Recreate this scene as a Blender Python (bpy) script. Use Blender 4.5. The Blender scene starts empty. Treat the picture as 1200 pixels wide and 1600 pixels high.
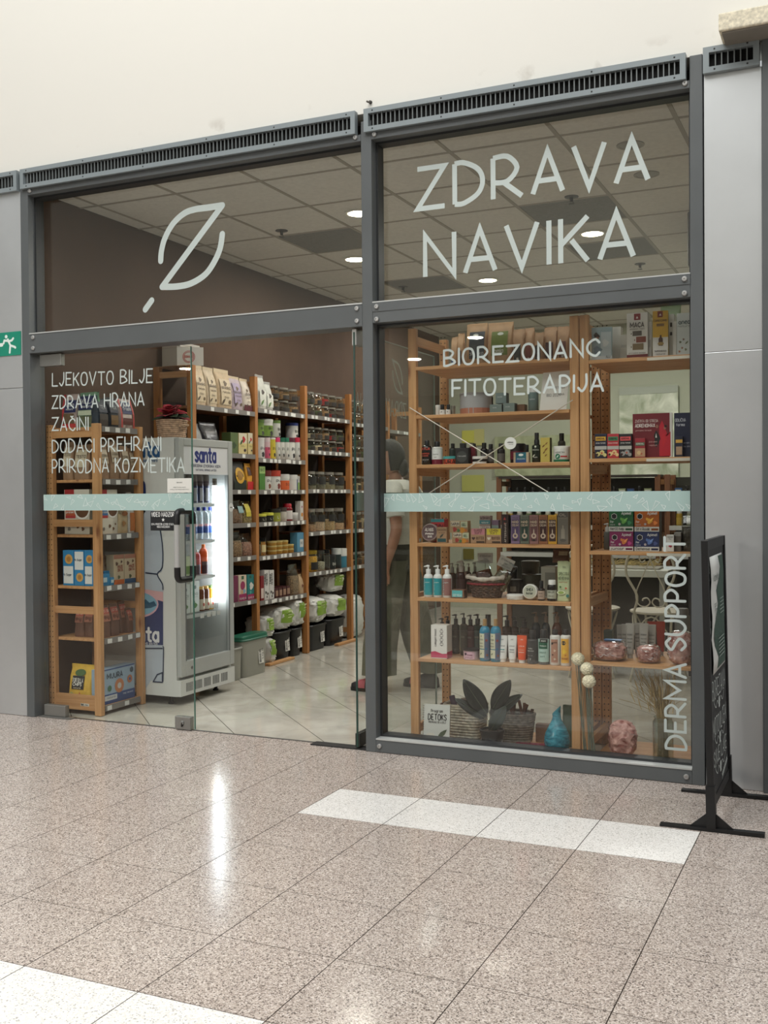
import bpy, bmesh, math, random
from mathutils import Vector, Matrix, noise
random.seed(7)
PI = math.pi
SC = bpy.context.scene
COL = SC.collection

# ---------------------------------------------------------------- camera, world, lights, exposure
CAM_F, YAW, PITCH, ROLL = 1657.65, 0.428042, -0.0154666, -0.0081582
CAM_LOC = Vector((0.0, -5.010474, 1.343))
_fw = Vector((-math.sin(YAW)*math.cos(PITCH), math.cos(YAW)*math.cos(PITCH), math.sin(PITCH)))
_r = Vector((math.cos(YAW), math.sin(YAW), 0)); _u = _r.cross(_fw)
_R2 = math.cos(ROLL)*_r + math.sin(ROLL)*_u
_U2 = -math.sin(ROLL)*_r + math.cos(ROLL)*_u
cd = bpy.data.cameras.new('camera'); cam = bpy.data.objects.new('camera', cd); COL.objects.link(cam)
cd.sensor_fit = 'VERTICAL'; cd.sensor_height = 36.0; cd.lens = CAM_F/1600*36.0
cd.clip_start = 0.05; cd.clip_end = 100
cam.matrix_world = Matrix(((_R2.x, _U2.x, -_fw.x, CAM_LOC.x), (_R2.y, _U2.y, -_fw.y, CAM_LOC.y),
                           (_R2.z, _U2.z, -_fw.z, CAM_LOC.z), (0, 0, 0, 1)))
SC.camera = cam
W = bpy.data.worlds.new('hall_daylight'); SC.world = W; W.use_nodes = True
bg = W.node_tree.nodes['Background']; bg.inputs[0].default_value = (0.97, 0.99, 1.0, 1); bg.inputs[1].default_value = 0.50
def area_light(name, loc, size, energy, color, rot=(0, 0, 0), sy=None):
    l = bpy.data.lights.new(name, 'AREA'); l.energy = energy; l.color = color
    l.shape = 'RECTANGLE'; l.size = size; l.size_y = sy or size
    o = bpy.data.objects.new(name, l); o.location = loc; o.rotation_euler = rot; COL.objects.link(o); return o
area_light('hall_skylight', (-2.0, -4.6, 8.5), 9.0, 720, (1.0, 0.99, 0.97), (math.radians(12), 0, 0), 5.0)
SHOP_LAMPS = [(-3.10, 1.42), (-3.73, 2.65), (-3.05, 3.92), (-1.82, 2.67)]
SHOP_LAMP_POWER = (18, 14, 8, 16)
REAR_PANEL_POWER = (40, 12)
HALL_LAMP_POWER = 80
SC.view_settings.view_transform = 'Standard'; SC.view_settings.look = 'None'
SC.view_settings.exposure = 0.0; SC.view_settings.gamma = 1.0; SC.view_settings.use_curve_mapping = False

def at(u, v, axis, val):
    """the point where the sight line through a photo pixel meets the plane  axis = val  (0 x, 1 y, 2 z)"""
    d = _fw + (u-600)/CAM_F*_R2 - (v-800)/CAM_F*_U2
    return CAM_LOC + d*((val-CAM_LOC[axis])/d[axis])

# ---------------------------------------------------------------- materials
def lin(c):
    return tuple(((x/255)/12.92 if x/255 <= 0.04045 else ((x/255+0.055)/1.055)**2.4) for x in c)
MATS = {}
def new_mat(name):
    m = bpy.data.materials.new(name); m.use_nodes = True
    return m, m.node_tree, m.node_tree.nodes['Principled BSDF']
def C(rgb, rough=0.5, metal=0.0, var=0.0, scale=30, bump=0.0, emit=0.0, spec=0.5):
    """plain procedural material: base colour with a little noise variation"""
    key = (tuple(rgb), rough, metal, var, scale, bump, emit, spec)
    if key in MATS: return MATS[key]
    m, nt, b = new_mat('paint_%d_%d_%d' % tuple(rgb))
    b.inputs['Base Color'].default_value = lin(rgb)+(1,); b.inputs['Roughness'].default_value = rough
    b.inputs['Metallic'].default_value = metal; b.inputs['Specular IOR Level'].default_value = spec
    if emit:
        b.inputs['Emission Color'].default_value = lin(rgb)+(1,); b.inputs['Emission Strength'].default_value = emit
    if var or bump:
        n = nt.nodes.new('ShaderNodeTexNoise'); n.inputs['Scale'].default_value = scale; n.inputs['Detail'].default_value = 4
        t = nt.nodes.new('ShaderNodeTexCoord'); nt.links.new(t.outputs['Object'], n.inputs['Vector'])
        if var:
            r = nt.nodes.new('ShaderNodeValToRGB')
            r.color_ramp.elements[0].position = 0.3; r.color_ramp.elements[1].position = 0.7
            r.color_ramp.elements[0].color = lin([x*(1-var) for x in rgb])+(1,)
            r.color_ramp.elements[1].color = lin([min(255, x*(1+var)) for x in rgb])+(1,)
            nt.links.new(n.outputs['Fac'], r.inputs[0]); nt.links.new(r.outputs[0], b.inputs['Base Color'])
        if bump:
            bp = nt.nodes.new('ShaderNodeBump'); bp.inputs['Strength'].default_value = bump; bp.inputs['Distance'].default_value = 0.01
            nt.links.new(n.outputs['Fac'], bp.inputs['Height']); nt.links.new(bp.outputs[0], b.inputs['Normal'])
    MATS[key] = m; return m

def wood_mat(axis, a, b_, c):
    key = ('wood', axis, a, b_)
    if key in MATS: return MATS[key]
    m, nt, b = new_mat('pine_grain_'+'xyz'[axis])
    g = nt.nodes.new('ShaderNodeNewGeometry'); mp = nt.nodes.new('ShaderNodeMapping')
    s = [55.0, 55.0, 55.0]; s[axis] = 2.2; mp.inputs['Scale'].default_value = s
    n = nt.nodes.new('ShaderNodeTexNoise'); n.inputs['Scale'].default_value = 1.0; n.inputs['Detail'].default_value = 5; n.inputs['Distortion'].default_value = 0.6
    r = nt.nodes.new('ShaderNodeValToRGB'); r.color_ramp.elements[0].position = 0.28; r.color_ramp.elements[1].position = 0.72
    r.color_ramp.elements[0].color = lin(a)+(1,); r.color_ramp.elements[1].color = lin(b_)+(1,)
    # knots
    mk = nt.nodes.new('ShaderNodeMapping'); s2 = [16.0, 16.0, 16.0]; s2[axis] = 5.0; mk.inputs['Scale'].default_value = s2
    v = nt.nodes.new('ShaderNodeTexVoronoi'); v.inputs['Scale'].default_value = 0.55; v.inputs['Randomness'].default_value = 1
    rk = nt.nodes.new('ShaderNodeValToRGB'); rk.color_ramp.elements[0].position = 0.05; rk.color_ramp.elements[1].position = 0.15
    rk.color_ramp.elements[0].color = lin(c)+(1,); rk.color_ramp.elements[1].color = (1, 1, 1, 1)
    mx = nt.nodes.new('ShaderNodeMixRGB'); mx.blend_type = 'MULTIPLY'; mx.inputs[0].default_value = 0.8
    L = nt.links
    L.new(g.outputs['Position'], mp.inputs['Vector']); L.new(mp.outputs[0], n.inputs['Vector']); L.new(n.outputs['Fac'], r.inputs[0])
    L.new(g.outputs['Position'], mk.inputs['Vector']); L.new(mk.outputs[0], v.inputs['Vector']); L.new(v.outputs['Distance'], rk.inputs[0])
    L.new(r.outputs[0], mx.inputs[1]); L.new(rk.outputs[0], mx.inputs[2]); L.new(mx.outputs[0], b.inputs['Base Color'])
    b.inputs['Roughness'].default_value = 0.55
    MATS[key] = m; return m
PINE = lambda axis: wood_mat(axis, (172, 122, 76), (206, 160, 110), (150, 100, 70))
DARKPINE = lambda axis: wood_mat(axis, (104, 66, 42), (138, 92, 60), (110, 80, 60))

def glass_mat(name, tint=(0.92, 0.95, 0.93), strength=1.0, rough=0.0):
    m = bpy.data.materials.new(name); m.use_nodes = True; nt = m.node_tree; nt.nodes.clear()
    o = nt.nodes.new('ShaderNodeOutputMaterial'); mix = nt.nodes.new('ShaderNodeMixShader')
    tr = nt.nodes.new('ShaderNodeBsdfTransparent'); gl = nt.nodes.new('ShaderNodeBsdfGlossy'); lw = nt.nodes.new('ShaderNodeLayerWeight')
    tr.inputs[0].default_value = tint+(1,); gl.inputs['Roughness'].default_value = rough; gl.inputs[0].default_value = (1, 1, 1, 1)
    p = nt.nodes.new('ShaderNodeMath'); p.operation = 'POWER'; p.inputs[1].default_value = 5.0
    q = nt.nodes.new('ShaderNodeMath'); q.operation = 'MULTIPLY_ADD'; q.inputs[1].default_value = 0.96*strength; q.inputs[2].default_value = 0.04*strength
    L = nt.links; L.new(lw.outputs['Facing'], p.inputs[0]); L.new(p.outputs[0], q.inputs[0]); L.new(q.outputs[0], mix.inputs[0])
    L.new(tr.outputs[0], mix.inputs[1]); L.new(gl.outputs[0], mix.inputs[2]); L.new(mix.outputs[0], o.inputs[0])
    return m
LEAFGLASS = glass_mat('door_leaf_glass', (0.95, 0.965, 0.955), 0.45)
GLASS = glass_mat('window_glass', (0.955, 0.965, 0.955))
JARGLASS = glass_mat('jar_glass', (0.86, 0.89, 0.86), 2.0, 0.03)
CLEAR = glass_mat('clear_plastic', (0.86, 0.89, 0.9), 1.6, 0.06)

def granite(name, cols, rough):
    m, nt, b = new_mat(name)
    g = nt.nodes.new('ShaderNodeNewGeometry'); oi = nt.nodes.new('ShaderNodeObjectInfo')
    v = nt.nodes.new('ShaderNodeTexVoronoi'); v.inputs['Scale'].default_value = 260
    r = nt.nodes.new('ShaderNodeValToRGB'); r.color_ramp.interpolation = 'CONSTANT'
    el = r.color_ramp.elements
    while len(el) < len(cols): el.new(0.5)
    for e, (p, c) in zip(el, cols): e.position = p; e.color = lin(c)+(1,)
    sep = nt.nodes.new('ShaderNodeSeparateColor')
    n = nt.nodes.new('ShaderNodeTexNoise'); n.inputs['Scale'].default_value = 1.3; n.inputs['Detail'].default_value = 3
    mr = nt.nodes.new('ShaderNodeMapRange'); mr.inputs['To Min'].default_value = 0.93; mr.inputs['To Max'].default_value = 1.05
    ad = nt.nodes.new('ShaderNodeMath'); ad.operation = 'MULTIPLY_ADD'; ad.inputs[1].default_value = 0.35
    hs = nt.nodes.new('ShaderNodeHueSaturation')
    L = nt.links
    L.new(g.outputs['Position'], v.inputs['Vector']); L.new(v.outputs['Color'], sep.inputs[0]); L.new(sep.outputs[0], r.inputs[0])
    L.new(g.outputs['Position'], n.inputs['Vector']); L.new(oi.outputs['Random'], ad.inputs[0]); L.new(n.outputs['Fac'], ad.inputs[2])
    L.new(ad.outputs[0], mr.inputs['Value']); L.new(mr.outputs[0], hs.inputs['Value']); L.new(r.outputs[0], hs.inputs['Color'])
    L.new(hs.outputs[0], b.inputs['Base Color'])
    b.inputs['Roughness'].default_value = rough; b.inputs['Specular IOR Level'].default_value = 0.5
    return m
GRANITE = granite('speckled_granite', [(0, (100, 91, 86)), (0.10, (148, 137, 129)), (0.31, (179, 167, 158)), (0.66, (198, 187, 178)), (0.9, (217, 208, 201))], 0.15)
WHITEGRANITE = granite('white_terrazzo', [(0, (176, 174, 170)), (0.07, (222, 220, 215)), (0.4, (236, 234, 230)), (0.8, (244, 243, 240))], 0.22)

def stone_mat(name, a, b_, scale, rough, detail=8, dist=1.2, stretch=(1, 1, 1)):
    m, nt, b = new_mat(name)
    g = nt.nodes.new('ShaderNodeNewGeometry'); mp = nt.nodes.new('ShaderNodeMapping'); mp.inputs['Scale'].default_value = stretch
    n = nt.nodes.new('ShaderNodeTexNoise'); n.inputs['Scale'].default_value = scale; n.inputs['Detail'].default_value = detail; n.inputs['Distortion'].default_value = dist
    r = nt.nodes.new('ShaderNodeValToRGB'); r.color_ramp.elements[0].position = 0.35; r.color_ramp.elements[1].position = 0.68
    r.color_ramp.elements[0].color = lin(a)+(1,); r.color_ramp.elements[1].color = lin(b_)+(1,)
    L = nt.links; L.new(g.outputs['Position'], mp.inputs[0]); L.new(mp.outputs[0], n.inputs['Vector']); L.new(n.outputs['Fac'], r.inputs[0]); L.new(r.outputs[0], b.inputs['Base Color'])
    b.inputs['Roughness'].default_value = rough
    return m
SHOPTILE = stone_mat('polished_porcelain', (182, 178, 166), (204, 201, 190), 2.6, 0.07, 5, 1.5)
MARBLE = stone_mat('marbled_panel', (150, 160, 132), (226, 230, 212), 4.2, 0.35, 10, 1.1)
VASEBLUE = stone_mat('streaked_blue_glaze', (22, 98, 118), (60, 150, 168), 14, 0.25, 6, 2.0, (1, 1, 2.2))
SALT = stone_mat('pink_salt', (140, 70, 60), (236, 190, 178), 24, 0.4, 8, 0.8)
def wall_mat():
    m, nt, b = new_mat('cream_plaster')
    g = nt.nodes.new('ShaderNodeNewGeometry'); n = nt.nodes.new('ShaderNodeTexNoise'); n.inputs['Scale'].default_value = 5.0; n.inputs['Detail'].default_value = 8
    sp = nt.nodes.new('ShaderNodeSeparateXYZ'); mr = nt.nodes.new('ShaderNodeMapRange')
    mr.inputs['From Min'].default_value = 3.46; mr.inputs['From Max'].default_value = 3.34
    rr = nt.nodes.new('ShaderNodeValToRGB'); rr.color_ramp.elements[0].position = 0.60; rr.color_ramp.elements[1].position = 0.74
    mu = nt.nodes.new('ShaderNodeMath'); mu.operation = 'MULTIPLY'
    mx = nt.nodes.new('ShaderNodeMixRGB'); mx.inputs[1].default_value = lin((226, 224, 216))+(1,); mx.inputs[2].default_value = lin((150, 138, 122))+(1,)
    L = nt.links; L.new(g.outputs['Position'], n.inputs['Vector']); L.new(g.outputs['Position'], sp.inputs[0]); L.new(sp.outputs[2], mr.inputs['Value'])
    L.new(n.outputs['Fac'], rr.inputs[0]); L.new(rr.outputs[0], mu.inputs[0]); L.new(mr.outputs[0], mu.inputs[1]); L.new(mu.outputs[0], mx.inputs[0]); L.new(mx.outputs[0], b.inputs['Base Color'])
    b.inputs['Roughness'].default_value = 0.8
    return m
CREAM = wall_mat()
GREY = C((90, 94, 95), 0.38, 0.0, 0.04, 3); DARKGREY = C((46, 48, 49), 0.45); VENTGREY = C((134, 143, 146), 0.4)
ALU = C((206, 209, 210), 0.36, 0.66, 0.03, 2); STEEL = C((170, 172, 172), 0.3, 0.9); BLACK = C((16, 16, 17), 0.45); WHITE = C((226, 226, 222), 0.5)
VINYL = C((190, 200, 196), 0.6); BAND = C((168, 194, 189), 0.6); BROWN = C((88, 69, 56), 0.85, 0, 0.04, 4)
PAPER = C((222, 221, 214), 0.7)

# ---------------------------------------------------------------- mesh builder and object tree
class MB:
    def __init__(s): s.v = []; s.f = []; s.smooth = False
    def add(s, vs, fs):
        o = len(s.v); s.v += [tuple(p) for p in vs]; s.f += [tuple(i+o for i in f) for f in fs]; return s
    def box(s, x0, x1, y0, y1, z0, z1):
        return s.add([(x0,y0,z0),(x1,y0,z0),(x1,y1,z0),(x0,y1,z0),(x0,y0,z1),(x1,y0,z1),(x1,y1,z1),(x0,y1,z1)],
                     [(0,3,2,1),(4,5,6,7),(0,1,5,4),(1,2,6,5),(2,3,7,6),(3,0,4,7)])
    def lathe(s, prof, n=20, cx=0, cy=0, z=0, sx=1, sy=1, axis=2):
        vs = []; fs = []; k = len(prof)
        for i in range(n):
            a = 2*PI*i/n
            for r, h in prof:
                x, y, zz = r*math.cos(a)*sx, r*math.sin(a)*sy, h
                vs.append((cx+x, cy+y, z+zz) if axis == 2 else ((cx+x, cy-zz, z+y) if axis == 1 else (cx+zz, cy+x, z+y)))
        for i in range(n):
            j = (i+1) % n
            for q in range(k-1): fs.append((i*k+q, j*k+q, j*k+q+1, i*k+q+1))
        if prof[0][0] > 1e-6: fs.append(tuple(i*k for i in range(n))[::-1])
        if prof[-1][0] > 1e-6: fs.append(tuple(i*k+k-1 for i in range(n)))
        s.smooth = True; return s.add(vs, fs)
    def tube(s, pts, r, n=8, closed=False):
        pts = [Vector(p) for p in pts]; m = len(pts); rs = r if isinstance(r, (list, tuple)) else [r]*m
        vs = []; ref = None
        for i, p in enumerate(pts):
            a = pts[(i-1) % m] if (closed or i) else p; b = pts[(i+1) % m] if (closed or i < m-1) else p
            t = (b-a).normalized()
            if ref is None: ref = t.orthogonal().normalized()
            ref = (ref-ref.dot(t)*t)
            ref = ref.normalized() if ref.length > 1e-5 else t.orthogonal().normalized()
            w = t.cross(ref)
            for k in range(n):
                q = 2*PI*k/n; vs.append(p+(ref*math.cos(q)+w*math.sin(q))*rs[i])
        fs = []
        for i in range(m if closed else m-1):
            j = (i+1) % m
            for k in range(n): fs.append((i*n+k, i*n+(k+1) % n, j*n+(k+1) % n, j*n+k))
        if not closed: fs += [tuple(range(n))[::-1], tuple((m-1)*n+k for k in range(n))]
        s.smooth = True; return s.add(vs, fs)
    def loft(s, rings, cap=True):
        n = len(rings[0]); vs = [p for r in rings for p in r]; fs = []
        for i in range(len(rings)-1):
            for k in range(n): fs.append((i*n+k, i*n+(k+1) % n, (i+1)*n+(k+1) % n, (i+1)*n+k))
        if cap: fs += [tuple(range(n))[::-1], tuple((len(rings)-1)*n+k for k in range(n))]
        s.smooth = True; return s.add(vs, fs)
    def poly(s, pts): return s.add(pts, [tuple(range(len(pts)))])
    def prism(s, pts, n):
        """polygon extruded by vector n"""
        k = len(pts); n = Vector(n); a = [Vector(p) for p in pts]
        return s.add(a+[p+n for p in a], [tuple(range(k))[::-1], tuple(range(k, 2*k))]+[(i, (i+1) % k, k+(i+1) % k, k+i) for i in range(k)])
    def build(s, name, mat, parent=None, loc=(0, 0, 0), rotz=0, bevel=0, **props):
        me = bpy.data.meshes.new(name); me.from_pydata(s.v, [], s.f); me.materials.append(mat)
        if s.smooth:
            for p in me.polygons: p.use_smooth = True
            try: me.set_sharp_from_angle(angle=math.radians(42))
            except Exception: pass
        me.validate()
        return link(name, me, parent, loc, rotz, bevel, **props)
def link(name, me, parent=None, loc=(0, 0, 0), rotz=0, bevel=0, **props):
    o = bpy.data.objects.new(name, me); COL.objects.link(o); o.location = loc
    o.rotation_euler = rotz if isinstance(rotz, (tuple, list)) else (0, 0, rotz)
    if parent: o.parent = parent
    if bevel:
        md = o.modifiers.new('edge', 'BEVEL'); md.width = bevel; md.segments = 2; md.limit_method = 'ANGLE'
    for k, v in props.items(): o[k] = v
    return o
def thing(name, label, cat, loc=(0, 0, 0), rotz=0, group=None):
    o = bpy.data.objects.new(name, None); COL.objects.link(o); o.location = loc; o.empty_display_size = 0.05
    o.rotation_euler = rotz if isinstance(rotz, (tuple, list)) else (0, 0, rotz)
    o['label'] = label; o['category'] = cat
    if group: o['group'] = group
    return o
def struct(name, label, cat='structure'):
    o = thing(name, label, cat); o['kind'] = 'structure'; return o
def copy_tree(o, parent=None):
    c = o.copy(); COL.objects.link(c)
    if parent: c.parent = parent
    for ch in list(o.children): copy_tree(ch, c)
    return c
def B(x0, x1, y0, y1, z0, z1): return MB().box(min(x0, x1), max(x0, x1), min(y0, y1), max(y0, y1), min(z0, z1), max(z0, z1))

# ---------------------------------------------------------------- stroke lettering
GL = {
'A':'003A60|1353','B':'000A|~0A3A583505|~0535622000','C':'~684A1805124062','D':'000A|~0A2A5865522000','E':'50000A5A|0545','F':'000A5A|0545',
'G':'~684A1805124062|626535','H':'000A|606A|0565','I':'000A','J':'~4A442002','K':'000A|5A04|2550','L':'0A0050','M':'000A438A80','N':'000A606A',
'O':'~3A190511305165593A','P':'000A|~0A3A573404','R':'000A|~0A3A573404|2460','S':'~583A19073553412002','T':'0A6A|3A30','U':'~0A0330636A','V':'0A306A',
'W':'0A2046608A','X':'006A|0A60','Y':'0A356A|3530','Z':'0A6A0060','Č':'~684A1805124062|2C3B4C','Ć':'~684A1805124062|3B4C','Š':'~583A19073553412002|2C3B4C',
'Ž':'0A6A0060|2C3B4C','É':'50000A5A|0545|2B3C','0':'~3A190511305165593A','1':'183A30','2':'~082A4A5700|0050','5':'5A0A06|~064652502000','!':'0A03|0100',
'.':'0001','-':'0545','&':'60081A4802305 3'.replace(' ',''),
'a':'~55371603113052|5750','b':'000A|~053755523001','c':'~5537160311305 1'.replace(' ',''),'d':'~55371603113052|5A50','e':'0454|~54473716031130 51'.replace(' ',''),
'f':'~4A392820|0747','g':'~55371603113052|~57504z1z','h':'000A|~05375550','i':'0007|090A','j':'~2711 0z'.replace(' ',''),'k':'000A|4703|1440','l':'000A',
'm':'0007|~05273530|~35576560','n':'0007|~05375550','o':'~371603113051544637','p':'070z|~053755523001','q':'~55371603113052|575z','r':'0007|~052747',
's':'~46270624422001','t':'2A213040|0747','u':'~07023052|5750','v':'072047','y':'072047|2710'.replace('2710','2010'),'z':'07570050','x':'0057|0750'}
def _num(c): return {'z': -3, 'y': -2}.get(c, int(c, 16) if c not in 'zy' else 0)
def _glyph(ch):
    out = []
    for st in GL.get(ch, '').split('|'):
        if not st: continue
        sm = st[0] == '~'; st = st.lstrip('~')
        p = [(_num(st[i])/10, _num(st[i+1])/10) for i in range(0, len(st)-1, 2)]
        out.append(smooth(p) if sm else p)
    return out
def smooth(p, k=4, closed=False):
    out = []; n = len(p); D = len(p[0])
    for i in range(n-1 if not closed else n):
        if closed: a, b, c, d = p[(i-1) % n], p[i], p[(i+1) % n], p[(i+2) % n]
        else: a, b, c, d = p[max(i-1, 0)], p[i], p[i+1], p[min(i+2, n-1)]
        for j in range(k):
            t = j/k
            out.append(tuple(0.5*((2*b[m])+(-a[m]+c[m])*t+(2*a[m]-5*b[m]+4*c[m]-d[m])*t*t+(-a[m]+3*b[m]-3*c[m]+d[m])*t**3) for m in range(D)))
    if not closed: out.append(p[-1])
    return out
def ribbons(lines, w, caps=True):
    """2-D polylines to mitred strips with round ends; verts are (x, y, layer), each stroke lies on its own hair-thin layer"""
    V = []; F = []
    for li, p in enumerate(lines):
        q = [p[0]]
        for a in p[1:]:
            if math.hypot(a[0]-q[-1][0], a[1]-q[-1][1]) > 1e-6: q.append(a)
        if len(q) < 2: continue
        closed = len(q) > 3 and math.hypot(q[0][0]-q[-1][0], q[0][1]-q[-1][1]) < 1e-6
        n = len(q); o = len(V); lay = li % 6
        D = [((q[i+1][0]-q[i][0]), (q[i+1][1]-q[i][1])) for i in range(n-1)]
        D = [(x/math.hypot(x, y), y/math.hypot(x, y)) for x, y in D]
        for i in range(n):
            d0 = D[i-1] if i else (D[-1] if closed else D[0]); d1 = D[i] if i < n-1 else (D[0] if closed else D[-1])
            mx, my = -(d0[1]+d1[1]), d0[0]+d1[0]; m = math.hypot(mx, my)
            if m < 0.25: mx, my, k = -d0[1], d0[0], 1.0
            else:
                mx, my = mx/m, my/m; k = min(1/max(0.2, mx*-d0[1]+my*d0[0]), 2.6)
            V += [(q[i][0]+mx*k*w/2, q[i][1]+my*k*w/2, lay), (q[i][0]-mx*k*w/2, q[i][1]-my*k*w/2, lay)]
        for i in range(n-1): F.append((o+2*i, o+2*i+1, o+2*i+3, o+2*i+2))
        if caps and not closed:
            for (x, y), d, sg in ((q[0], D[0], -1), (q[-1], D[-1], 1)):
                o = len(V); a0 = math.atan2(d[1]*sg, d[0]*sg)
                V += [(x+w/2*math.cos(a0+t), y+w/2*math.sin(a0+t), lay) for t in (-PI/2, -PI/3, -PI/6, 0, PI/6, PI/3, PI/2)]; F.append(tuple(range(o, o+7)))
    return V, F
def text_lines(s, h, width=None, jitter=0, gap=0.22, center=True):
    x = 0; L = []
    for ch in s:
        if ch == ' ': x += 0.45; continue
        g = _glyph(ch); mw = max([p[0] for st in g for p in st] or [0.3])
        dy = random.uniform(-jitter, jitter); ds = 1+random.uniform(-jitter, jitter)
        for st in g: L.append([(x+p[0], p[1]*ds+dy) for p in st])
        x += mw+gap
    x -= gap; k = (width/(x*h)) if width else 1
    return [[((px-(x/2 if center else 0))*h*k, py*h) for px, py in st] for st in L], x*h*k
def flat(mb, lines, w, org, right, up, caps=True, thick=None):
    V, F = ribbons(lines, w, caps); org, right, up = Vector(org), Vector(right), Vector(up)
    nn = right.cross(up).normalized()*0.00006
    mb.add([org+right*x+up*y+nn*l for x, y, l in V], F); return mb
def wrapped(mb, lines, w, r, z, off=0.0006, caps=False):
    V, F = ribbons(lines, w, caps); R = r+off
    mb.add([((R+l*.00006)*math.sin(x/R), -(R+l*.00006)*math.cos(x/R), z+y) for x, y, l in V], F); return mb

# ---------------------------------------------------------------- the setting
XL, XR, YB, ZC = -4.69, -0.62, 6.9, 3.24         # inside faces of the shop
GY = 0.10                                        # glass plane of the fixed panes
DY = 0.06                                        # plane of the glass doors
def clip(poly, a, b, c):
    """keep a*x+b*y <= c"""
    out = []
    for i in range(len(poly)):
        p, q = poly[i], poly[(i+1) % len(poly)]; dp, dq = a*p[0]+b*p[1]-c, a*q[0]+b*q[1]-c
        if dp <= 0: out.append(p)
        if (dp < 0 < dq) or (dq < 0 < dp): t = dp/(dp-dq); out.append((p[0]+(q[0]-p[0])*t, p[1]+(q[1]-p[1])*t))
    return out
fl = struct('floor', 'speckled grey granite paving of the hall and pale porcelain of the shop', 'floor')
B(-26, 10, -12, 0.075, -0.06, -0.0012).build('joint_bed', C((62, 55, 50), 1.0, spec=0.0), fl)
B(XL-0.1, XR+0.1, 0.075, YB, -0.06, -0.001).build('shop_joint_bed', C((60, 56, 48), 1.0, spec=0.0), fl)
TX0, TY0, TS = -0.605363, -0.688101, 0.4
tile_me = {}
def floor_tile(i, j):
    x0, y0 = TX0+i*TS, TY0+j*TS; y1 = min(y0+TS, 0.074); g = 0.0017
    white = (j == -1 and -4 <= i <= -1) or (j == -6 and i <= -3)
    key = (white, round(y1-y0, 3))
    if key not in tile_me:
        mb = B(g, TS-g, g, y1-y0-g, -0.02, 0)
        o = mb.build('floor_tile', WHITEGRANITE if white else GRANITE, fl, (x0, y0, 0)); tile_me[key] = o.data
    else: link('floor_tile', tile_me[key], fl, (x0, y0, 0))
for j in range(-9, 2):
    for i in range(-12, 4): floor_tile(i, j)
far = MB()
for bx in ((-26, TX0-12*TS, -12, 0.07), (TX0+4*TS, 10, -12, 0.07), (TX0-12*TS, TX0+4*TS, -12, TY0-9*TS)): far.box(bx[0], bx[1], bx[2], bx[3], -0.02, 0)
far.build('paving_beyond', GRANITE, fl, kind='stuff')
DT = 0.413; r2 = math.sqrt(2)
full = None
for i in range(-20, 20):
    for j in range(-4, 30):
        # lattice along x+y and y-x
        a, b = -3.183/r2+i*DT, 3.304/r2+(j-5)*DT
        pts = [((p-q)/r2, (p+q)/r2) for p, q in ((a+.0022, b+.001), (a+DT-.0022, b+.001), (a+DT-.0022, b+DT-.001), (a+.0022, b+DT-.001))]
        n0 = pts
        for cl in ((-1, 0, -XL), (1, 0, XR), (0, -1, -0.077), (0, 1, YB)): pts = clip(pts, *cl)
        if len(pts) < 3: continue
        if sorted(pts) == sorted(n0):
            if full is None:
                o = MB().prism([(p[0]-n0[0][0], p[1]-n0[0][1], -0.02) for p in n0], (0, 0, 0.02)).build('shop_tile', SHOPTILE, fl, (n0[0][0], n0[0][1], 0)); full = o.data
            else: link('shop_tile', full, fl, (n0[0][0], n0[0][1], 0))
        else: MB().prism([(p[0], p[1], -0.02) for p in pts], (0, 0, 0.02)).build('shop_tile', SHOPTILE, fl)
# shop shell
for nm, lb, bx, mt in (('wall_left', 'brown painted side wall of the shop behind the shelves', (XL-0.1, XL, 0.13, YB, 0, 3.4), BROWN),
                       ('wall_right', 'pale side wall of the shop by the display shelves', (XR, XR+0.1, 0.13, YB, 0, 3.4), C((176, 176, 160), 0.8)),
                       ('wall_back', 'pale green grey rear wall of the shop', (XL-0.1, XR+0.1, YB, YB+0.1, 0, 3.4), C((176, 180, 160), 0.8))):
    w = B(*bx).build(nm, mt); w['kind'] = 'structure'; w['label'] = lb; w['category'] = 'wall'
ce = struct('ceiling', 'suspended ceiling of square beige tiles over the shop', 'ceiling')
B(XL, XR, 0.13, YB, ZC+0.03, ZC+0.08).build('slab', C((90, 86, 80), 0.9), ce)
CT = 0.61; cx0, cy0 = -1.49-6*CT, 1.735-3*CT
CEILTILE = C((206, 202, 195), 0.9, 0, 0.03, 40); VENTTILE = C((112, 110, 106), 0.7, 0, 0.08, 60)
dark_panels = {(-3.35, 2.05), (-1.8, 2.05), (-1.8, 3.27), (-3.35, 3.9)}
cme = None
for i in range(-1, 9):
    for j in range(-1, 13):
        x0, x1 = max(cx0+i*CT, XL), min(cx0+(i+1)*CT, XR); y0, y1 = max(cy0+j*CT, 0.14), min(cy0+(j+1)*CT, YB)
        if x1-x0 < 0.03 or y1-y0 < 0.03: continue
        dk = any(x0 < p < x1 and y0 < q < y1 for p, q in dark_panels)
        B(x0+.011, x1-.011, y0+.011, y1-.011, ZC-0.001, ZC+0.02).build('vent_tile' if dk else 'ceiling_tile', VENTTILE if dk else CEILTILE, ce)
tb = MB()
for i in range(-1, 10):
    x = cx0+i*CT
    if XL < x < XR: tb.box(x-.012, x+.012, 0.14, YB, ZC-0.004, ZC)
for j in range(-1, 14):
    y = cy0+j*CT
    if 0.14 < y < YB: tb.box(XL, XR, y-.012, y+.012, ZC-0.0035, ZC+0.001)
tb.build('ceiling_grid', C((150, 142, 130), 0.6), ce, kind='stuff')

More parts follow.
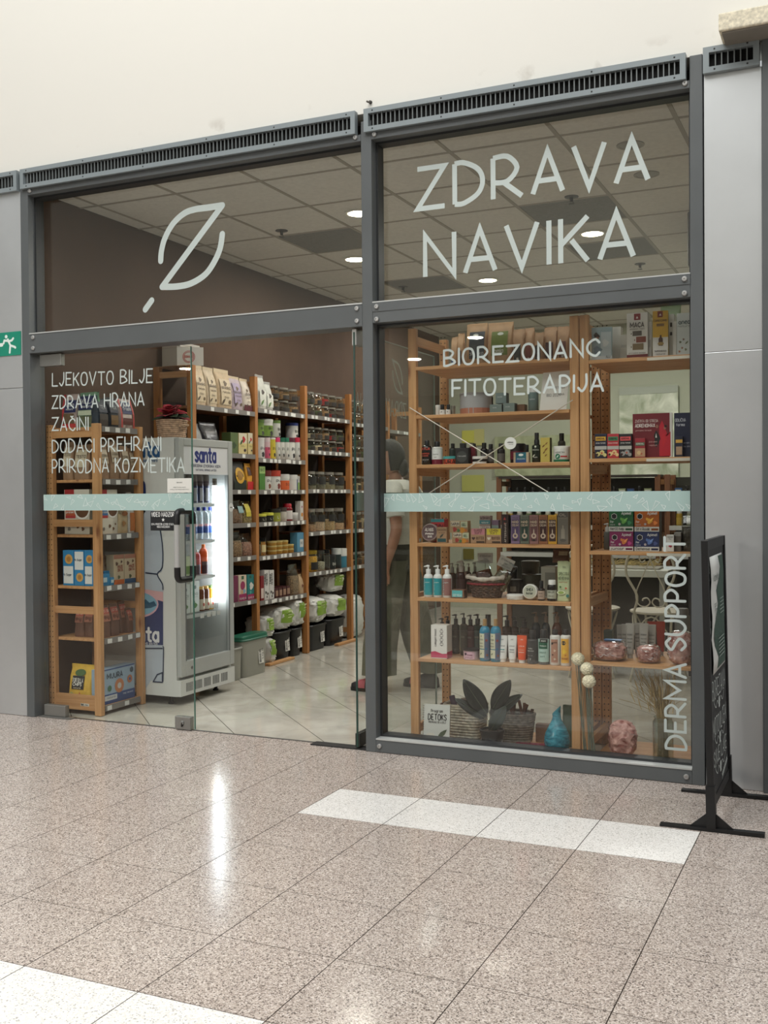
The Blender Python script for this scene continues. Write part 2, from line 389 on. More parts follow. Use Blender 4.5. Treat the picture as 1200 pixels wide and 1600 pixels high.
# facade: cream wall above, steel posts, beams, side cladding
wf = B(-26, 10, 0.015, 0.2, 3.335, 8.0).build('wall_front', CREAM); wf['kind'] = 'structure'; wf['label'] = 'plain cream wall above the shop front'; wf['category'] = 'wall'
PX = {'l': (-4.715, -4.655), 'm': (-2.402, -2.342), 'r': (-0.738, -0.681), 'rr': (-0.425, -0.36), 'll': (-5.6, -5.54)}
def trim(n, label, bx, mt=GREY, bev=0.003):
    o = B(*bx).build('trim_%d' % n, mt, bevel=bev); o['kind'] = 'structure'; o['label'] = label; o['category'] = 'post'; return o
tl = trim(1, 'grey steel post at the left end of the shop front', (*PX['l'], 0, 0.13, 0, 3.335))
tm = trim(2, 'grey steel post between doorway and display window', (*PX['m'], 0, 0.13, 0, 3.29))
tr_ = trim(3, 'grey steel post right of the display window', (*PX['r'], 0, 0.13, 0, 3.335))
trim(4, 'dark steel post at the right edge of the photo', (*PX['rr'], -0.02, 0.13, 0, 3.36))
B(*PX['ll'], 0, 0.13, 0, 3.36).build('trim_5', GREY).__setitem__('kind', 'structure')
bolt_me = None
def bolt(parent, x, z, y=-0.001):
    global bolt_me
    if bolt_me is None:
        o = MB().lathe([(0.013, 0), (0.013, 0.004), (0.010, 0.008), (0.004, 0.0085), (0.004, 0.005), (0, 0.005)], 12, axis=1).build('bolt', C((190, 190, 188), 0.35, 0.6), parent, (x, y, z)); bolt_me = o.data
    else: link('bolt', bolt_me, parent, (x, y, z))
Z_TR0, Z_TR1 = 2.228, 2.345
Z_HD0, Z_HD1 = 3.19, 3.225
def beam(n, label, x0, x1, z0, z1, y0=0.0, y1=0.13, groove=False, bolts=(), lip=False):
    o = B(x0, x1, y0, y1, z0, z1).build('trim_%d' % n, GREY, bevel=0.002); o['kind'] = 'structure'; o['label'] = label; o['category'] = 'beam'
    if groove: B(x0, x1, -0.003, 0.001, (z0+z1)/2+0.006, z1).build('cover_strip', GREY, o)
    if lip: B(x0, x1, -0.003, 0.1, z1-0.001, z1+0.006).build('glazing_bead', C((196, 199, 197), 0.4, 0.3), o)
    for x, z in bolts: bolt(o, x, z, -0.004 if groove else -0.001)
    return o
beam(6, 'grey transom over the shop doorway', PX['l'][1], PX['m'][0], Z_TR0, Z_TR1, lip=True,
     bolts=[(PX['l'][1]+.03, Z_TR0+.03), (PX['l'][1]+.03, Z_TR1-.022), (PX['m'][0]-.03, Z_TR0+.03), (PX['m'][0]-.03, Z_TR1-.022)])
beam(7, 'grey grooved transom over the display window', PX['m'][1], PX['r'][0], Z_TR0+.012, Z_TR1, groove=True, lip=True,
     bolts=[(PX['m'][1]+.025, Z_TR0+.03), (PX['m'][1]+.025, Z_TR1-.022), (PX['r'][0]-.025, Z_TR0+.03), (PX['r'][0]-.025, Z_TR1-.022)])
beam(8, 'grey head beam over the left transom window', PX['l'][1], PX['m'][0], Z_HD0, Z_HD1, bolts=[(PX['l'][1]+.02, Z_HD1-.012), (PX['m'][0]-.03, Z_HD1-.012)])
beam(9, 'grey head beam over the lettered transom window', PX['m'][1], PX['r'][0], Z_HD0, Z_HD1, bolts=[(PX['m'][1]+.02, Z_HD1-.012), (PX['r'][0]-.02, Z_HD1-.012)])
beam(10, 'dark steel sill rail under the display window', PX['m'][1], PX['r'][0], 0.002, 0.068, lip=True, bolts=[(PX['m'][1]+.02, .035), (PX['r'][0]-.025, .035)])
# inner dark frames round the glass (rebates)
def frame(parent, x0, x1, z0, z1, t, y0=0.055, y1=0.125, bottom=True):
    mb = MB().box(x0, x0+t, y0, y1, z0, z1).box(x1-t, x1, y0, y1, z0, z1).box(x0+t, x1-t, y0, y1, z1-t, z1)
    if bottom: mb.box(x0+t, x1-t, y0, y1, z0, z0+t)
    return mb.build('frame', DARKGREY, parent)
w1 = struct('window_1', 'left transom window with the leaf mark over the doorway', 'window')
w2 = struct('window_2', 'transom window lettered ZDRAVA NAVIKA', 'window')
w3 = struct('window_3', 'tall display window with pale green band', 'window')
for w, xa, xb, za, zb in ((w1, PX['l'][1], PX['m'][0], Z_TR1, Z_HD0), (w2, PX['m'][1], PX['r'][0], Z_TR1, Z_HD0), (w3, PX['m'][1], PX['r'][0], 0.074, Z_TR0+.012)):
    frame(w, xa, xb, za, zb, 0.012)
    B(xa+.008, xb-.008, GY, GY+.006, za+.008, zb-.008).build('pane', GLASS, w)
LY = GY-0.0015
R_, U_ = (1, 0, 0), (0, 0, 1)
def letters(parent, s, a, b, h, w, jit=0.0, y=LY, mat=VINYL, name='lettering', gap=0.22, caps=True):
    """one line of vinyl letters from baseline point a=(x,z) to b"""
    L, _ = text_lines(s, h, math.hypot(b[0]-a[0], b[1]-a[1]), jit, gap, False)
    d = Vector((b[0]-a[0], 0, b[1]-a[1])).normalized(); u = Vector((-d.z, 0, d.x))
    mb = MB(); k = h
    flat(mb, L, w, (a[0], y, a[1]), d, u, caps); return mb.build(name, mat, parent)
letters(w2, 'ZDRAVA', (-2.125, 2.828), (-0.945, 2.828), 0.205, 0.026, caps=False)
letters(w2, 'NAVIKA', (-2.085, 2.474), (-1.015, 2.474), 0.215, 0.026, caps=False)
# leaf mark
def px(pts, ox, oy, k): return [(ox+x*k, oy+y*k) for x, y in pts]
def glassline(pts, y):
    return [(at(u, v, 1, y).x, at(u, v, 1, y).z) for u, v in pts]
K6 = 380/1200
leaf_a = smooth([(98, 340), (102, 290), (120, 225), (160, 155), (215, 105), (270, 85), (330, 77), (402, 66)], 4) ; leaf_b = [(402, 66), (105, 468)] ; leaf_c = smooth([(105, 468), (180, 466), (250, 450), (320, 405), (365, 340), (392, 275), (402, 208)], 4)
leaf = leaf_a+leaf_b[1:]+leaf_c[1:]
mb = MB()
flat(mb, [glassline(px(q, 220, 300, K6), LY) for q in (leaf_a, leaf_b, leaf_c)]+[glassline(px([(54, 535), (22, 580)], 220, 300, K6), LY)], 0.037, (0, LY, 0), R_, U_)
mb.build('leaf_mark', VINYL, w1)
letters(w3, 'BIOREZONANC', (-1.984, 2.010), (-1.180, 2.012), 0.080, 0.0118, 0.03)
letters(w3, 'FITOTERAPIJA', (-1.940, 1.851), (-1.164, 1.841), 0.078, 0.0118, 0.03)
L, _ = text_lines('DERMA SUPPORT', 0.090, 1.0, 0.02, 0.2, False)
flat(MB(), L, 0.0132, (-0.782, LY, 0.135), (0, 0, 1), (-1, 0, 0)).build('lettering', VINYL, w3)
rt = random.Random(3)
def band(parent, x0, x1, z0, z1, y, n):
    o = B(x0, x1, y-.0012, y-.0004, z0, z1).build('band', BAND, parent)
    mb = MB(); L = []
    for k in range(n):
        cx = x0+(k+rt.uniform(.2, .8))*(x1-x0)/n; cz = rt.choice((z0+.022, z1-.022, (z0+z1)/2))
        a = rt.uniform(0, 2*PI); s = rt.uniform(.012, .027); tri = [(cx+s*math.cos(a+q), cz+s*1.1*math.sin(a+q)) for q in (0, 0.7+rt.random(), 3.0+rt.random()*.6)]
        tri = [(min(max(p, x0+.003), x1-.003), min(max(q, z0+.002), z1-.002)) for p, q in tri]
        L.append(tri+[tri[0]])
    flat(mb, L, 0.0024, (0, y-.0018, 0), R_, U_, caps=False).build('triangle_print', C((226, 236, 232), 0.6), o)
band(w3, PX['m'][1]+.012, PX['r'][0]-.012, 1.258, 1.354, LY, 44)
# shop doors
GLASSEDGE = C((70, 110, 98), 0.2)
def glass_door(n, label, pts_local):
    d = struct('door_%d' % n, label, 'door'); return d
d1 = glass_door(1, 'closed glass door with lettering and pale green band', None)
DX0, DX1 = -4.625, -3.518
B(DX0, DX1-.004, DY, DY+.010, 0.008, 2.205).build('pane', GLASS, d1)
B(DX1-.004, DX1, DY, DY+.010, 0.008, 2.205).build('pane_edge', GLASSEDGE, d1)
def patch(x0, x1, z0, z1):
    o = B(x0, x1, DY-.014, DY+.024, z0, z1).build('patch_fitting', C((150, 150, 146), 0.35, 0.7), d1, bevel=0.003)
    return o
patch(-4.620, -4.455, 0.006, 0.075); patch(-4.620, -4.455, 2.150, 2.222)
lk = patch(-3.648, -3.540, 0.004, 0.078); lk.name = 'lock_case'
MB().lathe([(0.011, 0), (0.011, 0.006), (0.006, 0.008), (0, 0.008)], 14, axis=1).build('lock_cylinder', STEEL, lk, (-3.594, DY-.015, 0.045))
B(-3.5965, -3.5915, DY-.026, DY-.014, 0.022, 0.045).build('key_slot', C((60, 58, 54), 0.4, .5), lk)
# handle: two tubes joined by black elbows through the glass
HX, Z0h, Z1h = -3.585, 0.868, 1.262
yo, yi = DY-.06, DY+.095
for yy in (yo, yi): MB().tube([(HX, yy, Z0h+.07), (HX, yy, Z1h-.07)], 0.0165, 14).build('handle_bar', C((196, 196, 194), 0.35, .45), d1)
for zz, s in ((Z1h, -1), (Z0h, 1)):
    pts = [(HX, yo, zz+s*.075)]+[(HX, yo+.03-.03*math.cos(t), zz+s*.03-s*.03*math.sin(t)) for t in (0.3, .8, 1.2, 1.57)]+[(HX, yi-.03+.03*math.sin(t), zz+s*.03-s*.03*math.cos(t)) for t in (0, .5, 1., 1.4)]+[(HX, yi, zz+s*.075)]
    MB().tube(pts, 0.0185, 12).build('handle_elbow', BLACK, d1)
for s, a, b, h in (('LJEKOVTO BILJE', (-4.533, 2.030), (-3.789, 2.011), .076), ('ZDRAVA HRANA', (-4.536, 1.893), (-3.850, 1.884), .076), ('ZAČINI', (-4.538, 1.756), (-4.262, 1.754), .074),
                   ('DODACI PREHRANI', (-4.540, 1.622), (-3.733, 1.619), .076), ('PRIRODNA KOZMETIKA', (-4.542, 1.500), (-3.572, 1.490), .078)):
    letters(d1, s, a, b, h, 0.0085, 0.04, DY-.0015)
band(d1, DX0+.012, DX1-.004, 1.268, 1.366, DY-.001, 26)
B(-3.69, -3.522, DY-.0012, DY-.0004, 1.37, 1.452).build('paper_notice', PAPER, d1)
o = MB()
for k, (s, h, z) in enumerate((('OBAVIJEST', .006, 1.425), ('POSTOVANI KUPCI', .0045, 1.398), ('HVALA NA RAZUMIJEVANJU', .0045, 1.386))):
    flat(o, text_lines(s, h, .04+.045*k)[0], .0012, (-3.605, DY-.0016, z), R_, U_, False)
o.build('notice_print', C((120, 124, 120), .7), d1)
vn = B(-3.812, -3.632, DY-.0012, DY-.0004, 1.150, 1.262).build('camera_notice', C((22, 24, 27), .5), d1)
o = MB(); flat(o, text_lines('VIDEO NADZOR!', .024, .165)[0], .0036, (-3.722, DY-.0018, 1.232), R_, U_, False)
st = [(-3.722+(.012 if k % 2 == 0 else .005)*math.sin(k*PI/5), DY-.0018, 1.213+(.012 if k % 2 == 0 else .005)*math.cos(k*PI/5)) for k in range(10)]
for k in range(10): o.add([(-3.722, DY-.0018, 1.213), st[k], st[(k+1) % 10]], [(0, 1, 2)])
flat(o, text_lines('OVAJ PROSTOR JE POD STALNIM', .011, .165)[0], .0016, (-3.722, DY-.0018, 1.182), R_, U_, False)
flat(o, text_lines('VIDEO NADZOROM', .010, .09)[0], .0016, (-3.722, DY-.0018, 1.167), R_, U_, False)
B(-3.80, -3.645, DY-.0018, DY-.0013, 1.156, 1.158).v; o.build('notice_lettering', C((222, 224, 222), .6), vn)
# open leaf, standing inwards behind the middle post
d2 = glass_door(2, 'open glass door standing inwards beside the middle post', None)
OX = -2.461
B(OX-.005, OX+.005, 0.024, 1.148, 0.012, 2.205).build('pane', LEAFGLASS, d2)
B(OX-.005, OX+.005, 0.020, 0.024, 0.012, 2.205).build('pane_edge', C((40, 66, 58), 0.2), d2)
B(OX-.005, OX+.005, 1.148, 1.152, 0.012, 2.205).build('pane_edge', C((150, 165, 158), 0.2), d2)
B(OX-.005, OX+.005, 0.024, 1.148, 2.205, 2.209).build('pane_edge', C((170, 180, 174), 0.2), d2)
B(OX-.014, OX+.014, 0.022, 0.19, 0.012, 0.085).build('patch_fitting', C((52, 52, 50), 0.4, .4), d2, bevel=.003)
B(OX-.014, OX+.014, 0.022, 0.10, 2.135, 2.222).build('patch_fitting', C((170, 170, 166), 0.35, .6), d2, bevel=.003)
B(OX-.0062, OX-.0054, 0.03, 1.14, 1.262, 1.36).build('band', BAND, d2)
o = MB()
for s, ya, yb, z, h in (('ZDRAVA HRANA', .05, .72, 1.80, .085),):
    flat(o, text_lines(s, h, yb-ya, .04, .22, False)[0], .0085, (OX-.006, yb, z), (0, -1, 0), U_)
lf = [((p[0]-250)/400, (280-p[1])/400) for p in leaf]; flat(o, [[(q[0]*.18, q[1]*.18) for q in lf]], .012, (OX-.006, .60, 2.02), (0, -1, 0), U_)
o.build('lettering', VINYL, d2)
fs = B(-2.74, -2.41, 0.012, 0.085, 0.001, 0.006).build('trim_11', C((44, 44, 44), .5, .3)); fs['kind'] = 'structure'; fs['label'] = 'dark steel floor plate at the door pivot'; fs['category'] = 'plate'
fs = B(-4.64, -4.40, 0.02, 0.085, 0.001, 0.005).build('trim_12', C((120, 120, 116), .4, .4)); fs['kind'] = 'structure'; fs['label'] = 'steel floor plate under the closed glass door'; fs['category'] = 'plate'
fs = B(-4.40, -2.74, 0.066, 0.082, 0.0005, 0.0025).build('trim_13', C((90, 88, 84), .5, .3)); fs['kind'] = 'structure'; fs['label'] = 'thin metal strip where the two floors meet'; fs['category'] = 'strip'
# vents
def vent(x0, x1, label, zb=3.226, zt=3.345):
    t = thing('vent_grille', label, 'vent', ((x0+x1)/2, 0, zb)); w = (x1-x0)/2; h = zt-zb; m = .026
    mb = MB().box(-w, w, -.022, .012, 0, m).box(-w, w, -.022, .012, h-m, h).box(-w, -w+m, -.022, .012, m, h-m).box(w-m, w, -.022, .012, m, h-m)
    mb.build('frame', VENTGREY, t); B(-w+m, w-m, .006, .0125, m, h-m).build('back', C((8, 8, 8), .9), t)
    n = int((2*w-2*m)/.0242); me = None
    for k in range(1, n):
        x = -w+m+(2*w-2*m)*k/n
        if me is None: me = B(-.0026, .0026, -.012, -.004, m, h-m).build('slat', C((112, 118, 118), .5), t, (x, 0, 0)).data
        else: link('slat', me, t, (x, 0, 0))
    sc = MB()
    for k in range(max(2, int(2*w/.4)+1)):
        x = -w+.05+(2*w-.1)*k/max(1, int(2*w/.4))
        for z in (m/2, h-m/2): sc.lathe([(.0045, 0), (.003, .002), (0, .0022)], 8, x, -.022, z, axis=1)
    sc.build('screws', C((40, 42, 42), .5), t, kind='stuff')
vent(-4.695, -2.425, 'long grey vent grille over the left transom window')
vent(-2.375, -0.752, 'long grey vent grille over the ZDRAVA NAVIKA window')
vent(-0.676, -0.435, 'short grey vent grille under the lamp housing', 3.236, 3.352)
vent(-5.30, -4.722, 'grey vent grille cut by the left edge of the photo', 3.222, 3.345)
def clad(x0, x1, z0, z1, label):
    o = B(x0, x1, 0.005, 0.12, z0, z1).build('cladding_panel', ALU, bevel=.002); o['kind'] = 'structure'; o['label'] = label; o['category'] = 'panel'
clad(-5.54, -4.717, 0.002, 2.022, 'lower grey metal panel left of the shop'); clad(-5.54, -4.717, 2.025, 3.222, 'upper grey metal panel left of the shop')
zj = at(1145, 548, 1, 0).z
clad(-0.676, -0.427, 0.002, zj-.001, 'lower grey metal panel behind the chalkboard'); clad(-0.676, -0.427, zj+.001, 3.236, 'upper grey metal panel right of the shop')
clad(-0.358, 10, 0.002, 3.36, 'dark grey metal panel at the far right edge'); clad(-26, -5.6, 0.002, 3.36, 'grey metal panel beyond the left edge')
# fixtures on the facade
zl = at(1130, 75.8, 1, 0.014).z
t = thing('lamp_housing', 'cream box lamp housing on the wall above the right panel', 'lamp', (-0.405, 0.014, zl))
B(-.185, .185, -.185, -.001, .004, .082).build('housing', C((214, 206, 184), .8, 0, .12, 60), t, bevel=.006)
B(-.172, .172, -.172, -.012, -.004, .005).build('diffuser', C((128, 122, 112), .5, 0, .04, 8), t)
MB().tube([(-.06, -.02, .081), (-.06, -.05, .098), (-.06, -.08, .081)], .003, 6).build('hanger_wire', STEEL, t)
q0, q1 = at(0, 525, 1, 0.003), at(33, 555, 1, 0.003)
sg = thing('exit_sign', 'green emergency exit sign with running figure on left panel', 'sign', (q1.x-.17, 0.003, 2.225))
B(-.17, .17, -.003, .0015, 0, .145).build('plate', C((22, 138, 112), .45), sg)
o = MB(); wl = []
flat(o, [[(.02, .07), (-.13, .07)], [(-.09, .105), (-.13, .07), (-.09, .035)]], .022, (0, -.0036, 0), R_, U_)
o.lathe([(.011, 0), (.011, .0004)], 12, .055, -.0034, .118, axis=1)
flat(o, [[(.068, .100), (.088, .062), (.125, .050), (.128, .046)], [(.088, .062), (.082, .018)], [(.066, .092), (.040, .095), (.034, .078)], [(.072, .088), (.100, .092), (.112, .104)]], .014, (0, -.0036, 0), R_, U_)
o.build('pictogram', C((226, 238, 232), .5), sg)
hk = thing('wall_hook', 'small broken cable clip on the cream wall above middle post', 'clip', (at(579, 160, 1, .014).x, .014, at(579, 160, 1, .014).z))
MB().tube([(0, 0, 0), (-.004, -.02, -.004), (-.012, -.026, 0)], .005, 6).build('clip', C((90, 84, 78), .6), hk); MB().lathe([(.010, 0), (.008, .01), (0, .012)], 8, axis=1).build('anchor', C((60, 56, 52), .7), hk)
# the hall behind the photographer: soffit with round downlights (seen mirrored in the glass)
sf = B(-26, 10, -11.5, -4.6, 3.03, 3.3).build('trim_14', C((205, 203, 196), .8)); sf['kind'] = 'structure'; sf['label'] = 'pale soffit of the hall opposite the shop'; sf['category'] = 'ceiling'
ow = B(-26, 10, -11.9, -11.5, 0, 8).build('wall_opposite', C((100, 97, 92), .8)); ow['kind'] = 'structure'; ow['label'] = 'wall of the hall opposite the shop'; ow['category'] = 'wall'
refl_wall = B(-26, 10, -11.49, -11.40, 3.35, 8.5).build('trim_15', C((228, 226, 219), .8)); refl_wall['kind'] = 'structure'; refl_wall['label'] = 'added unseen pale wall opposite that brightens the upper pane reflections'; refl_wall['category'] = 'wall'  # unseen reflector, added so the transom panes mirror something paler than wall_opposite
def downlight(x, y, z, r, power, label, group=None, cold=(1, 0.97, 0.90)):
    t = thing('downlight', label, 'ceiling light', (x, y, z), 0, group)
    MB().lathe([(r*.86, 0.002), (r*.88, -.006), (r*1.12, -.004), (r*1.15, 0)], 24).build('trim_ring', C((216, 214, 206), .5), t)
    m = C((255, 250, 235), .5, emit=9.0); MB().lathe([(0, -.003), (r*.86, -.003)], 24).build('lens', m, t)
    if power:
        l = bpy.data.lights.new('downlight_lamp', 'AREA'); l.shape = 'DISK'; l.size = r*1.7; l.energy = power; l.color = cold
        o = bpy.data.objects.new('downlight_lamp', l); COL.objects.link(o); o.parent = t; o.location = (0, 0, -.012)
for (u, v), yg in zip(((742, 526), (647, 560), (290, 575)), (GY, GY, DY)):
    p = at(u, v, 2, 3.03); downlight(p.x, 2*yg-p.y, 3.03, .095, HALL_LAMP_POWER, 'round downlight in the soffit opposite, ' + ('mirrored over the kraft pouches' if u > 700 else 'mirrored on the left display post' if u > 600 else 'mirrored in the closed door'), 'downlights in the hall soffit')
for k, (x, y) in enumerate(SHOP_LAMPS):
    downlight(x, y, ZC-.004, .088, SHOP_LAMP_POWER[k], ('round downlight nearest the doorway, at the left transom pane edge', 'round downlight over the drinks fridge', 'round downlight under the N of NAVIKA', 'round downlight behind the K of NAVIKA')[k])
for k, (x, y) in enumerate(((-2.10, 5.09), (-3.93, 5.09))):
    t = thing('ceiling_panel_light', 'square ceiling light panel far back in the shop, %s one' % ('right', 'left')[k], 'ceiling light', (x, y, ZC-.005))
    MB().box(-.3, .3, -.3, -.28, -.004, .003).box(-.3, .3, .28, .3, -.004, .003).box(-.3, -.28, -.28, .28, -.004, .003).box(.28, .3, -.28, .28, -.004, .003).build('frame', C((206, 206, 200), .5), t)
    B(-.28, .28, -.28, .28, -.002, .002).build('diffuser', C((250, 250, 244), .5, emit=3.0), t)
    l = bpy.data.lights.new('panel_lamp', 'AREA'); l.shape = 'SQUARE'; l.size = .54; l.energy = REAR_PANEL_POWER[k]; l.color = (1, .98, .93)
    o = bpy.data.objects.new('panel_lamp', l); COL.objects.link(o); o.parent = t; o.location = (0, 0, -.012)
for k, (u, v, lb) in enumerate(((440, 360, 'ceiling sprinkler in the left transom window'), (893, 307, 'ceiling sprinkler between the two words of the lettering'), (630, 448, 'small ceiling sprinkler at lower left of the lettered window'), (1000, 412, 'ceiling sprinkler right of the word NAVIKA'))):
    p = at(u, v, 2, ZC); s = thing('sprinkler', lb, 'sprinkler', (p.x, p.y, ZC-.001))
    MB().lathe([(.045, 0), (.045, -.004), (.012, -.006), (.01, -.03), (.004, -.034), (0, -.034)], 16).build('body', C((74, 72, 68), .5, .4), s)
    MB().lathe([(0, -.044), (.02, -.045), (.02, -.047), (0, -.047)], 12).build('deflector', C((70, 68, 64), .5, .5), s); MB().tube([(.008, 0, -.03), (.012, 0, -.045)], .002, 6).build('yoke', C((70, 68, 64), .5, .5), s)
for u, v in ((1010, 272), (985, 226)):
    p = at(u, v, 2, ZC); s = thing('ceiling_speaker', 'round ceiling speaker grille, ' + ('farther' if u > 1000 else 'nearer') + ' of two beside the second word', 'speaker', (p.x, p.y, ZC-.001))
    MB().lathe([(.075, 0), (.075, -.005), (.06, -.007), (.058, -.004), (0, -.004)], 20).build('grille', C((150, 146, 138), .6), s)
ac = thing('air_conditioner', 'grey ducted air conditioner box below the ceiling at right', 'air conditioner', (-0.86, 2.9, 2.86))
B(-.235, .235, -.6, .6, 0, .36).build('casing', C((98, 96, 92), .6), ac, bevel=.01); B(-.236, -.23, -.5, .5, .05, .3).build('side_grille', C((80, 78, 74), .6), ac); B(-.2, .2, -.605, -.6, .06, .30).build('outlet', C((70, 68, 66), .6), ac)

# ---------------------------------------------------------------- product builders (front faces -y, origin at the middle of the base)
def shape_pts(kind, n=16):
    if kind == 'disc': return [(math.cos(2*PI*k/n), math.sin(2*PI*k/n)) for k in range(n)]
    if kind == 'hex': return [(math.cos(PI/6+PI/3*k), math.sin(PI/6+PI/3*k)) for k in range(6)]
    if kind == 'heart': return [(0, -.9), (.5, -.4), (.95, .15), (.9, .6), (.5, .8), (.15, .65), (0, .4), (-.15, .65), (-.5, .8), (-.9, .6), (-.95, .15), (-.5, -.4)]
    if kind == 'leaf': return [(-1, -1), (-.2, -.75), (.5, -.1), (.8, .5), (1, 1), (.4, .8), (-.3, .4), (-.8, -.2)]
    if kind == 'flask': return [(.18, 1), (.18, .35), (.55, .1), (.75, -.3), (.6, -.75), (.2, -1), (-.2, -1), (-.6, -.75), (-.75, -.3), (-.55, .1), (-.18, .35), (-.18, 1)]
    if kind == 'vial': return [(.2, 1), (.2, .6), (.5, .35), (.5, -1), (-.5, -1), (-.5, .35), (-.2, .6), (-.2, 1)]
    if kind == 'wave': return [(-1, -1), (1, -1), (1, .3), (.5, .1), (0, .5), (-.5, .9), (-1, .6)]
    if kind == 'tri': return [(-1, -1), (1, -1), (0, 1)]
    if kind == 'blob': return [((.8+.2*math.sin(5*a+1))*math.cos(a), (.8+.2*math.cos(3*a))*math.sin(a)) for a in [2*PI*k/14 for k in range(14)]]
    if kind == 'oval': return [(math.cos(2*PI*k/n), .5*math.sin(2*PI*k/n)) for k in range(n)]
def decorate(t, w, h, y, panels=(), txt=(), shapes=(), R=None, z0=0.0):
    """print on the front: panels (fx0,fx1,fz0,fz1,colour), shapes (kind,fx,fz,fr,colour[,fry]), txt (string,fx,fz,fh,colour[,fw[,turned]])"""
    def mp(x, z, l):
        o = 0.0006+0.0003*l
        if R: return ((R+o)*math.sin(x/R), -(R+o)*math.cos(x/R), z0+z)
        return (x, y-o, z0+z)
    l = 0
    for p in panels:
        x0, x1, a, b = (p[0]-.5)*w, (p[1]-.5)*w, p[2]*h, p[3]*h; n = 8 if R else 1; mb = MB()
        for k in range(n):
            xa, xb = x0+(x1-x0)*k/n, x0+(x1-x0)*(k+1)/n
            mb.add([mp(xa, a, l), mp(xb, a, l), mp(xb, b, l), mp(xa, b, l)], [(0, 1, 2, 3)])
        mb.smooth = bool(R); mb.build('label' if R else 'printed_panel', C(p[4], p[5] if len(p) > 5 else 0.5), t); l += 1
    for s in shapes:
        r = s[3]*w; ry = (s[5]*w if len(s) > 5 else r); pts = shape_pts(s[0]); cx, cz = (s[1]-.5)*w, s[2]*h
        c0 = (sum(p[0] for p in pts)/len(pts), sum(p[1] for p in pts)/len(pts)); m = len(pts)
        V = [mp(cx+c0[0]*r, cz+c0[1]*ry, l)]+[mp(cx+p[0]*r, cz+p[1]*ry, l) for p in pts]
        MB().add(V, [(0, 1+k, 1+(k+1) % m) for k in range(m)]).build('emblem', C(s[4], .5), t); l += 1
    by = {}
    for x in txt: by.setdefault(tuple(x[4]), []).append(x)
    for col, xs in by.items():
        mb = MB()
        for x in xs:
            s, fx, fz, fh = x[:4]; hh = fh*h; turned = len(x) > 6 and x[6]
            L, tw = text_lines(s, hh, x[5]*(h if turned else w) if len(x) > 5 and x[5] else None)
            lim = (h if turned else w)*.95
            if tw > lim: L = [[(p*lim/tw, q) for p, q in st] for st in L]
            if turned: L = [[((fx-.5)*w-q, fz*h+p) for p, q in st] for st in L]
            else: L = [[((fx-.5)*w+p, fz*h+q) for p, q in st] for st in L]
            V, F = ribbons(L, max(min(hh*(.2 if fh*h > .012 else .17), min(tw, lim)/max(3, len(s))*.26), .0009), False)
            mb.add([mp(p, q, l+ly*.15) for p, q, ly in V], F)
        mb.build('lettering', C(col, .5), t); l += 1
def carton(t, w, h, d, col=(220, 218, 210), side=None, panels=(), txt=(), shapes=(), rough=.5):
    B(-w/2, w/2, -d/2, d/2, 0, h).build('body', C(col, rough), t, bevel=min(.0015, w*.03))
    if side: B(w/2-.0002, w/2+.0006, -d/2+.001, d/2-.001, .001, h-.001).build('side_panel', C(side, rough), t)
    decorate(t, w, h, -d/2, panels, txt, shapes)
def cap_lathe(t, r, z0, z1, col, name='cap', rough=.4, metal=0):
    MB().lathe([(r, z0), (r, z1-r*.15), (r*.9, z1), (0, z1)], 18).build(name, C(col, rough, metal), t)
def bottle(t, w, h, d, col=(30, 28, 26), cap=(20, 20, 20), ch=.2, cw=.5, sh=.1, pump=None, label=None, panels=(), txt=(), shapes=(), clear=False, rough=.25, base=None, metal=0, fill=None):
    """lathe bottle; ch cap height share, sh shoulder share, label (z0,z1,colour) as shares of the height"""
    r = w/2; zc = h*(1-ch); zs = zc-h*sh; rn = r*cw
    body = [(0, 0), (r*.92, 0), (r, h*.02), (r, zs)]+[(rn+(r-rn)*math.cos(a), zs+(zc-zs)*.9*math.sin(a)) for a in (.3, .7, 1.1, 1.5)]+[(rn*.9, zc), (0, zc)]
    if clear:
        MB().lathe(body, 18).build('body', CLEAR, t)
        if fill: MB().lathe([(0, .003), (r*.9, .003), (r*.92, zs*.9), (0, zs*.9)], 16).build('contents', C(fill, .5), t)
    else: MB().lathe(body, 18).build('body', C(col, rough), t)
    if base: MB().lathe([(r+.0005, .001), (r+.0005, h*base[0])], 18).build('base_band', C(base[1], .4), t)
    if pump == 'pump':
        cap_lathe(t, rn*1.05, zc-.002, h*(1-ch*.45), cap)
        pz = h*(1-ch*.12); mb = MB().tube([(0, 0, h*(1-ch*.5)), (0, 0, pz)], rn*.38, 8)
        mb.tube([(rn*.5, 0, pz), (-r*.2, 0, pz+.001), (-r*.75, 0, pz-.001), (-r*1.0, 0, pz-h*.012)], [rn*.5, rn*.48, rn*.26, rn*.2], 8); mb.build('pump_head', C(cap, .4), t)
    elif pump == 'spray':
        cap_lathe(t, rn, zc-.002, h*(1-ch*.6), cap); cap_lathe(t, rn*.8, h*(1-ch*.62), h, cap, 'spray_head')
        MB().tube([(0, -rn*.7, h*.965), (0, -rn*1.05, h*.965)], rn*.2, 8).build('nozzle', C(cap, .4), t)
    elif cap: cap_lathe(t, rn*1.05, zc-.002, h, cap, metal=metal)
    if label:
        R = r+.0004; a0, a1 = -1.35, 1.35; mb = MB(); n = 12
        for k in range(n):
            p, q = a0+(a1-a0)*k/n, a0+(a1-a0)*(k+1)/n
            mb.add([(R*math.sin(p), -R*math.cos(p), label[0]*h), (R*math.sin(q), -R*math.cos(q), label[0]*h), (R*math.sin(q), -R*math.cos(q), label[1]*h), (R*math.sin(p), -R*math.cos(p), label[1]*h)], [(0, 1, 2, 3)])
        mb.smooth = True; mb.build('label', C(label[2], .5), t)
    decorate(t, w, h, 0, panels, txt, shapes, R=r+.0006)
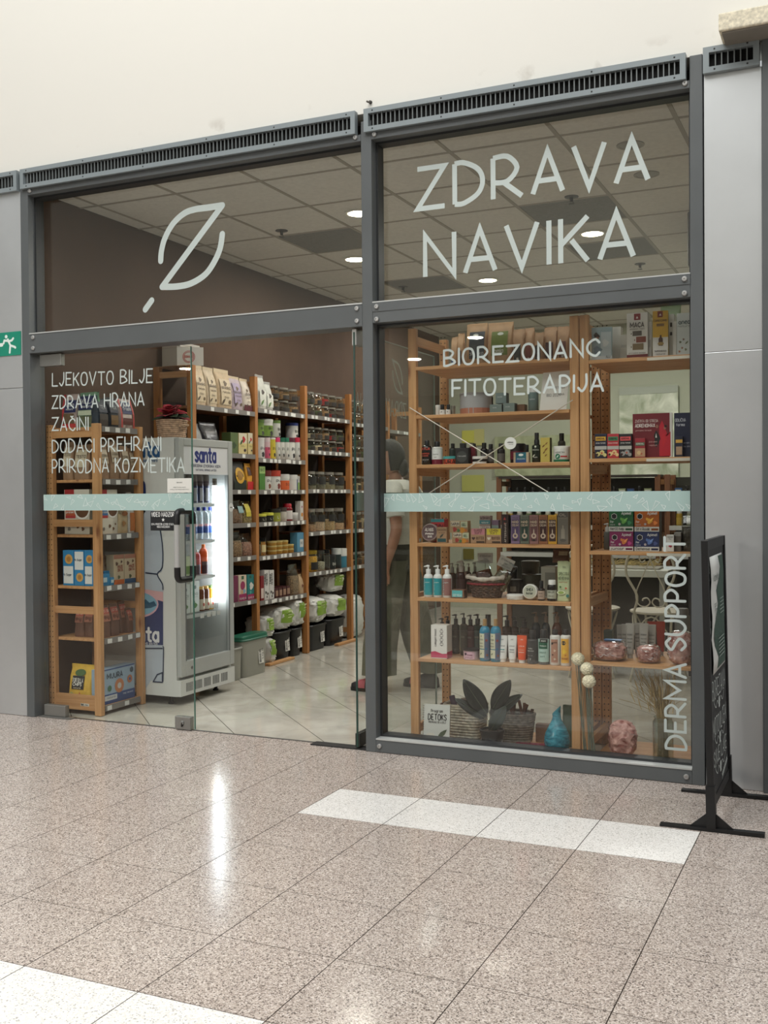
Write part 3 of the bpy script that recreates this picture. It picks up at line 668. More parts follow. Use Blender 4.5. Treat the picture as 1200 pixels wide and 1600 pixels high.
def tin(t, w, h, d, col=(225, 225, 220), lid=(225, 225, 220), lh=.3, label=None, panels=(), txt=(), shapes=(), rough=.4, lidw=1.04):
    r = w/2; MB().lathe([(0, 0), (r*.96, 0), (r, .002), (r, h*(1-lh)), (0, h*(1-lh))], 22).build('body', C(col, rough), t)
    MB().lathe([(r*lidw, h*(1-lh)), (r*lidw, h-.002), (r*.97, h), (0, h)], 22).build('lid', C(lid, rough), t)
    pl = list(panels)
    if label: pl = [(-.2, 1.2, label[0], label[1], label[2])]+pl
    decorate(t, w, h, 0, pl, txt, shapes, R=r+.0004)
def jar(t, w, h, d, fill=(120, 90, 60), lid=(70, 66, 60), lh=.16, level=.6, label=None, txt=(), neck=.86, panels=()):
    r = w/2; zt = h*(1-lh); rn = r*neck
    MB().lathe([(0, 0), (r*.9, 0), (r, .006), (r, zt*.8), (rn, zt*.93), (rn, zt)], 16).build('glass_body', JARGLASS, t)
    MB().lathe([(0, .003), (r*.93, .003), (r*.93, zt*level), (r*.5, zt*level+.004), (0, zt*level+.005)], 14).build('contents', C(fill, .8, 0, .25, 120), t)
    MB().lathe([(rn*1.06, zt-.004), (rn*1.08, h-.003), (rn*.9, h), (0, h)], 16).build('lid', C(lid, .25, .6), t)
    pl = list(panels)
    if label: pl = [(.08, .92, label[0], label[1], label[2])]+pl
    decorate(t, w, h, 0, pl, txt, (), R=r+.0003)
def tube_pack(t, w, h, d, col=(230, 230, 226), cap=(232, 232, 228), panels=(), txt=(), shapes=(), capw=.62, ch=.12):
    n = 20; rings = []
    for f in (0, .1, .4, .75, .97, 1.0):
        z = h*ch+(h-h*ch)*f; a = w/2*(.80+.2*min(1, f*1.2)); b = max(.0016, w*.36*(1-f)**.8)
        rings.append([(a*math.cos(2*PI*k/n), b*math.sin(2*PI*k/n), z) for k in range(n)])
    MB().loft(rings).build('body', C(col, .4), t)
    MB().lathe([(0, 0), (w*capw/2, 0), (w*capw/2*1.06, h*ch), (0, h*ch)], 18, sy=.9).build('cap', C(cap, .4), t)
    B(-w*.47, w*.47, -.002, .002, h-.010, h+.0005).build('crimp', C(col, .4), t)
    def mpd(f): return w*.36*(1-f)**.8
    # print sits on a flat-ish front: follow the body's slope
    for p in panels:
        a, b = (p[2]-ch)/(1-ch), (p[3]-ch)/(1-ch); mb = MB(); xs = [-.32, -.16, 0, .16, .32]; kx = (p[1]-p[0])
        V = [(w*x*kx, -math.sqrt(max(0, 1-(x*kx*2.1)**2))*mpd(min(max(f, 0), .99))-.001, h*ch+h*(1-ch)*f) for f in (a, b) for x in xs]
        mb.add(V, [(i, i+1, i+6, i+5) for i in range(4)]); mb.build('printed_band', C(p[4], .5), t)
    mb = MB()
    for x in txt:
        L, tw = text_lines(x[0], x[3]*h, (x[5]*w if len(x) > 5 and x[5] else None)); f = (x[2]-ch)/(1-ch)
        V, F = ribbons(L, max(x[3]*h*.18, .0011), False)
        mb.add([(p, -mpd(min(max(f+q/(h*(1-ch)), 0), .99))*math.sqrt(max(0, 1-(p/w*1.9)**2))-.0014, x[2]*h+q) for p, q, _ in V], F); col_t = x[4]
    if txt: mb.build('lettering', C(col_t, .5), t)
def pouch(t, w, h, d, col=(186, 150, 112), label=None, panels=(), txt=(), shapes=(), lean=0, seed=0, rough=.6, tops=None, bulge=1.0, clear=False, skew=0):
    rg = random.Random(seed+int(w*1e4)); n = 18; rings = []
    for f, k in ((0, .95), (.04, 1), (.25, 1.0*bulge), (.5, .92*bulge), (.72, .62), (.88, .2), (.94, .06), (1.0, .05)):
        ring = []
        for i in range(n):
            a = 2*PI*i/n; cs, sn = math.cos(a), math.sin(a)
            x = w/2*math.copysign(abs(cs)**.35, cs)*(1-.03*math.sin(f*PI)); y = d/2*k*math.copysign(abs(sn)**.6, sn)
            j = .0035 if .05 < f < .9 else .001
            ring.append((x+rg.uniform(-j, j)*.6+skew*f*w, y+rg.uniform(-j, j)+lean*f, h*f+(rg.uniform(-.004, .004) if f == 1.0 else 0)))
        rings.append(ring)
    MB().loft(rings).build('bag', CLEAR if clear else C(col, rough, 0, .06, 25, .25), t)
    if clear: MB().loft([[(p[0]*.94, p[1]*.94, max(.002, min(p[2], h*.62))) for p in r] for r in rings[:5]]).build('contents', C(col, .8, 0, .35, 90, .6), t)
    if tops: B(-w/2+.002, w/2-.002, -.004+lean, .004+lean, h*.90, h+.001).build('top_seal', C(tops, .5), t)
    pl = list(panels)
    if label: pl = [(label[0], label[1], label[2], label[3], label[4])]+pl
    # print follows the belly of the bag
    def yy(f): 
        K = [(0, .95), (.25, bulge), (.5, .92*bulge), (.72, .62), (.88, .2), (1, .05)]
        for (a, p), (b, q) in zip(K, K[1:]):
            if a <= f <= b: return -d/2*(p+(q-p)*(f-a)/(b-a))-.004+lean*f
        return -d/2*.05-.004+lean*f
    l = 0
    for p in pl:
        fs = [p[2]+(p[3]-p[2])*k/6 for k in range(7)]; x0, x1 = (p[0]-.5)*w, (p[1]-.5)*w
        V = [(x+skew*f*w, yy(f)-.0006*l, f*h) for f in fs for x in (x0, x1)]
        MB().add(V, [(2*k, 2*k+1, 2*k+3, 2*k+2) for k in range(6)]).build('label', C(p[4], .5, 0, .05, 60), t); l += 1
    for s in shapes:
        pts = shape_pts(s[0]); r = s[3]*w
        MB().poly([((s[1]-.5)*w+p[0]*r+skew*s[2]*w, yy(min(1, max(0, s[2]+p[1]*r/h)))-.0006*l-.0006, s[2]*h+p[1]*r) for p in pts]).build('emblem', C(s[4], .5), t); l += 1
    by = {}
    for x in txt: by.setdefault(tuple(x[4]), []).append(x)
    for col_t, xs in by.items():
        mb = MB()
        for x in xs:
            L, tw = text_lines(x[0], x[3]*h, x[5]*w if len(x) > 5 and x[5] else None)
            if tw > w*.9: L = [[(p*w*.9/tw, q) for p, q in st] for st in L]
            V, F = ribbons(L, max(min(x[3]*h*.19, min(tw, w*.9)/max(3, len(x[0]))*.26), .0009), False)
            mb.add([((x[1]-.5)*w+p+skew*x[2]*w, yy(min(1, x[2]+q/h))-.0006*l-.0008, x[2]*h+q) for p, q, _ in V], F)
        mb.build('lettering', C(col_t, .5), t)
def crumple(mb_rings, name, mat, t, **k): return MB().loft(mb_rings).build(name, mat, t, **k)
def blob_rings(sx, sy, sz, seed, n=20, m=12, j=.06, e=.7, z0=0, nz=0, nf=9):
    """closed soft body standing on z0: rings bottom to top, with lumps"""
    rg = random.Random(seed); ph = [rg.uniform(0, 6) for _ in range(6)]; rings = []
    for i in range(m+1):
        b = -PI/2+PI*i/m; cb, sb = math.cos(b), math.sin(b); ring = []
        for k in range(n):
            a = 2*PI*k/n
            q = 1+j*(math.sin(3*a+ph[0]+2*b)+.7*math.sin(5*a+ph[1]-3*b)+.5*math.sin(9*a+ph[2]+5*b))+rg.uniform(-j, j)*.35
            c_, s_ = math.cos(a), math.sin(a); f = abs(cb)**e
            if nz: q += nz*(abs(noise.noise(Vector((c_*cb, s_*cb, sb))*nf*.35+Vector((seed*3.1, 0, 0))))*2-.5)+nz*.5*noise.noise(Vector((c_*cb, s_*cb, sb))*nf+Vector((0, seed*1.7, 0)))
            ring.append((sx*math.copysign(abs(c_)**.8, c_)*f*q, sy*math.copysign(abs(s_)**.8, s_)*f*q, z0+sz*(1+math.copysign(abs(sb)**e, sb))/2*2*.5*(1+.0*q)))
        rings.append(ring)
    return rings
ALLP = []
ORD = ('first second third fourth fifth sixth seventh eighth ninth tenth eleventh twelfth thirteenth fourteenth fifteenth sixteenth seventeenth eighteenth nineteenth twentieth').split()
LIFT = .0008
def put(fn, name, label, cat, axis, val, u0, u1, vt, z, /, lim=None, d=None, w=None, rz=0, group=None, **kw):
    um = (u0+u1)/2; p0, p1 = at(u0, vt, axis, val), at(u1, vt, axis, val); q = at(um, vt, axis, val)
    ww = w or abs((p1-p0)[1-axis])*(1 if axis else .95)-.001; h = max(.012, q.z-z); dd = d or ww
    loc = (q.x, val+dd/2, z) if axis == 1 else (val-dd/2, q.y, z)
    if lim:
        i = 1-axis; a, b = max(loc[i]-ww/2, lim[0]), min(loc[i]+ww/2, lim[1]); ww = b-a; loc = (loc[0], (a+b)/2, loc[2]) if i else ((a+b)/2, loc[1], loc[2])
    loc = (loc[0], loc[1], loc[2]+LIFT)
    t = thing(name, label, cat, loc, rz+(0 if axis == 1 else PI/2), group)
    fn(t, ww, h, dd, **kw); ALLP.append(t); return t

# ---------------------------------------------------------------- shelving
HOLE = C((30, 22, 16), .8)
def ladder(parent, p0, p1, h, axis, tw=.046, td=.030, mat=None, holes=0):
    """side frame: front post at p0, rear post at p1 (x,y), running along axis (0 x, 1 y); rungs between"""
    mat = mat or PINE(2)
    for (x, y) in (p0, p1):
        a, b = (tw/2, td/2)
        B(x-a, x+a, y-b, y+b, 0.002, h).build('post', mat, parent, bevel=.003)
    m = 'y' if axis == 1 else 'x'
    for z in (.10, h*.36, h*.66, h-.06):
        if axis == 1: o = B(p0[0]-.011, p0[0]+.011, min(p0[1], p1[1])+td/2, max(p0[1], p1[1])-td/2, z-.022, z+.022)
        else: o = B(min(p0[0], p1[0])+tw/2, max(p0[0], p1[0])-tw/2, p0[1]-.011, p0[1]+.011, z-.022, z+.022)
        o.build('rung', PINE(axis), parent)
    if holes:
        mb = MB(); x, y = p1
        for k in range(int(h/.032)):
            z = .06+k*.032
            for o in (-.011, .011):
                mb.add([(x+o+.0038*math.cos(c), y-td/2-.0006, z+.0038*math.sin(c)) for c in [PI/3*i for i in range(6)]], [tuple(range(6))])
        mb.build('peg_holes', HOLE, parent, kind='stuff')
YF = 0.16                                                   # front of the display shelves
LX = (-2.193, -1.322); RX = (-1.288, -0.66)
LZ = [2.020, 1.764, 1.504, 1.091, .803, .481]; RZ = [2.0, 1.516, 1.062, .516]
du = thing('display_shelf', 'pine display shelf with crossed wire brace, left one in the window', 'shelf', (0, 0, 0))
for x in LX: ladder(du, (x, YF+.023), (x, YF+.477), 2.225, 1, holes=1)
for k, z in enumerate(LZ): B(LX[0]+.024, LX[1]-.024, YF, YF+.48, z-.018, z).build('shelf', PINE(0), du, bevel=.002)
B(LX[0]+.024, LX[1]-.024, YF-.01, YF+.48, .012, .03).build('shelf', PINE(0), du, bevel=.002)
pts = [((640, 637), (884, 786)), ((895, 625), (636, 793))]
for k, (a, b) in enumerate(pts):
    A_, B_ = at(*a, 1, YF-.004-.005*k), at(*b, 1, YF-.004-.005*k)
    MB().tube([A_, B_], .0028, 6).build('brace_rod', C((214, 208, 196), .35, .3), du)
c0 = at(797, 692.5, 1, YF-.02)
br = MB().lathe([(.031, 0), (.031, .002), (0, .002)], 28, c0.x, YF-.014, c0.z, axis=1).build('brace_tag', C((236, 236, 232), .5), du)
o = MB(); flat(o, text_lines('adhesive', .006, .03)[0], .0014, (c0.x, YF-.0168, c0.z+.002), R_, U_, False); flat(o, text_lines('natural', .003, .022)[0], .0008, (c0.x+.003, YF-.0168, c0.z-.007), R_, U_, False)
o.build('lettering', BLACK, br)
dr = thing('display_shelf', 'pine display shelf holding salt lamps, right one in the window', 'shelf', (0, 0, 0))
ladder(dr, (RX[0]+.016, YF+.023), (RX[0]+.016, YF+.477), 2.225, 1, holes=1, mat=PINE(2))
ladder(dr, (RX[1], YF+.023), (RX[1], YF+.477), 2.225, 1)
for z in RZ: B(RX[0]+.040, RX[1]-.024, YF, YF+.48, z-.018, z).build('shelf', PINE(0), dr, bevel=.002)
B(RX[0]+.040, RX[1]-.024, YF-.01, YF+.48, .012, .03).build('shelf', PINE(0), dr, bevel=.002)
for z, u in ((RZ[0], 1012), (RZ[1], 1010), (RZ[2], 1010)):
    p = at(u, 700, 1, YF); B(p.x, RX[1]-.02, YF-.004, YF-.0005, z-.020, z-.006).build('shelf_rail', C((206, 200, 186), .5), dr)
# low pine shelf at the left of the doorway
WX = (-4.66, -4.302); WY = (.182, .588)
WZ = [1.782, 1.457, 1.116, .795, .471, .055]
lo = thing('pine_shelf', 'low pine shelf behind the closed glass door stocked with snacks', 'shelf', (0, 0, 0))
ladder(lo, (WX[1], WY[0]), (WX[0], WY[0]), 1.80, 0, holes=1, tw=.05, td=.036)
ladder(lo, (WX[1], WY[1]), (WX[0], WY[1]), 1.80, 0, tw=.05, td=.036)
B(WX[0], WX[1], WY[0]-.012, WY[0]+.012, .03, .09).build('rung', PINE(0), lo)
np_ = B(-4.44, -4.375, WY[0]-.0135, WY[0]-.012, .056, .072).build('name_plate', C((206, 202, 190), .5), lo)
o = MB(); flat(o, text_lines('BIO', .009, .02)[0], .0026, (-4.425, WY[0]-.0142, .06), R_, U_, False); flat(o, text_lines('shop', .007, .022)[0], .0014, (-4.395, WY[0]-.0142, .061), R_, U_, False); o.build('lettering', BLACK, np_)
TAG = C((222, 222, 218), .6); RAIL = C((122, 118, 114), .4)
tag_me = None; rtag = random.Random(11)
def rail(shelf, xf, y0, y1, z, tags, zt=None):
    """price rail with paper price tags on the front edge (front faces +x)"""
    global tag_me
    o = B(xf+.001, xf+.005, y0, y1, z-.032, z+.004).build('price_rail', RAIL, shelf)
    for yc in tags:
        if tag_me is None:
            q = MB().box(0, .0012, -.021, .021, -.014, .014).build('price_tag', TAG, shelf, (xf+.0055, yc, z-.015))
            tag_me = q.data
        else: q = link('price_tag', tag_me, shelf, (xf+.0055, yc, z-.015+rtag.uniform(-.003, .003)), (rtag.uniform(-.06, .06), 0, 0))
    return o
for k, z in enumerate(WZ):
    s = B(WX[0]-.02, WX[1]+.012, WY[0]+.02, WY[1]-.02, z-.018, z).build('shelf', PINE(1), lo, bevel=.002)
    rail(s, WX[1]+.014, WY[0]+.03, WY[1]-.03, z, [.26, .36, .46, .54][:(4 if k in (3, 4) else 3)] if k < 5 else [.25, .42])
# long shelving along the left wall
XF = -4.35
BAYS = [1.297, 2.137, 2.947, 3.802, 4.66, 5.5]
BZ = {0: [2.000, 1.668, 1.393, 1.138, .883, .541], 1: [2.035, 1.644, 1.393, 1.137, .871, .517], 2: [2.040, 1.736, 1.399, 1.033, .684], 3: [2.02, 1.70, 1.39, 1.03, .69], 4: [2.0, 1.62, 1.25, .88]}
ls = thing('long_shelving', 'long pine shelving run along the left wall full of jars and packets', 'shelving', (0, 0, 0))
for y in BAYS: ladder(ls, (XF-.025, y), (XF-.315, y), 2.282, 0, tw=.05, td=.044, mat=wood_mat(2, (150, 98, 52), (180, 124, 70), (130, 90, 60)))
for b, zs in BZ.items():
    y0, y1 = BAYS[b]+.024, BAYS[b+1]-.024
    for k, z in enumerate(zs):
        s = B(XF-.33, XF-.004, y0, y1, z-.018, z).build('shelf', DARKPINE(1), ls)
        n = {0: 4, 1: 8, 2: 7, 3: 6, 4: 4}[b]
        rail(s, XF-.004, y0, y1, z, sorted(y0+.04+(y1-y0-.08)*(i+rtag.uniform(.1, .9))/n for i in range(n)))
    B(XF-.338, XF-.332, y0, y1, .08, 2.05).build('back_panel', C((44, 32, 24), .8), ls)
# shelving in front of the rear wall
bs = thing('rear_shelving', 'dark pine shelving with rows of little bottles behind the display', 'shelving', (0, 0, 0))
BX = (-2.99, -1.60, -1.52, -.70); BY = 4.0
bm = DARKPINE(2)
for x in BX: ladder(bs, (x, BY+.02), (x, BY+.30), 1.50, 1, mat=bm)
BSZ = [1.30, 1.07, .83]
for x0, x1 in ((BX[0]+.016, BX[1]-.016), (BX[2]+.016, BX[3]-.016)):
    for z in BSZ:
        s = B(x0, x1, BY, BY+.31, z-.018, z).build('shelf', C((150, 148, 140), .6), bs)
        B(x0, x1, BY-.004, BY-.001, z-.034, z+.004).build('price_rail', C((196, 198, 194), .5), s)
    B(x0, x1, BY+.305, BY+.311, .04, 1.48).build('back_panel', C((60, 60, 52), .8), bs)
B(BX[0], BX[1], BY, BY+.32, 1.485, 1.503).build('top_board', C((52, 44, 38), .6), bs)

# ---------------------------------------------------------------- goods on the left display shelf
KRAFT = (188, 152, 114); Wt = (228, 227, 222); DK = (34, 33, 32)
def P1(fn, name, label, cat, u0, u1, vt, z, y=0.03, /, **kw): return put(fn, name, label, cat, 1, YF+y, u0, u1, vt, z, **kw)
z = LZ[0]; g = 'kraft pouches on the top display shelf'
P1(pouch, 'kraft_pouch', 'small kraft pouch with blue print at the far left of the top display shelf', 'pouch', 703, 714, 527, z, .20, d=.05, col=KRAFT, label=(.2, .8, .05, .3, (52, 84, 130)), seed=1)
P1(pouch, 'kraft_pouch', 'narrow kraft pouch just left of the two big pouches', 'pouch', 713, 724, 521, z, .16, d=.05, col=KRAFT, label=(.3, .7, .1, .5, (70, 54, 44)), seed=2)
P1(pouch, 'kraft_pouch', 'big kraft pouch with slate blue label reading sh', 'pouch', 726, 759, 505, z, .10, d=.07, col=KRAFT, label=(.2, .92, .16, .80, (40, 52, 60)), txt=[('sh', .35, .24, .09, (200, 204, 200)), ('ka', .78, .24, .09, (200, 204, 200))], shapes=[('oval', .5, .72, .13, (214, 220, 214))], seed=3)
P1(pouch, 'kraft_pouch', 'big kraft pouch with olive green label reading amla', 'pouch', 759, 799, 503, z, .09, d=.08, col=KRAFT, label=(.2, .84, .20, .78, (104, 122, 42)), txt=[('amla', .5, .26, .10, (212, 214, 200))], shapes=[('oval', .55, .72, .12, (222, 228, 214))], seed=4)
for u0, u1, vt, lc, lb, y in ((799, 818, 514, (28, 46, 46), 'kraft pouch with dark green label right of the amla pouch', .10), (818, 833, 512, (120, 52, 40), 'crumpled kraft pouch with brick red label on the top display shelf', .12),
                              (833, 848, 519, (52, 38, 36), 'shorter kraft pouch with dark brown label on the top display shelf', .08), (848, 869, 511, (70, 38, 40), 'kraft pouch with dark maroon label on the top display shelf', .11), (869, 889, 509, (112, 62, 52), 'kraft pouch with brown red label at the right end of top display shelf', .10)):
    P1(pouch, 'kraft_pouch', lb, 'pouch', u0, u1, vt, z, y, d=.06, col=(182, 146, 112), label=(.2, .75, .06, .55, lc), shapes=[('disc', .5, .12, .10, (206, 204, 196))], seed=int(u0))
z = LZ[1]
P1(tin, 'plastic_jar', 'tiny white jar at the left of the second display shelf', 'jar', 679, 687, 633, z, .10, lh=.25)
for u0, u1, s in ((685, 694, 'left'), (695, 703, 'right')):
    P1(bottle, 'dropper_bottle', 'tiny black dropper bottle with white label, %s one of a pair' % s, 'bottle', u0, u1, 632, z, .05, ch=.45, cw=.6, label=(.05, .5, Wt), txt=[('oil', .5, .25, .12, DK)])
P1(tin, 'plastic_jar', 'tiny grey beige jar beside the round pink and white tub', 'jar', 703, 710, 634, z, .07, col=(132, 126, 112), lid=(120, 116, 104))
P1(tin, 'round_tub', 'large round white tub with coppery pink base', 'tub', 711, 760, 613, z, .08, col=(178, 180, 182), lid=(150, 148, 146), lh=.10, label=(0, .30, (188, 128, 104)), lidw=1.03)
P1(bottle, 'dropper_bottle', 'dark little bottle behind the stacked grey soaps', 'bottle', 763, 771, 620, z, .16, ch=.4)
for u0, u1, vt, zz, lb, y in ((765, 784, 632, z, 'grey green soap box, lower left of the stack of three', .05), (786, 804, 630, z, 'grey green soap box, lower right of the stack of three', .05)):
    P1(carton, 'soap_box', lb, 'box', u0, u1, vt, zz, y, d=.05, col=(116, 132, 128), side=(84, 94, 92), txt=[('SAVON', .4, .55, .12, (196, 204, 200))])
t = P1(carton, 'soap_box', 'grey green soap box on top of the stack of three', 'box', 774, 791, 614, z+at(775, 631, 1, YF+.05).z-z+.001, .055, d=.045, col=(112, 128, 126), side=(70, 78, 78), txt=[('SAVON', .4, .55, .12, (196, 204, 200))])
P1(carton, 'wooden_block', 'small brown wooden block beside the soap boxes', 'block', 807, 820, 632, z, .08, d=.05, col=(108, 78, 56))
P1(bottle, 'shampoo_bottle', 'grey green bottle with white cap in front of the paper sheet', 'bottle', 823, 839, 607, z, .06, col=(106, 126, 124), cap=(214, 216, 212), ch=.16, cw=.8, sh=.04, txt=[('SAMPON', .5, .5, .05, (188, 196, 194))])
q0, q1 = at(842, 642, 1, YF+.05), at(884, 642, 1, YF+.05); tz = at(888, 577, 1, YF+.07).z
t = thing('paper_sheet', 'white printed paper sheet leaning on the second display shelf', 'paper', ((q0.x+q1.x)/2, YF+.06, z), (-.16, 0, 0))
MB().prism([(q0.x-q1.x and (q0.x-(q0.x+q1.x)/2), 0, .002), (q1.x-(q0.x+q1.x)/2, 0, .002), (q1.x-(q0.x+q1.x)/2+.012, 0, tz-z), (q0.x-(q0.x+q1.x)/2+.012, 0, tz-z-.006)], (0, .0012, 0)).build('sheet', PAPER, t)
o = MB(); hh = tz-z
for s, x, zz, h_ in (('BOOSTOVA', .02, .55, .012), ('BIO 2021', .0, .36, .014), ('NOVA', .04, .38, .010)): flat(o, text_lines(s, h_)[0], .002, (x, -.0006, hh*zz), R_, U_, False)
o.build('print', C((120, 120, 116), .7), t)
z = LZ[2]
P1(bottle, 'shampoo_bottle', 'black bottle with red and white print, leftmost on the third display shelf', 'bottle', 656, 672, 688, z, .02, col=(26, 24, 23), ch=.2, cw=.42, sh=.12, txt=[('EKTUR', .5, .60, .09, (214, 86, 66), .95), ('SHAMPOO', .5, .42, .055, (214, 86, 66), .8), ('HAIR', .5, .33, .06, (220, 100, 80), .6), ('natural', .5, .18, .04, (210, 204, 196), .6)])
P1(bottle, 'lotion_bottle', 'bottle with white label and maroon base beside the black one', 'bottle', 672, 688, 690, z, .025, col=(196, 196, 190), ch=.22, cw=.5, sh=.08, base=(.22, (112, 30, 48)), label=(.22, .66, (218, 220, 216)), txt=[('lavera', .5, .42, .05, (90, 90, 90), .5), ('care', .5, .30, .04, (120, 120, 120))])
P1(bottle, 'lotion_bottle', 'dark grey green bottle behind the tin lettered TURA', 'bottle', 700, 711, 693, z, .10, col=(58, 62, 58), ch=.2)
P1(tin, 'cosmetic_tin', 'orange red tin with teal lid and black letters TURA', 'tin', 689, 711, 713, z, .02, col=(206, 82, 58), lid=(66, 152, 150), lh=.34, txt=[('TURA', .5, .10, .46, (26, 22, 22), .95)])
P1(carton, 'perfume_bottle', 'square black bottle with a round charcoal label', 'bottle', 711, 732, 700, z, .03, d=.04, col=(22, 21, 20), shapes=[('disc', .5, .45, .40, (56, 58, 56)), ], txt=[('revuele', .5, .45, .09, (170, 170, 166), .6)])
t = ALLP[-1]; p = at(721, 693, 1, YF+.05); B(-.014, .014, -.014, .014, at(721, 700, 1, YF+.03).z-z, p.z-z).build('cap', BLACK, t, bevel=.002)
P1(carton, 'carton', 'narrow dark red carton half hidden by the crossed brace', 'box', 733, 742, 698, z, .09, d=.03, col=(108, 34, 42))
P1(bottle, 'serum_bottle', 'black bottle above the low jar with white lid', 'bottle', 735, 744, 693, z, .12, ch=.3)
P1(tin, 'cream_jar', 'low jar with white lid, black middle and white base', 'jar', 735, 757, 713, z, .02, col=(28, 27, 27), lid=(224, 222, 216), lh=.36, label=(0, .26, (222, 220, 214)))
for u0, u1, vt, y, lb, c in ((749, 760, 692, .11, 'first dark bottle behind the crossing of the brace', (34, 32, 34)), (760, 770, 694, .09, 'second dark bottle behind the crossing of the brace', (44, 40, 40)), (775, 787, 693, .09, 'dark bottle with pale label right of the brace crossing', (38, 36, 36)), (870, 882, 677, .14, 'olive grey bottle standing behind the big white jar', (76, 78, 70))):
    P1(bottle, 'dark_bottle', lb, 'bottle', u0, u1, vt, z, y, col=c, ch=.24, cw=.6, label=(.1, .5, (96, 92, 88)))
P1(tin, 'dark_jar', 'tall maroon and black jar behind the soap with blue green label', 'jar', 794, 817, 693, z, .11, col=(40, 26, 30), lid=(30, 26, 28), label=(.2, .6, (112, 28, 48)))
P1(bottle, 'dropper_bottle', 'little black bottle beside the amber spray bottle', 'bottle', 817, 827, 695, z, .10, ch=.4)
P1(carton, 'soap_box', 'kraft soap box with blue green label', 'box', 802, 826, 707, z, .02, d=.035, col=(186, 166, 138), panels=[(.14, .84, 0, 1, (26, 98, 112)), (.14, .84, 0, .32, (30, 74, 128))], txt=[('OCEAN', .5, .30, .12, (214, 226, 226), .5)], shapes=[('oval', .5, .75, .16, (224, 230, 226))])
P1(bottle, 'spray_bottle', 'dark green spray bottle with small white emblem', 'bottle', 829, 844, 676, z, .03, col=(30, 38, 28), ch=.4, cw=.55, sh=.05, pump='spray', txt=[('PRIMAVERA', .5, .40, .035, (196, 196, 180), .7), ('organic', .5, .16, .03, (190, 190, 176))], shapes=[('disc', .5, .53, .10, (206, 208, 190)), ('leaf', .3, .22, .16, (190, 190, 168))])
P1(carton, 'cosmetic_carton', 'tall ochre yellow carton printed with brown leaves', 'box', 844, 859, 684, z, .03, d=.04, col=(186, 168, 82), side=(70, 66, 34), shapes=[('leaf', .35, .66, .16, (118, 78, 30)), ('leaf', .62, .52, .18, (128, 84, 32)), ('leaf', .4, .40, .14, (118, 78, 30)), ('leaf', .66, .76, .14, (128, 84, 32)), ('leaf', .6, .28, .13, (118, 78, 30))])
P1(tin, 'cream_jar', 'big white jar with green base and round green emblem', 'jar', 862, 887, 697, z, .02, col=(222, 222, 216), lid=(224, 224, 218), lh=.2, label=(0, .15, (28, 108, 72)), txt=[('KOZMETIKA', .5, .56, .08, (70, 72, 70), .6)], shapes=[('disc', .36, .34, .17, (34, 112, 78)), ('leaf', .36, .34, .08, (214, 226, 216))], panels=[(.55, .98, .30, .38, (180, 40, 48))])
z = LZ[3]
t = P1(carton, 'tin_can', 'red tin with teal lid lettered TIN behind the round tin', 'tin', 673, 694, 811, z, .10, d=.06, col=(176, 46, 50), panels=[(0, 1, .86, 1, (52, 130, 132))], txt=[('TIN', .6, .62, .14, (34, 26, 26), .6)])
def round_face(name, label, u, v, r_px, y, th, rim, face, z, tilt=-.2, txt=(), ring=None, yaw=0):
    p = at(u, v, 1, YF+y); r = abs(at(u+r_px, v, 1, YF+y).x-p.x)
    t = thing(name, label, 'tin', (p.x, YF+y+.02, z+.001), (0, 0, yaw))
    Mx = Matrix.Translation((0, 0, r*1.02+abs(tilt)*th)) @ Matrix.Rotation(tilt, 4, 'X')
    def tb(mb): mb.v = [tuple(Mx @ Vector(q)) for q in mb.v]; return mb
    tb(MB().lathe([(r*.96, -th), (r, -th*.8), (r, -.002), (r*.97, 0), (r*.9, .001), (0, .001)], 28, axis=1)).build('body', C(rim, .4), t)
    tb(MB().lathe([(r*.86, .0012), (r*.86, .0018), (0, .0018)], 28, axis=1)).build('printed_lid', C(face, .5), t)
    mb = MB()
    for s, cx, cz, h, fw in txt: flat(mb, text_lines(s, h*r, fw*r)[0], .13*h*r+.0012, (cx*r, -.0024, cz*r), R_, U_, False)
    tb(mb).build('lettering', C((226, 216, 208) if sum(face) < 380 else (60, 66, 56), .5), t); return t
round_face('soap_tin', 'round mauve tin turned to the window, at the left of the soap shelf', 669, 835, 13, .015, .035, (150, 132, 128), (96, 70, 72), z, txt=[('ALNGS', -.05, .12, .34, 1.0), ('shampoo', 0, -.25, .2, 1.0), ('BAR', .1, -.6, .2, .5)])
P1(carton, 'soap_box', 'small kraft carton with dark teal foot beside the round tin', 'box', 682, 698, 824, z, .03, d=.03, col=(176, 142, 108), panels=[(.08, .92, .06, .28, (40, 84, 88))], txt=[('SAVON', .5, .78, .1, (96, 70, 52), .8), ('argile', .5, .62, .07, (96, 70, 52), .6)], shapes=[('leaf', .5, .45, .2, (70, 70, 60))])
for n_, u0, u1, va, zz in (('lower', 706, 733, 832, z), ('upper', 702, 731, 814, z+at(715, 833, 1, YF+.03).z-z+.001)):
    P1(carton, 'soap_box', '%s of two stacked soap cartons with floral print and cream labels' % n_, 'box', u0, u1, va, zz, .03, d=.045, col=(168, 140, 104), panels=[(.08, .56, .55, .95, (226, 216, 190)), (.62, .98, .45, .95, (196, 200, 168))], txt=[('SAPUN', .32, .62, .24, (72, 48, 60), .42), ('GEL', .8, .58, .2, (60, 96, 84), .22)], shapes=[('blob', .72, .22, .18, (206, 140, 48)), ('blob', .3, .28, .14, (160, 60, 52)), ('blob', .5, .2, .10, (86, 120, 76)), ('blob', .9, .2, .09, (190, 110, 50))])
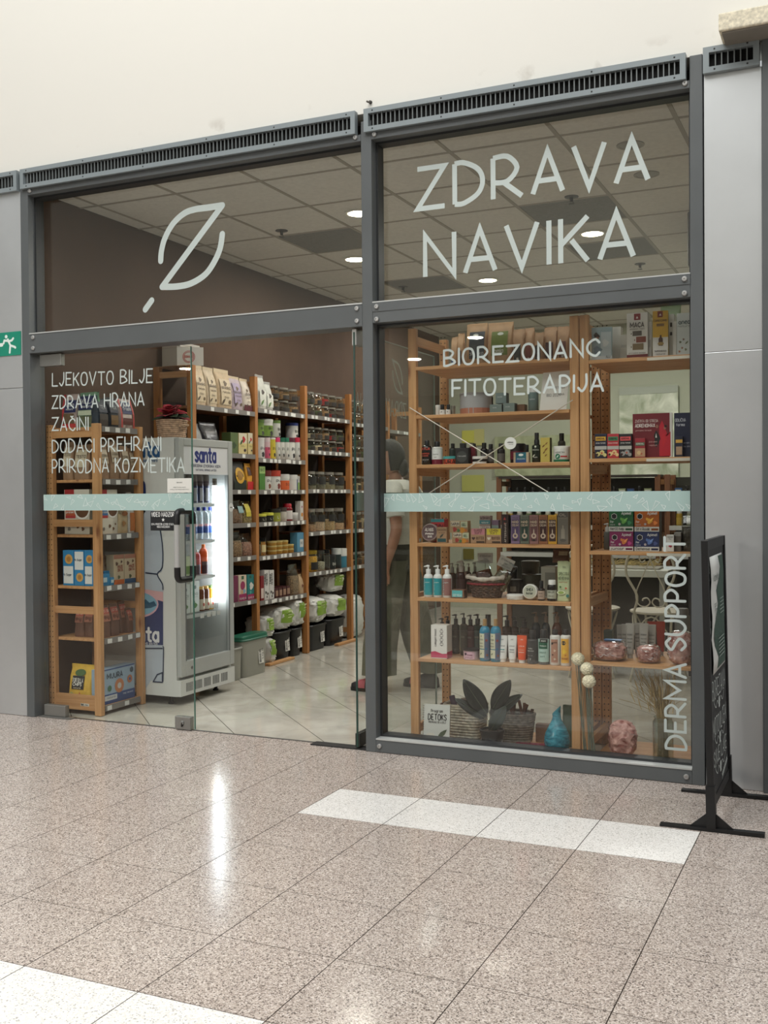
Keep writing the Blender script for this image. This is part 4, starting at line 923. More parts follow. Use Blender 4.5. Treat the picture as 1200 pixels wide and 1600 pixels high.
for u0, u1, pc, s1, lb in ((735, 758, (206, 138, 146), 'SUPER', 'kraft soap box with pink top label and dark heart'), (759, 783, (222, 206, 62), 'LEMON', 'kraft soap box with yellow top label and pale heart')):
    P1(carton, 'soap_box', lb, 'box', u0, u1, 826, z, .03, d=.045, col=(176, 142, 110), panels=[(.06, .98, .58, .98, pc), (.4, .95, .03, .15, (72, 56, 46))], txt=[(s1, .52, .80, .13, (98, 60, 60), .55), ('SOFT', .52, .63, .12, (98, 60, 60), .45), ('BUTTER', .66, .26, .18, (96, 68, 50), .52)], shapes=[('heart', .2, .32, .12, (70, 44, 44) if pc[1] < 180 else (226, 218, 196))])
zz = z+at(760, 826.5, 1, YF+.03).z-z+.001
P1(carton, 'soap_box', 'striped soap box standing on the two kraft boxes', 'box', 749, 766, 806, zz, .035, d=.04, col=(150, 130, 120), panels=[(0, 1, .35, .65, (64, 120, 126)), (0, 1, 0, .18, (216, 206, 196))], txt=[('WOMAN', .5, .72, .2, (70, 46, 46), .85), ('natural', .5, .42, .12, (210, 214, 204), .6), ('CREAM', .5, .02, .14, (96, 60, 60), .8)])
P1(carton, 'soap_box', 'small mauve box lying right of the striped box', 'box', 768, 779, 813, zz, .045, d=.04, col=(112, 88, 108), panels=[(0, 1, 0, .4, (128, 148, 140))])
P1(carton, 'carton', 'tall dark carton with red letters AFTERSHAVE running up', 'box', 783, 794, 804, z, .03, d=.035, col=(62, 40, 36), side=(30, 24, 22), panels=[(.15, .85, .02, .98, (44, 30, 28))], txt=[('AFTERSHAVE', .72, .38, .058, (204, 190, 176), .66, True)], shapes=[('tri', .5, .86, .2, (176, 52, 48)), ('tri', .5, .70, .14, (176, 52, 48))])
P1(carton, 'carton', 'thin black carton between AFTERSHAVE and the row of oils', 'box', 795, 798, 806, z, .05, d=.035, col=(24, 22, 24))
for u0, c1, c2, lb, s1 in ((798, (128, 108, 140), (84, 64, 104), 'purple', 'HAND'), (812.5, (104, 112, 98), (34, 62, 52), 'dark green', 'HAND'), (827, (150, 108, 104), (106, 66, 68), 'mauve', 'HAND'), (841.5, (150, 98, 66), (66, 32, 30), 'chestnut with orange top', 'KARMA'), (856, (206, 156, 48), (66, 34, 26), 'brown and yellow', 'KARMA')):
    P1(carton, 'oil_carton', '%s oil carton printed with a round flask, one of five' % lb, 'box', u0, u0+14, 805, z, .025, d=.035, col=c1, side=(84, 66, 54), panels=[(.10, .90, .10, .84, c2), (.08, .92, .86, .96, c1)], txt=[(s1, .5, .72, .085, (224, 202, 176), .72), ('CREAM', .5, .61, .075, (214, 192, 170), .7), ('ritual', .5, .885, .04, (70, 50, 50), .6)], shapes=[('disc', .5, .28, .30, (196, 176, 156)), ('vial', .5, .45, .12, (206, 186, 166), .26), ('blob', .5, .28, .16, c2), ('oval', .5, .13, .2, (40, 28, 28))])
P1(carton, 'oil_carton', 'taller grey carton with bottle drawing at the right end of soap shelf', 'box', 871, 888, 798, z, .025, d=.04, col=(124, 116, 104), panels=[(.06, .94, .80, .97, (84, 80, 74)), (.06, .94, .04, .76, (112, 106, 96))], txt=[('OIL', .5, .84, .07, (190, 180, 164), .6)], shapes=[('vial', .5, .36, .34, (150, 142, 128), .62), ('oval', .5, .12, .3, (90, 84, 76))])
z = LZ[4]
for u0, u1, c, lb in ((659, 674, (40, 150, 158), 'white pump bottle with teal label, leftmost of three'), (674, 688.5, (40, 150, 158), 'white pump bottle with teal label, middle of three'), (688.5, 703.5, (146, 104, 98), 'white pump bottle with brown rose label')):
    P1(bottle, 'pump_bottle', lb, 'bottle', u0+.5, u1-.5, 884, z, .02, col=(224, 225, 222), cap=(226, 227, 224), ch=.26, cw=.5, sh=.14, pump='pump', label=(.07, .60, c), txt=[('URTEKRAM', .3, .30, .045, (206, 222, 220), .5, True), ('organic', .55, .46, .03, (206, 222, 220), .5)])
for k, (u0, u1, vt, y) in enumerate(((699, 710, 880, .17), (709, 718, 881, .22), (718, 727, 879, .28), (727, 735, 880, .33), (736, 745, 879, .34))):
    P1(bottle, 'pump_bottle', '%s translucent pump bottle in the back row behind the basket' % ('first', 'second', 'third', 'fourth', 'fifth')[k], 'bottle', u0, u1, vt, z, y, col=(94, 84, 78), cap=(150, 146, 138), ch=.3, cw=.45, sh=.1, pump='pump')
P1(bottle, 'pump_bottle', 'brown pump bottle with clear head behind the brown soap box', 'bottle', 710, 726, 877, z, .10, col=(66, 46, 42), cap=(166, 158, 148), ch=.3, cw=.5, sh=.12, pump='pump', label=(.05, .5, (70, 48, 44)))
P1(carton, 'soap_box', 'brown soap box with turquoise label in front of the basket', 'box', 704, 725, 922, z, .02, d=.05, col=(120, 82, 58), side=(72, 48, 36), panels=[(.10, .88, .14, .94, (84, 176, 178))], txt=[('DEEP OCEAN', .5, .25, .24, (214, 230, 226), .65)])
# wicker basket with herb bags
bc = at(759, 930, 1, YF+.10); R0 = abs(at(790, 930, 1, YF+.10).x-bc.x)
bk = thing('wicker_basket', 'oval dark wicker basket with white cloth rim holding herb bags', 'basket', (bc.x, YF+.12, z+.001))
mb = MB(); hb = .085
for k in range(9):
    f = k/8; rr = R0*(.68+.26*f); n = 36
    mb.tube([(rr*math.cos(2*PI*i/n)+.0, rr*.62*math.sin(2*PI*i/n)+(.003 if (i+k) % 2 else -.003)*math.sin(2*PI*i/n), .006+hb*f*.9+(.0015 if (i+k) % 2 else -.0015)) for i in range(n)], .0052, 5, True)
mb.build('weave', C((84, 66, 54), .7, 0, .3, 60), bk)
mb = MB()
for k in range(24): a = 2*PI*k/24; mb.tube([(R0*.68*math.cos(a), R0*.42*math.sin(a), .004), (R0*.96*math.cos(a), R0*.6*math.sin(a), hb)], .0035, 5)
mb.build('stakes', C((74, 56, 46), .7), bk, kind='stuff')
MB().lathe([(R0*.62, .002), (R0*.66, .006), (0, .006)], 24, sy=.62).build('bottom', C((70, 54, 44), .7), bk)
MB().tube([(R0*.97*math.cos(2*PI*i/30), R0*.61*math.sin(2*PI*i/30), hb+.012+.012*abs(math.cos(2*PI*i/30))) for i in range(30)], [.011+.003*math.sin(i*2.3) for i in range(30)], 8, True).build('cloth_rim', C((188, 180, 168), .8, 0, .08, 40), bk)
MB().tube([(R0*.96*math.cos(2*PI*i/30), R0*.605*math.sin(2*PI*i/30), hb-.012) for i in range(30)], .006, 6, True).build('red_braid', C((118, 44, 48), .8, 0, .4, 150), bk)
for sx in (-1, 1): MB().tube([(sx*R0*.95, -.03, hb+.012), (sx*R0*1.06, -.015, hb+.045), (sx*R0*1.06, .015, hb+.045), (sx*R0*.95, .03, hb+.012)], .006, 6).build('handle', C((96, 76, 62), .7), bk)
herb = C((112, 94, 74), .8, 0, .5, 70, .8)
for k, (dx, dy, rz, ry, lb, hc) in enumerate(((-.01, .03, 0.3, -.25, 'clear bag of reddish dried herbs in the basket, left', (104, 66, 52)), (.055, .0, -.2, .45, 'clear bag of grey green dried herbs in the basket, right', (128, 120, 96)))):
    t = thing('herb_bag', lb, 'bag', (bc.x+dx, YF+.12+dy, z+.05), (-.25, ry, rz))
    pouch(t, .085, .15, .05, col=hc, clear=True, seed=20+k)
for u, v, w_, h_, lb, rr, y in ((758, 872, .085, .055, 'white printed card above the left herb bag', 0, .20), (787, 879, .085, .058, 'white printed card tilted over the right herb bag', .42, .14)):
    p = at(u, v, 1, YF+y); t = thing('herb_card', lb, 'card', (p.x, YF+y, p.z-h_/2), (-.1, rr, 0))
    B(-w_/2, w_/2, -.0008, .0008, 0, h_).build('card', C((200, 200, 192), .6), t)
    decorate(t, w_, h_, -.0008, txt=[('ETERICNA', .5, .62, .14, (90, 92, 88), .7), ('CAJ', .5, .38, .14, (90, 92, 88), .2), ('ljekovito bilje', .5, .18, .08, (120, 120, 116), .7)])
    MB().tube([(0, .002, h_*.1), (0, .006, -(p.z-h_/2-z)+.055)], .0016, 5).build('stick', C((150, 120, 84), .7), t)
P1(tin, 'cream_jar', 'low white cream jar right of the basket', 'jar', 788, 815, 930, z, .03, lh=.5, txt=[('argan', .4, .15, .16, (110, 110, 108), .35)])
round_face('cream_tin', 'white round tin turned to the window on the basket shelf', 826, 932, 11.5, .03, .035, (222, 221, 214), (176, 178, 160), z, txt=[('SHEA', 0, .1, .34, .9), ('butter', 0, -.35, .26, .9)], tilt=-.12)
P1(bottle, 'dropper_bottle', 'little dark brown bottle with pinkish label', 'bottle', 838.5, 850, 908, z, .04, col=(34, 24, 20), ch=.36, cw=.5, label=(.08, .5, (178, 158, 142)), txt=[('oleum', .5, .34, .07, (70, 50, 46), .5), ('cura', .5, .2, .07, (70, 50, 46), .5)])
P1(bottle, 'syrup_bottle', 'dark glass bottle with white cap and pale label', 'bottle', 853, 868, 907, z, .035, col=(26, 24, 22), cap=(222, 222, 218), ch=.2, cw=.75, sh=.16, label=(.12, .52, (176, 180, 164)), txt=[('SIRUP', .5, .40, .07, (46, 50, 44), .7), ('GINKGO', .5, .22, .05, (86, 92, 70), .6)])
P1(pouch, 'superfood_pouch', 'pale green pouch lettered SPECTRA NEVEN MA at the right end', 'pouch', 869, 890, 878, z, .05, d=.05, col=(188, 200, 158), txt=[('SPECTRA', .55, .66, .075, (66, 78, 50), .75), ('NEVENMA', .55, .55, .065, (66, 78, 50), .8), ('superfood', .5, .47, .03, (150, 90, 60), .6), ('bio', .55, .84, .05, (70, 84, 54), .2)], shapes=[('oval', .35, .22, .32, (214, 222, 190)), ('oval', .35, .22, .22, (148, 170, 92)), ('blob', .3, .36, .10, (74, 112, 58)), ('blob', .72, .33, .10, (190, 96, 74)), ('disc', .85, .14, .12, (60, 120, 112))], bulge=.8)
P1(carton, 'carton', 'open white box behind the bottle with the white cap', 'box', 845, 868, 886, z, .20, d=.10, col=(182, 184, 172), panels=[(.28, .98, .05, .82, (140, 142, 132))])
zz = z+at(862, 880, 1, YF+.2).z-z+.001
t = P1(pouch, 'herb_bag', 'bag of brown chips on the white box by the post', 'bag', 862, 888, 860, zz, .22, d=.04, col=(104, 70, 48), seed=31, panels=[(.4, .95, .6, .9, (186, 178, 150))])
for u0, u1, va, y, lb, c in ((789, 812, 906, .20, 'dark grey tin with flat lid behind the low white jar', (58, 60, 60)), (812, 842, 898, .22, 'wide dark olive jar behind the round tin', (66, 66, 54)), (812, 838, 877, .33, 'olive grey storage jar far back on the basket shelf', (82, 80, 66)), (793, 806, 886, .33, 'black box with small white sticker far back on the basket shelf', (28, 28, 28))):
    P1(tin, 'storage_jar', lb, 'jar', u0, u1, va, z, y, col=c, lid=c, lh=.18, lidw=1.08, panels=[(.35, .75, .3, .6, (150, 150, 138))])
z = LZ[5]
P1(carton, 'collagen_carton', 'white collagen boost carton with raspberry pink wavy foot', 'box', 673, 698, 977, z, .02, d=.075, col=(224, 222, 216), side=(214, 210, 202), txt=[('collagen boost', .34, .62, .062, (96, 92, 96), .52, True)], shapes=[('wave', .5, .13, .5, (190, 46, 90), .10*2.0), ])
t = ALLP[-1]; cw_ = .155*0+abs(at(698, 1000, 1, YF+.02).x-at(673, 1000, 1, YF+.02).x); ch_ = at(685, 977, 1, YF+.02).z-z
mb = MB(); s1 = [(.10*cw_*math.sin(k*.55)+.17*cw_, ch_*(.38+.52*k/24)) for k in range(25)]; s2 = [(-.10*cw_*math.sin(k*.55)+.17*cw_, ch_*(.38+.52*k/24)) for k in range(25)]
flat(mb, [s1, s2]+[[s1[k], s2[k]] for k in range(1, 25, 3)], .0018, (0, -.0385, 0), R_, U_, False); mb.build('helix_drawing', C((110, 104, 108), .5), t)
B(cw_/2-.0002, cw_/2+.0012, -.0375, .0375, .001, ch_*.2).build('foot_panel', C((176, 40, 82), .5), t)
P1(tin, 'scrub_tub', 'clear tub with dark lid and pink label', 'tub', 720, 745, 1015, z, .03, col=(206, 186, 190), lid=(40, 36, 38), lh=.14, lidw=1.12, panels=[(.15, .85, .08, .8, (214, 176, 190))], txt=[('soap', .55, .42, .16, (120, 60, 90), .3), ('PINK', .5, .15, .14, (120, 60, 90), .45)], shapes=[('disc', .28, .55, .08, (60, 40, 60))])
for u0, u1, s in ((746.5, 763, 'left'), (763.5, 780, 'right')):
    P1(bottle, 'shampoo_bottle', 'blue bottle with gold cap and cream label, %s of two' % s, 'bottle', u0, u1, 968, z, .02, col=(44, 128, 158), cap=(158, 124, 76), ch=.16, cw=.36, sh=.16, base=None, panels=[(.56, 1.1, .04, .68, (96, 106, 130)), (.06, .60, .30, .66, (212, 212, 184)), (.06, .60, .08, .28, (212, 212, 184))], txt=[('NATURA', .33, .50, .035, (90, 96, 84), .34), ('siberica', .33, .42, .026, (110, 112, 100), .3), ('OBLEPIKHA', .33, .35, .022, (120, 120, 106), .36)], shapes=[('blob', .8, .5, .14, (150, 70, 62)), ('blob', .78, .3, .14, (60, 110, 140)), ('blob', .85, .15, .12, (150, 90, 70)), ('disc', .33, .60, .07, (150, 150, 120)), ('leaf', .3, .18, .10, (110, 120, 96))])
for u0, u1, c, lb, tc in ((775, 790.5, (226, 226, 222), 'white cosmetic tube with teal line beside the blue bottles', (70, 150, 150)), (791, 805.5, (226, 226, 222), 'white cosmetic tube with grey line beside the orange one', (120, 124, 130)), (805.5, 821, (224, 88, 46), 'orange cosmetic tube with white cap', (226, 150, 120))):
    P1(tube_pack, 'cosmetic_tube', lb, 'tube', u0, u1, 994, z, .025, col=c, panels=[(.1, .9, .46, .49, tc)], txt=[('urtekram', .5, .60, .035, (120, 124, 124) if c[0] == 226 else (236, 206, 190), .55), ('ohh', .5, .83, .04, (120, 124, 124) if c[0] == 226 else (120, 50, 34), .25), ('toothpaste', .5, .38, .03, (140, 142, 142) if c[0] == 226 else (236, 206, 190), .55)])
P1(bottle, 'shampoo_bottle', 'dark grey bottle with black cap beside the orange tube', 'bottle', 821, 838, 986, z, .025, col=(64, 63, 62), cap=(30, 29, 29), ch=.25, cw=.55, sh=.06, txt=[('baby', .42, .45, .04, (190, 190, 186), .4), ('body lotion', .45, .38, .034, (190, 190, 186), .6), ('nordic', .4, .24, .03, (150, 150, 146), .5), ('LV', .35, .12, .06, (200, 200, 196), .3)])
P1(bottle, 'shampoo_bottle', 'clear bottle with green and pale mint label', 'bottle', 838.5, 856, 985, z, .025, col=(104, 108, 104), cap=(34, 36, 36), ch=.24, cw=.6, sh=.06, label=(.08, .74, (178, 206, 196)), panels=[(.1, .95, .46, .66, (24, 92, 66)), (.25, .98, .64, .74, (28, 34, 32))], txt=[('ORGANIC', .6, .67, .04, (214, 220, 214), .4), ('shampoo', .55, .53, .04, (206, 220, 210), .55), ('natural', .5, .34, .04, (60, 110, 90), .55), ('soft', .5, .22, .04, (60, 110, 90), .4)])
P1(bottle, 'lotion_bottle', 'white bottle with rose brown label and black cap', 'bottle', 857, 873, 985, z, .025, col=(222, 220, 214), cap=(30, 28, 28), ch=.14, cw=.5, sh=.05, panels=[(.2, .9, .08, .74, (176, 130, 108))], txt=[('cocoa', .6, .64, .04, (74, 46, 36), .4)], shapes=[('blob', .35, .62, .14, (40, 32, 32)), ('blob', .6, .42, .14, (214, 186, 160)), ('blob', .4, .3, .11, (92, 60, 44)), ('blob', .6, .18, .12, (216, 200, 180))])
P1(bottle, 'lotion_bottle', 'white bottle with mango yellow label and black round mark', 'bottle', 873.5, 890, 985, z, .025, col=(224, 222, 214), cap=(32, 30, 30), ch=.14, cw=.5, sh=.05, panels=[(.12, .92, .08, .76, (226, 172, 62))], txt=[('MANGO', .5, .18, .05, (160, 80, 30), .6)], shapes=[('disc', .42, .64, .2, (34, 34, 34)), ('blob', .5, .40, .24, (236, 196, 60)), ('blob', .6, .3, .12, (206, 130, 40))])
bk_row = [(683, 694, 966, 'black'), (692, 703, 963, 'black'), (704, 716, 960, 'black'), (717, 728, 958, 'olive'), (727, 739, 961, 'wine'), (737, 751, 960, 'green'), (752, 768, 961, 'dark'), (783, 797, 962, 'brown'), (797, 809, 963, 'brown'), (810, 825, 964, 'brown')]
for k, (u0, u1, vt, c) in enumerate(bk_row):
    col = {'black': (62, 60, 54), 'olive': (70, 68, 56), 'wine': (72, 44, 42), 'green': (44, 62, 54), 'dark': (40, 40, 38), 'brown': (72, 56, 48)}[c]
    P1(bottle, 'pump_bottle', '%s shower gel bottle with black pump, %s from the left in the back row' % (c if c != 'dark' else 'dark grey', ('first', 'second', 'third', 'fourth', 'fifth', 'sixth', 'seventh', 'eighth', 'ninth', 'tenth')[k]), 'bottle', u0, u1, vt, z, .17+.02*(k % 3), col=col, cap=(26, 25, 25), ch=.26, cw=.5, sh=.04, pump='pump' if k not in (6,) else None, label=(.1, .6, tuple(min(255, x+26) for x in col)), txt=[('soap', .5, .42, .05, (150, 146, 136), .5)])
for u0, u1, c, lb in ((828, 843, (34, 62, 74), 'left'), (844, 858, (34, 62, 74), 'middle'), (860, 876, (108, 62, 44), 'right')):
    P1(bottle, 'fragrance_bottle', 'round shouldered bottle with metallic pump, %s of three at the back' % lb, 'bottle', u0, u1, 957, z, .24, col=c, cap=(150, 130, 110), ch=.22, cw=.4, sh=.22, pump='pump')
# ground level of the left display
zf = .0315
bq0, bq1 = at(660, 1158, 1, YF-.005), at(696, 1158, 1, YF-.005); hz = at(675, 1106, 1, YF).z
t = thing('spiral_book', 'spiral bound cookbook with DETOKS on the cover', 'book', ((bq0.x+bq1.x)/2, YF+.03, zf), (-.10, 0, .10))
bw = bq1.x-bq0.x+.012; bh = hz-zf+.01
B(-bw/2, bw/2, 0, .014, 0, bh).build('pages', C((206, 204, 196), .7), t); B(-bw/2, bw/2, -.0012, 0, 0, bh).build('cover', C((208, 210, 204), .5), t)
decorate(t, bw, bh, -.0012, txt=[('DETOKS', .52, .60, .15, (26, 26, 26), .70), ('Program', .5, .80, .07, (80, 80, 78), .45), ('PREHRANE OD A DO Z', .52, .52, .05, (70, 70, 68), .66)], shapes=[('leaf', .72, .24, .18, (74, 86, 60)), ('disc', .28, .13, .11, (206, 168, 60)), ('oval', .28, .20, .16, (214, 210, 196)), ('disc', .5, .10, .05, (60, 44, 36))])
mb = MB()
for k in range(16):
    zc = .01+(bh-.02)*k/15; mb.tube([(-bw/2+.004+.006*math.cos(a)-.006, .006+.009*math.sin(a), zc) for a in [2*PI*i/8 for i in range(8)]], .0011, 5, True)
mb.build('spiral', C((120, 120, 118), .4, .5), t, kind='stuff')
def woven_basket(name, label, cx, cy, w, d, h, z0, col, rim, taper=.9, ov=False, rz=0):
    t = thing(name, label, 'basket', (cx, cy, z0), rz); n = 48; m_ = 11
    def ring(f, off):
        out = []
        for i in range(n):
            a = 2*PI*i/n; e = .45 if not ov else 1.0; k = (taper+(1-taper)*f)
            c_, s_ = math.cos(a), math.sin(a)
            x = w/2*k*math.copysign(abs(c_)**e, c_); y = d/2*k*math.copysign(abs(s_)**e, s_)
            q = 1+off*((i % 2)*2-1); out.append((x*q, y*q, h/m_*.52+.001+h*f))
        return out
    mb = MB(); m = 11
    for k in range(m): mb.tube(ring(k/(m-1)*.94, .012*(1 if k % 2 else -1)), h/m*.52, 5, True)
    mb.build('weave', C(col, .75, 0, .2, 50), t)
    MB().tube(ring(1.0, 0), h*.055, 8, True).build('rim', C(rim, .75, 0, .2, 60), t)
    MB().loft([ring(0, 0), [(p[0], p[1], .008) for p in ring(0, 0)]]).build('bottom', C(col, .8), t)
    return t
p = at(726, 1128, 1, YF+.24); p2 = at(798, 1130, 1, YF+.24)
woven_basket('wicker_basket', 'rectangular white wicker basket behind the spiral book', p.x, YF+.26, .215, .17, at(726, 1106, 1, YF+.2).z-zf, zf, (196, 190, 174), (176, 168, 150))
for k, (u, v, c, lb) in enumerate(((708, 1098, (96, 60, 52), 'brown'), (716, 1090, (88, 70, 92), 'purple'), (724, 1094, (150, 132, 118), 'beige'))):
    q = at(u, v, 1, YF+.24); t = thing('snack_packet', '%s narrow packet sticking out of the white wicker basket' % lb, 'packet', (q.x, YF+.25, zf+.05), (0, -.5+.25*k, 0)); pouch(t, .035, q.z-zf-.04, .02, col=c, seed=40+k)
woven_basket('wicker_basket', 'oval grey brown basket of cinnamon and dried peel behind the plant', p2.x, YF+.27, .245, .17, at(800, 1120, 1, YF+.2).z-zf, zf, (146, 138, 124), (132, 122, 106), .84, True)
rc = random.Random(5)
for k in range(9):
    q = thing('cinnamon_stick', 'curled cinnamon bark, %s from the left in the oval basket' % ORD[k], 'cinnamon', (p2.x-.05+.017*k, YF+.22+.10*rc.random(), zf+.05), (rc.uniform(-.2, .2), rc.uniform(-.1, .55), rc.uniform(0, 3)), 'cinnamon sticks in the oval basket')
    hh = rc.uniform(.10, .17); pts = [(.010*math.cos(a)*(1-.03*a), .010*math.sin(a)*(1-.03*a)) for a in [i*.7 for i in range(10)]]
    mb = MB(); m = len(pts)
    mb.add([(x, y, 0) for x, y in pts]+[(x*.9, y*.9, hh) for x, y in pts], [(i, i+1, m+i+1, m+i) for i in range(m-1)]); mb.build('bark', C((106, 66, 42), .8, 0, .2, 60), q)
# potted rubber plant
pp = at(765, 1160, 1, YF+.02); pl = thing('potted_plant', 'dark leaved rubber plant in a small black pot behind the window', 'plant', (pp.x, YF+.06, zf))
pr_ = abs(at(783, 1150, 1, YF+.06).x-at(747, 1150, 1, YF+.06).x)/2; ph = at(765, 1139, 1, YF+.06).z-zf
MB().lathe([(0, 0), (pr_*.78, 0), (pr_*.95, ph*.86), (pr_*1.02, ph*.87), (pr_*1.02, ph), (pr_*.92, ph), (pr_*.9, ph*.9), (0, ph*.88)], 24).build('pot', C((26, 26, 26), .6), pl)
MB().lathe([(pr_*.89, ph*.88), (pr_*.5, ph*.93), (0, ph*.94)], 16).build('soil', C((52, 42, 34), .9, 0, .4, 80), pl)
LEAFM = C((26, 31, 25), .38, 0, .12, 14)
def big_leaf(parent, base, tip, wd, curl, mat=LEAFM, face=(0, -1, .3), name='leaf'):
    b, e = Vector(base), Vector(tip); ax = e-b; L = ax.length; ax.normalize(); f = Vector(face); n = (f-f.dot(ax)*ax).normalized(); s = ax.cross(n)
    V = []; m = 12; K = (-1, -.55, 0, .55, 1)
    for i in range(m+1):
        q = i/m; wq = wd*(math.sin(PI*min(1, q*.94+.05))**.72)*(1-.12*q); mid = b+ax*L*q+n*(-curl*L*(q**2-q*.6))
        for k in K: V.append(mid+s*wq*k+n*(.16*wq*abs(k)))
    F = [(i*5+k, i*5+k+1, (i+1)*5+k+1, (i+1)*5+k) for i in range(m) for k in range(4)]
    mb = MB().add(V, F); mb.smooth = True; o = mb.build(name, mat, parent); md = o.modifiers.new('thickness', 'SOLIDIFY'); md.thickness = .0016
    MB().tube([b+ax*L*q+n*(-curl*L*(q**2-q*.6)+.0025) for q in (0, .25, .5, .75, .95)], [.0028, .0024, .002, .0014, .0008], 6).build('midrib', C((70, 78, 60), .5), o)
    return o
def L3(u, v, y): q = at(u, v, 1, YF+y); return Vector((q.x-pp.x, y-.06, q.z-zf))
crown = L3(764, 1125, .06)
MB().tube([(0, 0, ph*.9), (crown.x*.5, 0, (ph+crown.z)/2), crown], [.007, .006, .005], 8).build('stem', C((70, 66, 50), .6), pl)
for tip, base, wd, cu, fc in ((L3(724, 1062, .02), L3(760, 1115, .06), .050, .10, (0, -1, .4)), (L3(797, 1063, .05), L3(770, 1108, .06), .046, .08, (.1, -1, .3)), (L3(815, 1085, .02), L3(772, 1118, .06), .038, .05, (0, -1, .8)), (L3(711, 1091, .01), L3(757, 1122, .06), .032, .12, (0, -1, .8)), (L3(733, 1080, .10), L3(758, 1120, .07), .036, .1, (0, -1, .3))):
    big_leaf(pl, base, tip, wd, cu, face=fc)
big_leaf(pl, L3(766, 1142, .06), L3(790, 1104, -.02), .038, .06, C((58, 68, 62), .35, 0, .12, 14), (.2, -1, .2)); big_leaf(pl, L3(770, 1120, .07), L3(772, 1098, .14), .018, .05)
t = thing('plant_tag', 'small white tag stuck in the black plant pot', 'tag', (pp.x+.02, YF+.05, zf+ph*.86)); B(-.006, .006, -.0006, .0006, 0, .03).build('tag', C((206, 206, 200), .5), t)
for k, (u, v, w_, d_, c, lb, rz) in enumerate(((728, 1158, .15, .10, (96, 88, 78), 'folded dark magazine lying left of the plant pot', .1), (800, 1160, .15, .12, (150, 132, 112), 'patterned magazine lying right of the plant pot', -.2), (826, 1168, .16, .14, (126, 40, 62), 'dark red flyer lying in front of the blue vase', .15))):
    q = at(u, v, 2, zf+.004); t = thing('magazine', lb, 'magazine', (q.x, max(q.y, YF+.02)+.02, zf+(.0001 if k != 2 else .0045)), rz)
    B(-w_/2, w_/2, -d_/2, d_/2, 0, .004).build('pages', C((200, 196, 186), .6), t); B(-w_/2, w_/2, -d_/2, d_/2, .004, .0046).build('cover', C(c, .4, 0, .25, 16), t)
    mb = MB(); flat(mb, text_lines(('DIN DIN', 'ZDRAVLJE', 'KUPON')[k], .014, .08)[0], .003, (0, -d_/2+.02, .005), R_, (0, 1, 0), False); mb.build('lettering', C((206, 200, 190), .5), t)
q = at(866, 1172, 1, YF-.01); vr = abs(at(886, 1150, 1, YF+.05).x-at(846, 1150, 1, YF+.05).x)/2; vh = at(866, 1109, 1, YF+.04).z-zf
va = thing('glass_vase', 'turquoise teardrop vase with slanted mouth', 'vase', (q.x, YF+.045, zf))
prof = [(0, 0), (.55, 0), (.72, .05), (.95, .18), (1.0, .30), (.92, .45), (.70, .60), (.46, .72), (.34, .80), (.30, .88), (.33, 1.0)]
n = 24; rings = []
for r, f in prof[1:]: rings.append([(vr*r*math.cos(2*PI*k/n)-.10*vr*max(0, f-.6)*(1 if True else 0), vr*r*math.sin(2*PI*k/n), vh*f+(vh*.10*math.cos(2*PI*k/n) if f > .95 else (vh*.03*math.cos(2*PI*k/n) if f > .85 else 0))) for k in range(n)])
rings.append([(p[0]*.86, p[1]*.86, p[2]-.004) for p in rings[-1]]); rings.append([(p[0]*.8, p[1]*.8, p[2]-.04) for p in rings[-1]])
MB().loft(rings).build('body', VASEBLUE, va)
q = at(846, 1150, 1, YF+.25); t = thing('wooden_block', 'brown wooden block behind the blue vase', 'block', (q.x, YF+.28, zf)); B(-.035, .035, -.02, .02, 0, .095).build('body', C((120, 86, 62), .7, 0, .1, 30), t, bevel=.002)
q = at(887, 1140, 1, YF+.20); t = thing('green_carton', 'tall dark green pouch between vase and post', 'pouch', (q.x, YF+.22, zf)); pouch(t, .06, at(887, 1103, 1, YF+.2).z-zf, .03, col=(60, 82, 58), seed=77)

# ---------------------------------------------------------------- goods on the right display shelf
z = RZ[0]
t = P1(carton, 'leaflet_stand', 'pale blue leaflet with a dark haired woman at the left of the top right shelf', 'leaflet', 924, 956, 511, z, .06, d=.006, col=(150, 172, 178), panels=[(.45, .95, .12, .85, (186, 200, 204)), (0, 1, 0, .14, (206, 212, 212))], shapes=[('blob', .25, .72, .17, (44, 32, 30), .24), ('oval', .27, .68, .09, (150, 104, 86), .13), ('blob', .3, .32, .25, (120, 140, 152), .22), ('blob', .68, .52, .18, (206, 212, 212), .22)], txt=[('ALLI', .8, .08, .07, (70, 90, 100), .2)])
t.rotation_euler = (-.05, 0, .12)
P1(carton, 'white_carton', 'blank white carton behind the blue leaflet', 'box', 955, 970, 511, z, .12, d=.05, col=(196, 196, 188))
P1(carton, 'white_carton', 'short white carton left of the MACA carton', 'box', 969, 980, 523, z, .10, d=.05, col=(190, 190, 182), panels=[(.1, .9, .5, .6, (170, 170, 164))])
P1(carton, 'supplement_carton', 'white MACA carton with red crest square and dark red foot', 'box', 979, 1012, 489, z, .04, d=.07, col=(216, 215, 208), side=(176, 174, 168), panels=[(.35, .66, .84, .98, (132, 34, 38)), (0, 1, 0, .08, (108, 30, 34)), (.28, .72, .49, .60, (84, 78, 70)), (.45, .92, .34, .47, (128, 62, 44)), (.28, .80, .18, .32, (122, 104, 72))], txt=[('MACA', .5, .68, .10, (60, 54, 50), .65), ('andean root', .5, .625, .035, (110, 106, 100), .7), ('prirodna snaga', .5, .10, .03, (110, 106, 100), .8)], shapes=[('tri', .5, .90, .06, (222, 214, 206)), ('vial', .22, .545, .04, (70, 64, 58)), ('vial', .38, .40, .04, (108, 58, 44)), ('vial', .22, .25, .04, (98, 84, 60))])
